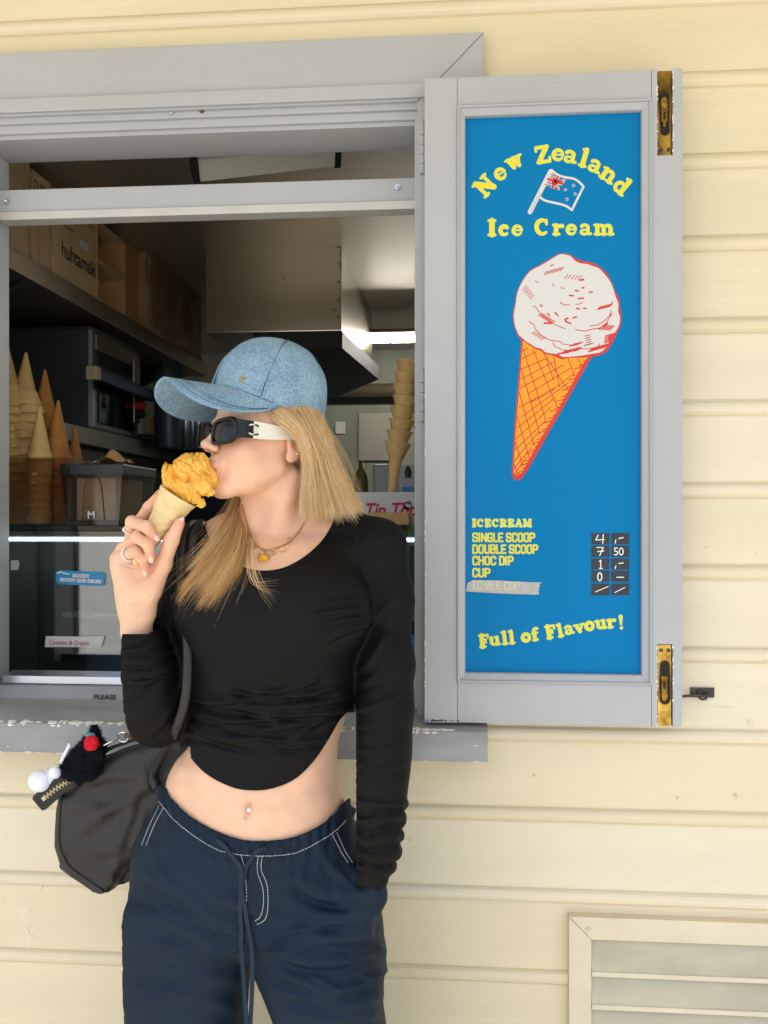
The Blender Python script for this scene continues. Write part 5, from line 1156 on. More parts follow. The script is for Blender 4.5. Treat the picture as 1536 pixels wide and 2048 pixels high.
def sd_shirt(P):
    d = sd_torso(P)-.0035
    d = smin(d, sd_chain(P, *armL, k=.03)-bunch(P, armL, W(760, 1590, -.06), W(742, 1745, -.08), 5, .0085, 3), .016)
    r = smin(sd_chain(P, *armRu, k=.02), sd_chain(P, *armRf, k=.02)-bunch(P, armRf, W(272, 1252, -.073), W(284, 1350, -.064), 4.5, .0068, 9), .012)
    return smin(d, r, .014)
VS, FS = snets(sd_shirt, W(205, 1880, -.18), W(850, 985, .16), .0030)
VS = relax(VS, FS, 2, .5); NS = normals(VS, FS)
tf = []; rf = np.random.RandomState(12)
for k in range(15):
    y0 = 1374+k*8.2+rf.uniform(-4, 4); xa = 376+rf.rand()**2*170; xb = xa+rf.uniform(110, 300); xb = min(xb, 700); sag = rf.uniform(4, 20); tl = rf.uniform(-14, 4)*(xb-xa)/250
    tf.append(([(xa, y0), (xa+(xb-xa)*.35, y0+sag), (xa+(xb-xa)*.7, y0+sag*.8+tl*.6), (xb, y0+tl)], rf.uniform(4.5, 8.5), rf.uniform(.003, .0062)))
tf += [([(390, 1396), (430, 1412), (490, 1416)], 6, .004), ([(385, 1450), (430, 1476), (500, 1490), (560, 1486)], 8, .005), ([(560, 1450), (620, 1440), (690, 1418)], 7, .005), ([(385, 1420), (470, 1442), (540, 1440)], 6, .004), ([(600, 1470), (650, 1440), (690, 1424)], 6, .004)]
tf += [([(730, 1205), (690, 1203), (640, 1212)], 6, .0045), ([(730, 1218), (680, 1222), (630, 1232)], 6, .0045), ([(730, 1236), (690, 1242), (640, 1256)], 6, .004), ([(730, 1252), (700, 1262), (660, 1280)], 6, .0035)]
tf += [([(728, 1180), (742, 1150), (755, 1110)], 6, .004), ([(735, 1250), (765, 1225), (790, 1195)], 9, .003), ([(722, 1340), (745, 1320), (775, 1270)], 9, .004), ([(720, 1370), (750, 1356), (785, 1340)], 8, .0035), ([(718, 1420), (750, 1412), (800, 1392)], 7, .003), ([(718, 1452), (755, 1448), (805, 1440)], 7, .003), ([(716, 1500), (750, 1502), (805, 1490)], 7, .003), ([(716, 1530), (760, 1540), (802, 1532)], 7, .003)]
tf += [([(250, 1420), (270, 1390), (330, 1340)], 9, .003), ([(300, 1470), (340, 1430), (365, 1370)], 9, .004), ([(240, 1360), (290, 1365), (350, 1340)], 8, .0035), ([(375, 1200), (372, 1300), (380, 1370)], 8, -.003)]
VS = foldup(VS, NS, tf)
px, py = toPx(VS); front = (NS[:, 1] < .25)
neckP = [(404, 1030), (413, 1062), (426, 1086), (455, 1117), (490, 1135), (530, 1141), (570, 1134), (610, 1112), (642, 1083), (660, 1056), (668, 1036), (674, 1010), (674, 880), (404, 880)]
sc1 = -polyfield(list(spline(neckP[:12], 90))+neckP[12:], px, py); backv = ~front
sc1 = np.where(backv & (py > 1046), -50, sc1)
hx_ = [200, 365, 380, 410, 450, 490, 540, 590, 630, 660, 680, 697, 716, 730]; hy_ = [1488, 1488, 1514, 1546, 1569, 1580, 1578, 1558, 1519, 1474, 1440, 1424, 1419, 1419]
arm = np.minimum(np.minimum(sd_chain(VS, *armRu), sd_chain(VS, *armRf)), sd_chain(VS, *armL)) < .012
hs = spline(np.stack([hx_, hy_], 1), 160); hem = py-np.interp(px, hs[:, 0], hs[:, 1]); hem = np.where(NS[:, 1] < .2, hem, py-1425)
isarm = arm & ((px > 712) | (px < 372)) & ~((px > 700) & (px < 716) & (py > 1400) & (VS[:, 1] > PYB-.02))
sc2 = np.where(isarm, -50.0, hem)
cuff = 1238+30*np.clip(.5-NS[:, 1]*.8, 0, 1); sc3 = np.where((sd_chain(VS, *armRf) < sd_chain(VS, *armRu)) & (px < 345) & (py < 1300), cuff-py, -50.0)
sc4 = np.where((px > 690) & (py > 1700), py-1775, -50.0)
V_, F_ = clip(VS, FS, np.maximum(np.maximum(sc1, sc2), np.maximum(sc3, sc4)))
top = obj('crop_top', V_, F_, M_top, person, True)
sm = top.modifiers.new('thickness', 'SOLIDIFY'); sm.thickness = .0022; sm.offset = -1
from mathutils.bvhtree import BVHTree
def bvh_of(V, Fc): return BVHTree.FromPolygons([Vector(v) for v in V], [list(f) for f in Fc])
bv_top = bvh_of(V_, F_); bv_body = bvh_of(VB, FB)
def drape(pts, trees, off=.001, n=None):
    """points on the surface seen at picture coordinates"""
    out = []
    for x, y in (spline(pts, n) if n else pts):
        d = Vector(_dir(np.array(float(x)), np.array(float(y)))).normalized(); best = None
        for t in trees:
            h = t.ray_cast(Vector(CAM), d)
            if h[0] is not None and (best is None or h[3] < best[3]): best = h
        if best is None: continue
        nrm = best[1] if best[1].dot(d) < 0 else -best[1]
        out.append(np.array(best[0])+np.array(nrm)*off)
    return np.array(out)
def stitch(name, path, trees, mt, par, r=.0005, n=60, dash=None, off=.0006):
    P = drape(path, trees, off, n); m = MB()
    if dash is None: m.tube(P, r, 5)
    else:
        i = 0
        while i+dash[0] < len(P): m.tube(P[i:i+dash[0]+1], r, 4); i += dash[0]+dash[1]
    return m.build(name, mt, par)
stitch('shoulder_seam', [(706, 1034), (712, 1080), (722, 1130), (731, 1165)], [bv_top], mat('black_thread', S('#0c0b0b'), .8), top, .0007, 30)
stitch('neckline_seam', [(458, 1125), (490, 1143), (530, 1149), (570, 1142), (612, 1119), (646, 1089)], [bv_top], MATS['black_thread'], top, .0006, 40)
stitch('cuff_seam', [(243, 1256), (260, 1264), (285, 1262), (303, 1250)], [bv_top], MATS['black_thread'], top, .0006, 24)
# ---- navy trousers
M_navy = mat('navy_cotton', S('#132a3b', .75), .65, spec=.25, bump=((700, .15, (1, 1, .5)), (1400, .08)), var=(5, .10))
HPS = [(1500, 352, 676, .0, .094), (1560, 332, 688, .0, .0985), (1600, 319, 694, .0, .106), (1650, 291, 716, .0, .116), (1700, 268, 738, .0, .122), (1760, 254, 752, .0, .126), (1830, 251, 754, .0, .124), (1850, 262, 748, .0, .108), (1872, 300, 715, 0, .07)]
LGA = [(1780, 256, 506, .0, .105), (1830, 252, 508, .0, .110), (1900, 254, 512, .0, .110), (1930, 256, 502, .0, .109), (1960, 257, 496, .0, .108), (2048, 258, 488, .005, .105), (2200, 262, 486, .01, .10), (2500, 268, 478, .015, .100), (2745, 262, 478, .02, .105)]
LGB = [(1780, 506, 750, -.005, .105), (1830, 506, 754, -.008, .112), (1900, 508, 772, -.012, .114), (1930, 522, 775, -.016, .113), (1960, 535, 774, -.018, .112), (2010, 553, 766, -.018, .108), (2060, 564, 772, -.015, .108), (2200, 575, 790, -.005, .10), (2500, 590, 805, .01, .10), (2745, 588, 812, .02, .105)]
hps, lga, lgb = loftrows(HPS), loftrows(LGA), loftrows(LGB)
def sd_pants(P):
    d = smin(hps(P), smin(lga(P, 3.2), lgb(P, 3.2), .012), .032)+.0035*np.clip((W(500, 1700)[2]-P[:, 2])/.05, 0, 1)
    d = smin(d, sd_cone(P, W(728, 1790, -.070), W(716, 1830, -.080), .036, .024), .03)
    return d
VP, FP = snets(sd_pants, W(200, 2760, -.17), W(850, 1490, .17), .0042)
VP = relax(VP, FP, 2, .5); NP = normals(VP, FP)
wx_ = [300, 325, 345, 380, 430, 480, 530, 590, 640, 670, 690, 705, 730]; wy_ = [1545, 1568, 1598, 1631, 1660, 1678, 1683, 1673, 1650, 1624, 1602, 1590, 1585]
VP = VP+NP*(.0014*fbm(VP*np.array([1, 1, 1.6]), 16, 3, 6))[:, None]; px, py = toPx(VP); ws = spline(np.stack([wx_, wy_], 1), 120); wl = np.interp(px, ws[:, 0], ws[:, 1]); band = py-wl
pf = [([(500, 1880), (470, 1900), (400, 1905), (320, 1890)], 8, .006), ([(498, 1870), (440, 1862), (360, 1830)], 7, .005), ([(520, 1890), (570, 1868), (640, 1850), (720, 1845)], 7, .006), ([(525, 1905), (580, 1900), (650, 1888)], 6, .005), ([(265, 1790), (300, 1800), (350, 1830)], 7, .004), ([(262, 1980), (300, 1975), (360, 1990)], 7, .004), ([(700, 1905), (740, 1895), (775, 1905)], 6, .006), ([(715, 1950), (745, 1955), (775, 1940)], 6, .006), ([(630, 1955), (670, 1975), (720, 1972)], 6, .006), ([(560, 1720), (575, 1750), (620, 1790), (690, 1810)], 8, .005), ([(420, 1720), (430, 1760), (465, 1800)], 7, .004), ([(300, 1690), (310, 1730), (345, 1770)], 8, .004), ([(430, 1792), (480, 1815), (545, 1830)], 16, .006), ([(300, 1760), (370, 1790), (450, 1850)], 22, .006), ([(275, 1830), (350, 1850), (440, 1900)], 20, .005), ([(262, 1920), (350, 1945), (470, 1960)], 20, .005), ([(300, 2000), (380, 1990), (470, 2020)], 18, .004), ([(330, 1700), (360, 1740), (420, 1780)], 16, .004), ([(470, 1720), (480, 1780), (490, 1850)], 10, .004), ([(600, 1760), (660, 1790), (750, 1785)], 16, .006), ([(560, 1800), (640, 1830), (745, 1825)], 16, .005), ([(540, 1900), (620, 1925), (700, 1920), (770, 1890)], 14, .008), ([(545, 1940), (620, 1970), (680, 1985), (770, 1940)], 13, .008), ([(560, 1985), (640, 2000), (690, 2012), (765, 1990)], 13, .006), ([(620, 1870), (690, 1880), (760, 1865)], 14, .006), ([(680, 1985), (700, 1950), (750, 1925)], 9, .005), ([(590, 2030), (660, 2040), (760, 2025)], 14, .005), ([(690, 1700), (700, 1740), (740, 1775)], 9, .005), ([(580, 1720), (600, 1780), (590, 1840)], 12, .003), ([(640, 1690), (655, 1730), (700, 1770)], 10, .004)]
VP = foldup(VP, NP, pf)
gath = np.clip((band+4)/8, 0, 1)*np.clip((52-band)/16, 0, 1); ph = px*.38+2.2*vnoise(np.stack([px*.02, py*.01, 0*px], 1), 1, 4)*3
below = np.clip((band-30)/10, 0, 1)*np.clip((130-band)/90, 0, 1)
VP = VP+NP*(gath*(.0022*np.sin(ph)+.0012*np.sin(ph*2.3+1)+.0035)-.0022*np.exp(-((band-46)/4)**2)+below*.0016*np.sin(ph*.6))[:, None]
V_, F_ = clip(VP, FP, -band)
trous = obj('trousers', V_, F_, M_navy, person, True)
sm = trous.modifiers.new('thickness', 'SOLIDIFY'); sm.thickness = .002; sm.offset = -1
bv_tr = bvh_of(V_, F_)
M_thr = mat('white_thread', S('#c6ccd0'), .7)
stitch('waistband_stitching', [(318, 1603), (345, 1636), (380, 1666), (430, 1697), (470, 1708), (530, 1712), (590, 1706), (640, 1682), (670, 1662), (692, 1640)], [bv_tr], M_thr, trous, .00055, 260, (2, 1))
for d0 in (0, 9): stitch('pocket_stitching', [(318+d0, 1612+d0*.5), (300+d0, 1650), (284+d0, 1690)], [bv_tr], M_thr, trous, .00055, 60, (2, 1))
for d0 in (0, 9): stitch('pocket_stitching', [(664+d0, 1668-d0*.3), (680+d0, 1700), (697+d0, 1728)], [bv_tr], M_thr, trous, .00055, 50, (2, 1))
stitch('fly_stitching', [(524, 1712), (523, 1740), (534, 1770), (536, 1810), (530, 1838), (512, 1850)], [bv_tr], M_thr, trous, .00055, 110, (2, 1))
stitch('fly_stitching', [(516, 1712), (515, 1742), (525, 1775), (527, 1806), (521, 1832), (508, 1843)], [bv_tr], M_thr, trous, .00055, 110, (2, 1))
stitch('fly_stitching', [(482, 1710), (489, 1740), (493, 1780), (492, 1830), (499, 1850), (506, 1893)], [bv_tr], M_thr, trous, .00055, 110, (2, 1))
M_cord = mat('navy_cord', S('#112a3e', .7), .75, bump=(600, .3))
def ribbon(name, path, w_, trees, mt, par, off=.004, n=50, th=.0012, tail=()):
    P = list(drape(path, trees, off, n)) if len(path) else []
    for q in tail: P.append(W(*q))
    P = np.array(P); k = np.array([.25, .5, .25]); 
    for _ in range(6): P[1:-1] = P[:-2]*.25+P[1:-1]*.5+P[2:]*.25
    T = np.gradient(P, axis=0); T /= np.linalg.norm(T, axis=1)[:, None]; s = np.cross(T, [0, -1.0, 0]); s /= np.linalg.norm(s, axis=1)[:, None]+1e-9; nn = np.cross(s, T)
    m = MB(); V = []
    for i in range(len(P)): V += [P[i]+s[i]*w_+nn[i]*th, P[i]-s[i]*w_+nn[i]*th, P[i]-s[i]*w_-nn[i]*th, P[i]+s[i]*w_-nn[i]*th]
    f = [[i*4+k_, i*4+(k_+1) % 4, i*4+4+(k_+1) % 4, i*4+4+k_] for i in range(len(P)-1) for k_ in range(4)]+[[3, 2, 1, 0], [len(P)*4-4+k_ for k_ in range(4)]]
    return m.add(V, f).build(name, mt, par)
ribbon('drawstring', [(535, 1694), (515, 1702), (497, 1725), (486, 1760), (482, 1800), (483, 1850), (484, 1890)], .0031, [bv_tr], M_cord, trous, .004, 50, tail=[(487, 1930, -.138), (491, 1985, -.140), (494, 2060, -.140)])
ribbon('drawstring', [(440, 1680), (455, 1700), (474, 1722), (482, 1745), (484, 1780), (494, 1830), (500, 1870), (508, 1900)], .0031, [bv_tr], M_cord, trous, .005, 50, tail=[(511, 1935, -.136), (506, 1985, -.138), (500, 2060, -.138)])
# shoes under the wide hems
M_shoe = mat('white_shoe', S('#d8d5cf'), .5)
for px_ in (368, 702):
    c = W(px_, 2760, 0.0); g = MB(); V, Fc = snets(lambda P: smax(smin(sd_ell(P, (c[0], PYB-.05, .045), (.045, .12, .05)), sd_ell(P, (c[0], PYB+.03, .06), (.04, .06, .06)), .03), .002-P[:, 2], .004), (c[0]-.07, PYB-.2, -.01), (c[0]+.07, PYB+.12, .14), .006); obj('shoe', V, Fc, M_shoe, person, True)
# ================================================================== worn things
# ---- denim cap
def denim(name):
    m = bpy.data.materials.new(name); m.use_nodes = True; t = m.node_tree; b = t.nodes['Principled BSDF']; L = t.links.new
    tc = t.nodes.new('ShaderNodeTexCoord'); n1 = t.nodes.new('ShaderNodeTexNoise'); n1.inputs['Scale'].default_value = 360; n1.inputs['Detail'].default_value = 3
    n2 = t.nodes.new('ShaderNodeTexNoise'); n2.inputs['Scale'].default_value = 25; n2.inputs['Detail'].default_value = 4
    wv = t.nodes.new('ShaderNodeTexWave'); wv.inputs['Scale'].default_value = 420; wv.inputs['Distortion'].default_value = 2.5; wv.inputs['Detail'].default_value = 2; wv.bands_direction = 'DIAGONAL'
    r = t.nodes.new('ShaderNodeValToRGB'); e = r.color_ramp.elements; e[0].position = .36; e[0].color = (*S('#527a98'), 1); e[1].position = .64; e[1].color = (*S('#a4bed0'), 1)
    for q in (n1, n2, wv): L(tc.outputs['Object'], q.inputs['Vector'])
    mx = t.nodes.new('ShaderNodeMixRGB'); mx.inputs[0].default_value = .28; L(n1.outputs[0], mx.inputs[1]); L(wv.outputs[0], mx.inputs[2])
    m2 = t.nodes.new('ShaderNodeMixRGB'); m2.inputs[0].default_value = .25; L(mx.outputs[0], m2.inputs[1]); L(n2.outputs[0], m2.inputs[2]); L(m2.outputs[0], r.inputs[0])
    L(r.outputs[0], b.inputs['Base Color']); b.inputs['Roughness'].default_value = .85; b.inputs['Specular IOR Level'].default_value = .2
    bp = t.nodes.new('ShaderNodeBump'); bp.inputs['Strength'].default_value = .25; bp.inputs['Distance'].default_value = .001; L(mx.outputs[0], bp.inputs['Height']); L(bp.outputs[0], b.inputs['Normal'])
    return m
M_denim = denim('washed_denim')
ct = R(-15); cR = np.array([[1, 0, 0], [0, math.cos(ct), -math.sin(ct)], [0, math.sin(ct), math.cos(ct)]])   # tip back about the ear axis
CC = np.array([-4, -6, 50.0]); 
def cw(p): p = np.asarray(p, float); return hw(p@cR.T*1.0+CC) if p.ndim > 1 else hw(cR@p+CC)
A_, B2, HC = 80.0, 93.0, 112.0
NA, NH = 96, 40
def crown_r(t): return (1-t**2.5)**(1/2.15)
def zbase(a): return -3-9*np.sin(a)**2*(np.cos(a) > 0)-15*(np.cos(a) < 0)*np.cos(a)**2
V = []; 
for j in range(NH+1):
    t = j/NH
    for i in range(NA):
        a = 2*math.pi*i/NA; rr = crown_r(min(t, .999)); bulge = 1+.012*math.cos(6*a)*(t > .03)*t*(1-t)*4
        front = max(0, math.cos(a))
        x = A_*math.sin(a)*rr*bulge; y = -B2*math.cos(a)*(rr+.06*front*(t*(1-t)*4)*.6)*bulge; zz = zbase(a)*(1-t)+HC*t
        V.append((x, y+6*t, zz))
V = np.array(V); V[:, :3] += (1.1*fbm(V, .035, 3, 2))[:, None]*np.array([[.6, .6, .35]])
Fc = [[j*NA+i, j*NA+(i+1) % NA, (j+1)*NA+(i+1) % NA, (j+1)*NA+i] for j in range(NH) for i in range(NA)]
cap = empty('cap', tuple(H0)); setpar(cap, person)
crown = obj('crown', cw(V), [f[::-1] for f in Fc], M_denim, cap, True)
sm = crown.modifiers.new('thickness', 'SOLIDIFY'); sm.thickness = .002; sm.offset = -1
# visor
NB, NR = 64, 16; am = R(80); V = []
for j in range(NR+1):
    s = j/NR
    for i in range(NB+1):
        u = -1+2*i/NB; x = 78.5*math.sin(u*math.pi/2); yi = -(B2+.5)*math.sqrt(max(0, 1-(x/(A_+.3))**2)); yo = min(yi, -174*max(0, 1-(abs(x)/79)**3.4)**.46)
        y = yi+(yo-yi)*s; ex = (yi-yo)/75; ab = math.atan2(x/A_, -yi/B2)
        V.append((x*(1+.03*s), y, float(zbase(np.array(ab)))+1.2-20*s*ex-32*(x/70)**2*(s*ex)**.8))
V = np.array(V); n = len(V); Vt = np.vstack([V, V-np.array([0, 0, 3.2])]); q = NB+1
Fc = []
for j in range(NR):
    for i in range(NB):
        a = j*q+i; Fc.append([a, a+1, a+q+1, a+q]); Fc.append([n+a, n+a+q, n+a+q+1, n+a+1])
for i in range(NB): a = NR*q+i; Fc.append([a, a+1, n+a+1, n+a]); Fc.append([i+1, i, n+i, n+i+1])
brim = obj('visor', cw(Vt), Fc, M_denim, cap, True)
def crown_pt(a, t, o=2.4):
    rr = crown_r(t); f_ = max(0, math.cos(a)); return (A_*math.sin(a)*rr*(1+o/90), -B2*math.cos(a)*(rr+.06*f_*(t*(1-t)*4)*.6)*(1+o/90)+6*t, float(zbase(np.array(a)))*(1-t)+HC*t+o*t)
M_seam = mat('denim_seam', S('#3a5c78'), .9)
for k in range(6):
    a = R(0+60*k); P = cw(np.array([crown_pt(a, t) for t in np.linspace(.01, .985, 40)])); MB().tube(P, .0009, 5).build('seam', M_seam, cap)
for k_, ad in ((0, 3.0), (1, -3.0)):
    for k in range(6):
        a = R(60*k+ad); P = cw(np.array([crown_pt(a, t, 2.1) for t in np.linspace(.02, .97, 40)])); MB().tube(P, .00035, 4).build('seam_stitching', M_seam, cap)
MB().ball(cw((0, 6, HC+1)), .006, 8).build('button', M_denim, cap, True)
for s_k in (.90, .80, .70): 
    P = cw(np.array([V[int(s_k*NR)*q+i]+np.array([0, 0, .5]) for i in range(2, NB-1)])); MB().tube(P, .0003, 4).build('visor_stitching', M_seam, cap)
P = cw(np.array([(A_*1.006*math.sin(a), -B2*1.006*math.cos(a), float(zbase(np.array(a)))+1.6) for a in np.linspace(-am, am, 50)])); MB().tube(P, .0008, 5).build('visor_seam', M_seam, cap)
def interlocked(r, w_, par, name, mt, frame):
    """two interlocked open rings; frame maps (u,v) -> world"""
    for s in (-1, 1):
        a0 = 180 if s < 0 else 0
        MB().tube([frame(s*.45*r+r*math.cos(R(t)), r*math.sin(R(t))) for t in np.linspace(a0+46, a0+314, 26)], w_, 6).build(name, mt, par, True)
M_gold = mat('pale_gold', S('#d9b46a'), .25, 1.0)
# emblem on the near front panel
ea = R(38)
def efr(u, v):
    a = ea+u/88.0; t = .13+v/105.0; return cw(crown_pt(a, t, 2.8))
interlocked(4.2, .0007, cap, 'emblem', M_gold, efr)
# ---- sunglasses
gl = empty('sunglasses', tuple(hw((0, -95, 0)))); setpar(gl, person)
M_blackac = mat('black_acetate', S('#090909'), .2, spec=.4); M_cream_ac = mat('cream_acetate', S('#eee9d8', .95), .25, coat=.3)
M_lens = mat('smoked_lens', S('#0a0807'), .08, spec=.35)
def lensframe(s):
    """outline in lens plane (mm)"""
    pts = []
    for k in range(64):
        a = 2*math.pi*k/64; ex = 3.4; c, sn = math.cos(a), math.sin(a); x = 32.5*np.sign(c)*abs(c)**(2/ex); y = 21*np.sign(sn)*abs(sn)**(2/ex)
        y += (2.5*(x/30) if y > 0 else 2.0*(x/30))*1.0-(1.8*(1-x/30) if y < 0 else 0)*(-.4); pts.append((x, y))
    return np.array(pts)
def lmap(s, pts, depth):
    """lens plane -> head local; wraps round the face"""
    out = []
    for x, y in pts:
        X = 36+x; out.append((s*X, -100.0+.0020*X*X+.03*y-depth*1.0, y-1.5))
    return np.array(out)
for s in (1, -1):
    o_ = lensframe(s); inn = o_*np.array([[.80, .74]])
    rings = [lmap(s, o_*np.array([[.985, .985]]), -3.2), lmap(s, o_, -1.5), lmap(s, o_, 1.0), lmap(s, o_*.96, 2.4), lmap(s, inn*1.05, 2.4), lmap(s, inn, 1.2), lmap(s, inn, -3.2)]
    n = 64; V = np.vstack(rings); Fc = [[(k % 7)*n+i, (k % 7)*n+(i+1) % n, ((k+1) % 7)*n+(i+1) % n, ((k+1) % 7)*n+i] for k in range(7) for i in range(n)]
    obj('lens_frame', hw(V), Fc, M_blackac, gl, True)
    c = lmap(s, inn*1.02, -.3); cen = lmap(s, np.array([[0, 0]]), .6); mid = lmap(s, inn*.55, .4)
    V = np.vstack([c, mid, cen]); Fc = [[i, (i+1) % n, n+(i+1) % n, n+i] for i in range(n)]+[[n+i, n+(i+1) % n, 2*n] for i in range(n)]
    obj('lens', hw(V), Fc, M_lens, gl, True)
    # temple arm: black front, cream behind
    def tsec(y, h, z0, x): return [(s*x, y, z0+h/2), (s*(x+3.6), y, z0+h/2), (s*(x+3.6), y, z0-h/2), (s*x, y, z0-h/2)]
    def arm_(prof, name, mt):
        V = np.array([q for p_ in prof for q in tsec(*p_)]); m_ = len(prof)
        Fc = [[i*4+k, i*4+(k+1) % 4, (i+1)*4+(k+1) % 4, (i+1)*4+k] for i in range(m_-1) for k in range(4)]+[[3, 2, 1, 0], [m_*4-4+k for k in range(4)]]
        return obj(name, hw(V), Fc, mt, gl)
    arm_([(-93, 30, 1.5, 61), (-86, 27, 2, 66), (-78, 26, 2, 69), (-66, 25.5, 2, 70)], 'temple_front', M_blackac)
    arm_([(-66, 25.5, 2, 70.0), (-45, 24, 2, 70.6), (-20, 20, 2, 71.5), (-6, 14, 1.5, 71.8), (8, 9, -1, 72), (22, 8, -14, 70)], 'temple_arm', M_cream_ac)
MB().tube([hw(p) for p in ((-7, -98.5, 3), (-3, -100.5, 5), (3, -100.5, 5), (7, -98.5, 3))], .0026, 8).build('bridge', M_blackac, gl, True)
def tfr(u, v): return hw((74.6, -66+u, 2+v))
for s, mt in ((-1, M_cream_ac), (1, M_blackac)):        # rings open outwards and overlap in the middle
    a0 = 0 if s < 0 else 180                                # s<0: ring centred towards the lens, opening there
    pts = [tfr(s*3.1+6.4*math.cos(R(t)), 7.2*math.sin(R(t))) for t in np.linspace(a0+180+48, a0+180+312, 28)]
    MB().tube(pts, .0013, 6).build('temple_logo', mt, gl, True)
# ---- jewellery
M_silver = mat('bright_silver', S('#d6d6d8'), .12, 1.0); M_gem = mat('clear_gem', (1, 1, 1), .02, spec=1.0, coat=1, metal=.6); M_goldy = mat('yellow_gold', S('#d79b36'), .28, 1.0)
for p in ((76.5, 15, -2), (76.0, 9, -26)): MB().ball(hw(p), .0021, 8).build('earring', M_gem, person, True)
trs = [bv_body, bv_top]
ch = drape([(624, 1000), (617, 1024), (606, 1050), (590, 1074), (570, 1090), (548, 1098), (528, 1099), (512, 1090), (503, 1070), (495, 1046), (489, 1026), (485, 1010)], [bv_body], .0016, 150)
neck = empty('necklace', tuple(ch[75])); setpar(neck, person)
m = MB()
bs_ = MB(); bs_.ball((0, 0, 0), 1, 3); bv_, bf_ = np.vstack(bs_.v), bs_.f
for p in ch[::1]: m.add(np.asarray(p)+bv_*.00125, bf_)
m.build('bead_chain', M_goldy, neck, True)
def charm(x, y, kind, mt):
    P = drape([(x, y)], trs, .003)
    if len(P) == 0: return
    c = P[0]; m = MB()
    if kind == 'star':
        a = [c+.0048*(1 if k % 2 == 0 else .45)*np.array([math.sin(k*math.pi/5), 0, math.cos(k*math.pi/5)]) for k in range(10)]
        V = a+[q+np.array([0, -.0014, 0]) for q in a]; m.add(np.array(V), [list(range(10, 20))]+[[k, (k+1) % 10, 10+(k+1) % 10, 10+k] for k in range(10)])
    elif kind == 'coin':
        m.cyl(c, c+np.array([0, -.0018, 0]), .0072, n=22); m.tube([c+np.array([.0066*math.cos(t), -.002, .0066*math.sin(t)]) for t in np.linspace(0, 6.28, 24)], .0009, 6); m.ball(c+np.array([0, -.002, 0]), (.0032, .0008, .0032), 6)
    elif kind == 'knot':
        for dx in (-.0028, .0028):
            m.tube([c+np.array([dx+.0028*math.cos(t), -.0006, .0034*math.sin(t)]) for t in np.linspace(0, 6.28, 16)], .0007, 5); m.tube([c+np.array([dx+.002*math.cos(t), -.0012, -.004+.002*math.sin(t)]) for t in np.linspace(0, 6.28, 12)], .0006, 5)
    else:
        m.tube([c+np.array([.0026*math.cos(t), -.0006, .003+.0026*math.sin(t)]) for t in np.linspace(-1.6, 3.4, 14)], .0008, 5); m.tube([c+np.array([0, -.0006, .001]), c+np.array([.0005, -.0006, -.007])], .0008, 5)
    m.build('charm', mt, neck)
    MB().tube([c+np.array([0, -.0003, .004]), c+np.array([0, .0005, .008])], .0006, 5).build('jump_ring', mt, neck)
M_rose = mat('rose_gold', S('#c79a78'), .3, 1.0)
charm(501, 1078, 'bar', M_rose); charm(508, 1092, 'knot', M_rose); charm(525, 1106, 'star', M_rose); charm(529, 1121, 'coin', M_goldy); charm(546, 1104, 'knot', M_rose); charm(565, 1101, 'star', M_rose); charm(579, 1086, 'bar', M_rose)
c = drape([(497, 1621)], [bv_body], .002)[0]; MB().ball(c, .0042, 8).build('navel_stud', M_gem, person, True); MB().ball(drape([(490, 1638)], [bv_body], .0015)[0], .0022, 8).build('navel_stud', M_silver, person, True)
def ring(p, q, r, par=person, gem=0, n=1):
    p, q = np.asarray(p), np.asarray(q); d = (q-p)/np.linalg.norm(q-p); e1 = np.cross(d, [0, 1.0, 0]); e1 /= np.linalg.norm(e1); e2 = np.cross(d, e1)
    for k in range(n):
        c = p+d*(k*.0034-.0017*(n-1)); MB().tube([c+r*(e1*math.cos(t)+e2*math.sin(t)) for t in np.linspace(0, 2*math.pi, 28)], .0011, 6, cap=False).build('finger_ring', M_silver, par, True)
        m = MB()
        for t in np.linspace(0, 2*math.pi, 22)[:-1]: m.ball(c+(r+.0009)*(e1*math.cos(t)+e2*math.sin(t)), .0011, 4)
        g_ = m.build('ring_stones', M_gem, par, True); g_['kind'] = 'stuff'
p3 = fing[3][0]; ring(p3[0]*.42+p3[1]*.58, p3[1], .0095, n=2)
p1_ = fing[1][0]; ring(p1_[0]*.35+p1_[1]*.65, p1_[1], .0104); MB().ball(p1_[0]*.35+p1_[1]*.65+np.array([-.0108, -.002, -.001]), (.003, .003, .004), 6).build('ring_gem', M_gem, person, True)
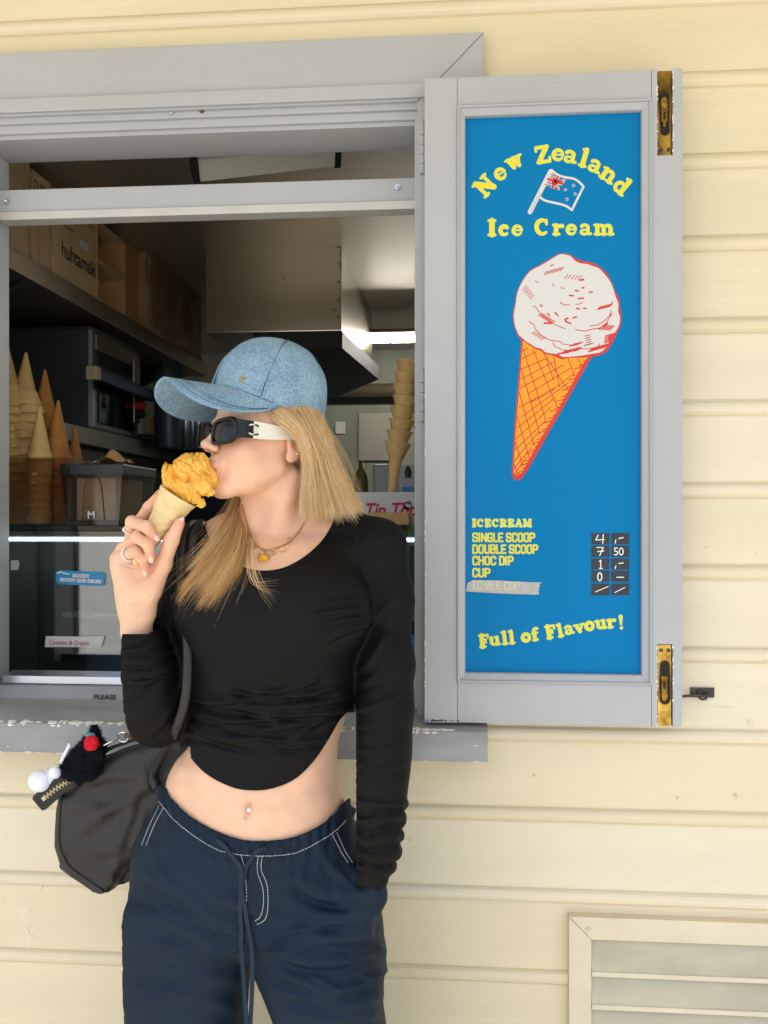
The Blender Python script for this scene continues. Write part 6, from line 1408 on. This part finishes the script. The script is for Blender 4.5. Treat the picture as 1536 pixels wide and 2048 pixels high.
# ---- hair
M_hair = mat('blonde_hair', S('#caa06a'), .38, spec=.55, vcol='tint')
def sd_all(P):
    d = np.minimum(np.minimum(sd_head(P), sd_neck(P)-.002), sd_shirt(P)); return d
def push(P, margin):
    sh_ = P.shape; Q = P.reshape(-1, 3).copy()
    for _ in range(2):
        d = sd_all(Q); bad = d < margin
        if not bad.any(): break
        q = Q[bad]; e = .002; d0 = d[bad]; g = np.stack([sd_all(q+np.eye(3)[k]*e)-d0 for k in range(3)], 1); g /= np.linalg.norm(g, axis=1)[:, None]+1e-9
        Q[bad] = q+g*(margin-d0)[:, None]
    return Q.reshape(sh_)
def hairlock(guides, n, seed, r=.00030, pts=11, spread=.004, tipspread=.010, base='#f0cb92', dark='#b98750', light='#ffeecb', layers=.012, clump=40, shift=.0, trim=.16, gather=.5):
    rs = np.random.RandomState(seed); G_ = np.array([spline([W(*p) for p in g], pts) for g in guides])  # (g,pts,3)
    ng = len(G_); cl = rs.rand(clump); cl.sort(); cu = rs.randint(0, clump, n); loose = rs.rand(n) < .22; t1 = np.linspace(0, 1, pts)[None]; du = rs.randn(n)*(1.1/clump+.012); du[loose] *= 4
    u = np.clip(cl[cu][:, None]+du[:, None]*(1-gather*t1**1.3), 0, 1)*(ng-1)
    i = np.clip(u.astype(int), 0, ng-2); f = (u-i)[..., None]; pi_ = np.arange(pts)[None]; S_ = G_[i, pi_]*(1-f)+G_[i+1, pi_]*f
    t = t1[..., None]
    off = rs.randn(n, 1, 3)*spread*(1-.6*gather*t1[..., None]); co = rs.randn(clump, 1, 3)*tipspread*.6; S_ = S_+off*(.5+.5*t)+(co[cu]+rs.randn(n, 1, 3)*tipspread*.16)*t**1.6
    S_[..., 1] += (rs.rand(n, 1)*layers)
    wave = rs.rand(n, 1)*6.28; S_[..., 0] += .0012*np.sin(t[..., 0]*rs.uniform(3, 9, (n, 1))+wave)*t[..., 0]
    # cut strands to uneven length
    cut = (1-rs.rand(n)**1.3*trim*.7)*(1-rs.rand(clump)*trim*.5)[cu]; tt = np.linspace(0, 1, pts)[None, :]*cut[:, None]*(pts-1); k = np.clip(tt.astype(int), 0, pts-2); fr = (tt-k)[..., None]; ar = np.arange(n)[:, None]
    S_ = S_[ar, k]*(1-fr)+S_[ar, k+1]*fr
    S_ = push(S_, .0025+.003*rs.rand())
    c0, c1, c2 = np.array(S(base)), np.array(S(dark)), np.array(S(light)); mixv = np.clip(rs.randn(clump)[cu]*.35+rs.randn(n)*.35, -1, 1)[:, None]
    col_ = np.where(mixv > 0, c0+(c2-c0)*mixv, c0+(c1-c0)*-mixv)
    return S_, col_, np.full(n, r)*rs.uniform(.6, 1.3, n)
def strands_mesh(name, sets, par, mt):
    VV, FF, CC_ = [], [], []; o_ = 0
    for S_, col_, r in sets:
        n, p = S_.shape[:2]; T = np.gradient(S_, axis=1); T /= np.linalg.norm(T, axis=2, keepdims=True)+1e-9
        ref = np.array([.3, -.9, .2]); s = np.cross(T, ref); s /= np.linalg.norm(s, axis=2, keepdims=True)+1e-9; q = np.cross(T, s)
        rad = r[:, None]*np.interp(np.linspace(0, 1, p), [0, .45, 1], [1, .95, .12])[None]
        ring_ = [S_+(s*math.cos(a)+q*math.sin(a))*rad[..., None] for a in (0, 2.0944, 4.1888)]
        V = np.stack(ring_, 2).reshape(-1, 3); base = (np.arange(n)[:, None]*p+np.arange(p-1)[None])*3
        for k in range(3):
            k2 = (k+1) % 3; FF.append((np.stack([base+k, base+k2, base+3+k2, base+3+k], -1).reshape(-1, 4))+o_)
        VV.append(V); CC_.append(np.repeat(col_, p*3, 0)); o_ += len(V)
    V = np.vstack(VV); Fc = np.vstack(FF); C_ = np.vstack(CC_)
    me = bpy.data.meshes.new(name); me.vertices.add(len(V)); me.vertices.foreach_set('co', V.astype(np.float32).ravel()); me.loops.add(Fc.size); me.loops.foreach_set('vertex_index', Fc.astype(np.int32).ravel())
    me.polygons.add(len(Fc)); me.polygons.foreach_set('loop_start', np.arange(0, Fc.size, 4, dtype=np.int32)); me.update(calc_edges=True); me.polygons.foreach_set('use_smooth', np.ones(len(Fc), bool))
    a = me.color_attributes.new('tint', 'FLOAT_COLOR', 'POINT'); a.data.foreach_set('color', np.hstack([C_, np.ones((len(C_), 1))]).astype(np.float32).ravel())
    o = bpy.data.objects.new(name, me); COL.objects.link(o); me.materials.append(mt); setpar(o, par); return o
near = [[(526, 806, -.050), (545, 832, -.078), (572, 850, -.088), (602, 876, -.086), (614, 925, -.074), (608, 975, -.064), (602, 1015, -.062), (604, 1052, -.066)],
        [(548, 800, -.050), (576, 832, -.084), (602, 860, -.088), (618, 905, -.082), (622, 960, -.072), (622, 1005, -.064), (624, 1046, -.064)],
        [(575, 806, -.048), (602, 845, -.080), (622, 885, -.082), (634, 930, -.076), (642, 975, -.068), (650, 1010, -.062), (656, 1036, -.060)],
        [(602, 808, -.042), (625, 850, -.068), (644, 895, -.068), (658, 940, -.062), (670, 980, -.056), (682, 1010, -.050), (692, 1034, -.048)],
        [(622, 812, -.022), (645, 860, -.044), (660, 905, -.044), (676, 950, -.040), (692, 985, -.036), (704, 1010, -.032), (716, 1026, -.030)],
        [(630, 818, .008), (650, 870, -.004), (663, 915, -.004), (680, 955, -.006), (697, 990, -.010), (710, 1010, -.014), (720, 1022, -.016)]]
back = [[(636, 830, .03), (648, 890, .035), (655, 950, .035), (664, 1000, .03), (676, 1030, .02)], [(610, 830, .06), (615, 900, .065), (618, 960, .06), (625, 1005, .05), (640, 1030, .035)],
        [(570, 840, .075), (570, 900, .08), (575, 960, .075), (585, 1005, .06), (600, 1030, .045)], [(525, 840, .07), (522, 900, .08), (525, 960, .078), (535, 1005, .062), (545, 1035, .045)]]
far = [[(500, 900, .07), (482, 960, .060), (470, 1005, .02), (452, 1050, -.045), (422, 1100, -.085), (380, 1150, -.105), (322, 1196, -.108)],
       [(505, 900, .07), (488, 965, .060), (476, 1015, .01), (455, 1065, -.055), (425, 1120, -.095), (388, 1170, -.110), (352, 1214, -.112)],
       [(512, 900, .07), (494, 965, .060), (484, 1020, .005), (470, 1075, -.06), (448, 1130, -.105), (415, 1180, -.115), (378, 1232, -.116)],
       [(512, 900, .07), (490, 970, .065), (482, 1025, .015), (478, 1075, -.055), (466, 1125, -.105), (432, 1180, -.116), (396, 1232, -.118)],
       [(516, 905, .07), (494, 975, .065), (486, 1030, .010), (487, 1070, -.050), (484, 1115, -.100), (455, 1165, -.116), (415, 1215, -.118)]]
sets = [hairlock(near, 10500, 1, trim=.42, clump=80, tipspread=.009), hairlock(near, 2200, 2, layers=.03, dark='#7a5630'), hairlock(back, 3000, 3, base='#c89a62', dark='#8f6a3c', light='#e6c08a'),
        hairlock(far, 6200, 4, base='#dcae6c', dark='#9a6a36', light='#fbdaa2', tipspread=.014, trim=.45, clump=26, gather=.65), hairlock(far, 420, 5, r=.00022, spread=.010, tipspread=.034, light='#efd9b0', trim=.4),
        hairlock(near, 320, 6, r=.00020, spread=.008, tipspread=.020, light='#efd9b0', trim=.3)]
wisps = [[(498, 1075, -.07), (497, 1110, -.11), (505, 1150, -.12), (520, 1180, -.12), (545, 1205, -.12)], [(494, 1075, -.07), (490, 1120, -.115), (500, 1160, -.12), (520, 1165, -.12), (565, 1160, -.12)], [(640, 850, .0), (665, 880, .0), (690, 930, -.0), (705, 975, -.01), (722, 1000, -.015)]]
for k, wg in enumerate(wisps): sets.append(hairlock([wg, [(a+14, b+6, c) for a, b, c in wg]], 16, 20+k, r=.00018, spread=.004, tipspread=.016, light='#efd9b0', clump=6))
hair = strands_mesh('hair', sets, person, M_hair); hair['kind'] = 'stuff'
# ================================================================== held ice cream
ic = empty('ice_cream_cone', tuple(W(300, 1100, -.09)), 'pale wafer cone with golden hokey pokey ice cream scoop held at the lips', 'ice cream')
tipc, rimc = W(268, 1129, -.094), W(357, 991, -.088); axc = rimc-tipc; Lc = np.linalg.norm(axc); axc /= Lc
M_wafer2 = mat('fresh_wafer', S('#ecd39c', .95), .65, sss=.08, bump=((300, .12),), var=(30, .08))
e1 = np.cross(axc, [0, 1.0, 0]); e1 /= np.linalg.norm(e1); e2 = np.cross(axc, e1)
V = []; NU, NV = 96, 90
for j in range(NV+1):
    t = j/NV
    for i in range(NU):
        a = 2*math.pi*i/NU
        if t < .70: r = .0050+(.0205-.0050)*(t/.70); r += .0014*abs(math.sin(3*a-26*t))**.6*np.clip(t*8, 0, 1)-.0004
        elif t < .73: r = .0205+(t-.70)/.03*.0030
        else: r = .0235+(t-.73)/.27*.0062
        if t > .95: r += .0009
        if t < .03: r *= math.sqrt(max(.02, t/.03))
        V.append(tipc+axc*(Lc*t)+(e1*math.cos(a)+e2*math.sin(a))*r)
for r_, t in ((.0275, 1.0), (.0255, .93), (.001, .86)):
    for i in range(NU): a = 2*math.pi*i/NU; V.append(tipc+axc*(Lc*t)+(e1*math.cos(a)+e2*math.sin(a))*r_)
Fc = [[j*NU+i, j*NU+(i+1) % NU, (j+1)*NU+(i+1) % NU, (j+1)*NU+i] for j in range(NV+3) for i in range(NU)]
wafer = obj('wafer', V, Fc, M_wafer2, ic, True)
# embossed letters on the collar
cu = bpy.data.curves.new('t', 'FONT'); cu.body = 'SWIRL'; cu.size = .0125; cu.offset = .0003; o = bpy.data.objects.new('t', cu); COL.objects.link(o); dg = bpy.context.evaluated_depsgraph_get(); dg.update()
me = bpy.data.meshes.new_from_object(o.evaluated_get(dg)); bpy.data.objects.remove(o); T_ = np.array([q.co[:] for q in me.vertices]); TF = [list(p.vertices) for p in me.polygons]; bpy.data.meshes.remove(me)
vw = CAM-rimc; vw -= axc*(vw@axc); vw /= np.linalg.norm(vw); sdv = np.cross(vw, axc); sdv = sdv if sdv[0] > 0 else -sdv
T_[:, 0] -= T_[:, 0].mean(); ang = T_[:, 0]/.0262; hh = Lc*.805+T_[:, 1]; rr = .0235+(hh/Lc-.73)/.27*.0062+.0005
obj('embossing', tipc+axc*hh[:, None]+(vw*np.cos(ang)[:, None]+sdv*np.sin(ang)[:, None])*rr[:, None], TF, M_wafer2, wafer)
# scoop: torn, folded ice cream
Mi = mat('hokey_pokey', S('#f7c35a'), .38, sss=.15, spec=.45, bump=((420, .25), (170, .25)), var=(55, .22), col2=S('#e2a032'))
Mi.node_tree.nodes['Principled BSDF'].inputs['Subsurface Radius'].default_value = (1, .7, .3)
lump = [((351, 968, -.088), (.0250, .026, .015)), ((340, 948, -.094), (.0155, .020, .015)), ((374, 938, -.090), (.022, .024, .022)), ((396, 930, -.084), (.018, .020, .019)), ((416, 946, -.076), (.0125, .015, .018)), ((398, 962, -.088), (.020, .020, .017)), ((405, 978, -.094), (.014, .012, .010)), ((383, 990, -.096), (.015, .012, .014)), ((334, 940, -.094), (.009, .010, .009)), ((418, 984, -.092), (.0085, .006, .0065)), ((366, 978, -.100), (.018, .012, .012)), ((376, 920, -.090), (.013, .014, .010)), ((328, 928, -.094), (.0042, .0042, .0042)), ((402, 1006, -.094), (.0065, .006, .008)), ((330, 962, -.094), (.009, .012, .012)), ((425, 960, -.072), (.0085, .012, .013))]
def sd_ice(P):
    d = None
    for c, r in lump:
        e = sd_ell(P, W(*c), r); d = e if d is None else smin(d, e, .0014)
    Q = P@np.array([[.8, 0, .6], [0, 1, 0], [-.6, 0, .8]]).T*np.array([2.6, 1, .7]); ridg = 1-np.abs(vnoise(Q, 110, 3)); d = d-.0024*(ridg-.6)-.0018*fbm(P, 120, 2, 8)-.0005*fbm(P, 420, 2, 12)
    crack = np.abs(vnoise(P, 62, 21)); d = d+.0032*np.exp(-(crack/.10)**2)
    return d
V, Fc = snets(sd_ice, W(310, 1030, -.14), W(450, 890, -.04), .00105); obj('scoop', V, Fc, Mi, ic, True)
rs = np.random.RandomState(2); bvi = bvh_of(V, Fc)
for k in range(5):
    P = drape([(rs.uniform(335, 415), rs.uniform(925, 995))], [bvi], .0002)
    if len(P): MB().ball(P[0], rs.uniform(.0010, .0020, 3), 4).build('toffee_chip', mat('toffee', S('#c98a30'), .3) if k == 0 else MATS['toffee'], ic)
# ================================================================== bag
M_leather = mat('black_leather', S('#2b2827'), .42, spec=.45, bump=((260, .35), (700, .25), (24, .15)), var=(8, .15))
M_leather2 = mat('black_leather_edge', S('#121111'), .45, bump=(300, .2))
bag = empty('tote_bag', tuple(W(220, 1784, .11)), 'slouchy black leather shoulder tote hanging at the hip with open zip end', 'bag')
BD = .105
front_ = [(190, 1519), (240, 1500), (310, 1479), (400, 1455), (420, 1520), (400, 1640), (330, 1700), (277, 1706), (256, 1738), (226, 1785), (208, 1784), (146, 1741), (128, 1717), (119, 1682), (121, 1612), (129, 1580), (150, 1573), (172, 1556), (186, 1536)]
gus_ = [(128, 1584), (121, 1612), (95, 1648), (104, 1680), (115, 1706), (130, 1728), (150, 1745), (226, 1782), (262, 1756), (285, 1740), (330, 1700), (330, 1560), (200, 1540)]
def sd_poly3(P, poly, yc, half, rnd):
    x, y = toPx(np.stack([P[:, 0], np.full(len(P), PYB+yc), P[:, 2]], 1)); d2 = polyfield(poly, x, y)*.00081+rnd; dy_ = np.abs(P[:, 1]-(PYB+yc))-half+rnd
    return np.minimum(np.maximum(d2, dy_), 0)+np.hypot(np.maximum(d2, 0), np.maximum(dy_, 0))-rnd
def sd_bag(P):
    d = sd_poly3(P, front_, BD-.012, .034, .016)
    return smin(d, sd_poly3(P, gus_, BD+.022, .030, .008), .004)
VB2, FB2 = snets(sd_bag, W(80, 1800, BD-.075), W(435, 1440, BD+.085), .0034); VB2 = relax(VB2, FB2, 2, .5); NB2 = normals(VB2, FB2)
bf = [([(296, 1560), (230, 1610), (165, 1660)], 20, .007), ([(292, 1570), (262, 1640), (240, 1730)], 16, .008), ([(180, 1560), (230, 1550), (290, 1548)], 16, .006), ([(150, 1590), (210, 1600), (260, 1585)], 16, -.004), ([(140, 1690), (190, 1700), (240, 1690)], 20, .005), ([(150, 1720), (190, 1735), (225, 1760)], 14, .004), ([(300, 1575), (290, 1640), (270, 1690)], 10, .006)]
VB2 = foldup(VB2, NB2, bf)+NB2*(.0025*fbm(VB2, 22, 3, 4))[:, None]
bbody = obj('body', VB2, FB2, M_leather, bag, True); bv_bag = bvh_of(VB2, FB2)
for path in ([(129, 1580), (121, 1612), (119, 1682), (129, 1716), (147, 1740), (208, 1782)],):
    P = drape(path, [bv_bag], .0005, 60); MB().tube(P, .0016, 6).build('piping', M_leather2, bag, True)
P = drape([(131, 1577), (152, 1571), (172, 1556), (184, 1538), (194, 1522), (260, 1496), (330, 1475)], [bv_bag], .0004, 60); MB().tube(P, .0014, 6).build('piping', M_leather2, bag, True)
# straps over the shoulder
def strap(name, ctrl, w_, th=.0028):
    P = spline([W(*c) for c in ctrl], 90); T = np.gradient(P, axis=0); T /= np.linalg.norm(T, axis=1)[:, None]; s = np.cross(T, [.25, -.95, .1]); s /= np.linalg.norm(s, axis=1)[:, None]; nn = np.cross(s, T); V = []
    prof_ = [(-1, 0), (-.8, .7), (0, 1), (.8, .7), (1, 0), (.8, -.7), (0, -1), (-.8, -.7)]
    for i in range(len(P)): V += [P[i]+s[i]*w_*a+nn[i]*th*b for a, b in prof_]
    Fc = [[i*8+k, i*8+(k+1) % 8, i*8+8+(k+1) % 8, i*8+8+k] for i in range(len(P)-1) for k in range(8)]+[list(range(8))[::-1], [len(P)*8-8+k for k in range(8)]]
    return obj(name, V, Fc, M_leather, bag, True)
strap('strap', [(313, 1578, .045), (306, 1548, .046), (327, 1506, .0), (352, 1458, -.072), (369, 1405, -.092), (375, 1340, -.094), (374, 1270, -.086), (366, 1190, -.070), (362, 1120, -.052), (366, 1075, -.040), (378, 1052, -.010), (392, 1050, .03), (398, 1080, .07), (400, 1200, .085), (396, 1350, .09), (390, 1460, .10)], .0070, .0036)
strap('strap', [(360, 1470, .11), (372, 1400, .10), (380, 1250, .09), (384, 1120, .082), (392, 1068, .055), (402, 1046, .02), (398, 1052, -.018), (386, 1078, -.040), (384, 1130, -.05)], .0070, .0036)
m = MB(); P5 = drape([(300, 1543), (312, 1541), (318, 1580), (309, 1587), (302, 1570)], [bv_bag], .0015)
if len(P5) == 5: V = list(P5)+[q+np.array([0, -.003, 0]) for q in P5]; m.add(np.array(V), [[9, 8, 7, 6, 5]]+[[i, (i+1) % 5, 5+(i+1) % 5, 5+i] for i in range(5)]); m.build('strap_tab', M_leather2, bag)
stitch('tab_stitching', [(303, 1546), (306, 1575), (311, 1584)], [bv_bag], mat('grey_thread', S('#4a4747'), .7), bag, .0005, 30, (2, 1), .003)
# zip end flap
zc = [(176, 1550), (150, 1556), (120, 1572), (92, 1594), (76, 1608)]; P = spline([W(x, y, BD-.055+.02*(k == 0)) for k, (x, y) in enumerate(zc)], 30)
T = np.gradient(P, axis=0); T /= np.linalg.norm(T, axis=1)[:, None]; s = np.cross(T, [0, -1.0, 0]); s /= np.linalg.norm(s, axis=1)[:, None]; V = []
wd = np.interp(np.linspace(0, 1, 30), [0, .9, .97, 1], [.0125, .0150, .0145, .0115])
for i in range(30): V += [P[i]+s[i]*wd[i]+[0, -.004, 0], P[i]-s[i]*wd[i]+[0, -.004, 0], P[i]-s[i]*(wd[i]+.001)+[0, .003, 0], P[i]+s[i]*(wd[i]+.001)+[0, .003, 0]]
zf = obj('zip_flap', V, [[i*4+k, i*4+(k+1) % 4, i*4+4+(k+1) % 4, i*4+4+k] for i in range(29) for k in range(4)]+[[3, 2, 1, 0], [116+k for k in range(4)]], M_leather2, bag)
m = MB(); M_zip = mat('zip_metal', S('#b9a88c'), .3, 1.0)
for k in range(26):
    p = P[2]+(P[20]-P[2])*0; q = k/25*19+2; i = int(q); fr = q-i; c = P[i]*(1-fr)+P[min(i+1, 29)]*fr+np.array([0, -.0052, 0])+s[i]*(.0016 if k % 2 else -.0016)*1.0
    m.obox(c, T[i]*.0011, s[i]*.0030, np.array([0, .0010, 0]))
zt_ = m.build('zip_teeth', M_zip, zf); zt_['kind'] = 'stuff'
MB().obox(P[22]+np.array([0, -.0055, 0]), T[22]*.0035, s[22]*.0036, np.array([0, .0018, 0]), .0005).build('zip_stop', M_zip, zf)
# top opening edge and ring
MB().tube(spline([W(188, 1522, .085), W(205, 1503, .075), W(250, 1486, .07), (W(300, 1468, .075)), W(345, 1452, .085)], 30), .0030, 8).build('top_edge', M_leather2, bag, True)
MB().tube(spline([W(140, 1562, .075), W(165, 1540, .08), W(192, 1516, .085), W(230, 1494, .10)], 30), .0016, 6).build('top_edge', M_leather2, bag, True)
cr = W(246, 1474, .062); MB().tube([cr+np.array([.0085*math.cos(t), -.002*math.sin(t), .0085*math.sin(t)]) for t in np.linspace(0, 2*math.pi, 26)], .0016, 8, cap=False).build('metal_ring', M_silver, bag, True)
MB().tube([cr+np.array([.004, -.004, .003]), W(262, 1471, .064), W(272, 1474, .07)], .0042, 8).build('ring_loop', mat('brown_leather', S('#5c4030'), .5), bag, True)
# ---- plush charm hanging from the ring
chm = empty('bag_charm', tuple(W(150, 1545, .05)), 'fluffy black plush charm with red pompom and white feet clipped on the tote', 'charm')
M_fluff = mat('black_fleece', S('#12141c'), .95, spec=.1, bump=((300, 1.0), (120, .8))); M_redf = mat('red_fleece', S('#d0152b'), .95, bump=((260, 1.0),)); M_wf = mat('white_plush', S('#e9ebf4'), .8, bump=(200, .3))
pl_ = [((170, 1518, .055), (.027, .022, .026)), ((185, 1490, .055), (.018, .018, .018)), ((150, 1538, .055), (.026, .020, .022)), ((168, 1538, .055), (.030, .020, .020)), ((190, 1466, .058), (.008, .008, .016)), ((138, 1535, .06), (.014, .012, .010)), ((120, 1533, .055), (.010, .010, .008)), ((186, 1500, .05), (.024, .02, .022))]
def sd_pl(P):
    d = None
    for c, r in pl_: e = sd_ell(P, W(*c), r); d = e if d is None else smin(d, e, .006)
    return d-.0022*fbm(P, 210, 2, 4)
V, Fc = snets(sd_pl, W(95, 1580, .0), W(230, 1440, .10), .0018); fl = obj('fleece_body', V, Fc, M_fluff, chm, True); Nn = normals(V, Fc)
rs = np.random.RandomState(9); ii = rs.choice(len(V), 3000); S_ = np.stack([V[ii], V[ii]+Nn[ii]*.002+rs.randn(3000, 3)*.0006, V[ii]+Nn[ii]*.0035+rs.randn(3000, 3)*.002], 1)
fz = strands_mesh('fleece_fuzz', [(S_, np.tile(np.array(S('#14151c')), (3000, 1)), np.full(3000, .0003))], chm, mat('fuzz', S('#14151c'), .9, vcol='tint')); fz['kind'] = 'stuff'
cp = W(183, 1487, .028); V, Fc = snets(lambda P: sd_ell(P, cp, (.0125, .010, .0125))-.0022*fbm(P, 260, 2, 3), cp-.02, cp+.02, .0013); obj('red_pompom', V, Fc, M_redf, chm, True)
for c, r in (((80, 1562, .05), (.020, .016, .0185)), ((96, 1556, .058), (.018, .016, .016)), ((110, 1545, .04), (.0105, .010, .0105))): MB().ball(W(*c), r, 14).build('white_foot', M_wf, chm, True)
for k in range(6): MB().ball(W(122+k*3.2, 1524-k*6.5, .045), (.003, .003, .0045), 6).build('white_spike', M_wf, chm, True)
MB().ball(W(181, 1471, .045), (.009, .006, .005), 8).build('teal_bow', mat('teal_felt', S('#4f9a96'), .9), chm, True)
MB().tube(spline([W(205, 1492, .045), W(222, 1484, .05), W(238, 1476, .058)], 12), .0018, 6).build('clip', M_silver, chm, True)
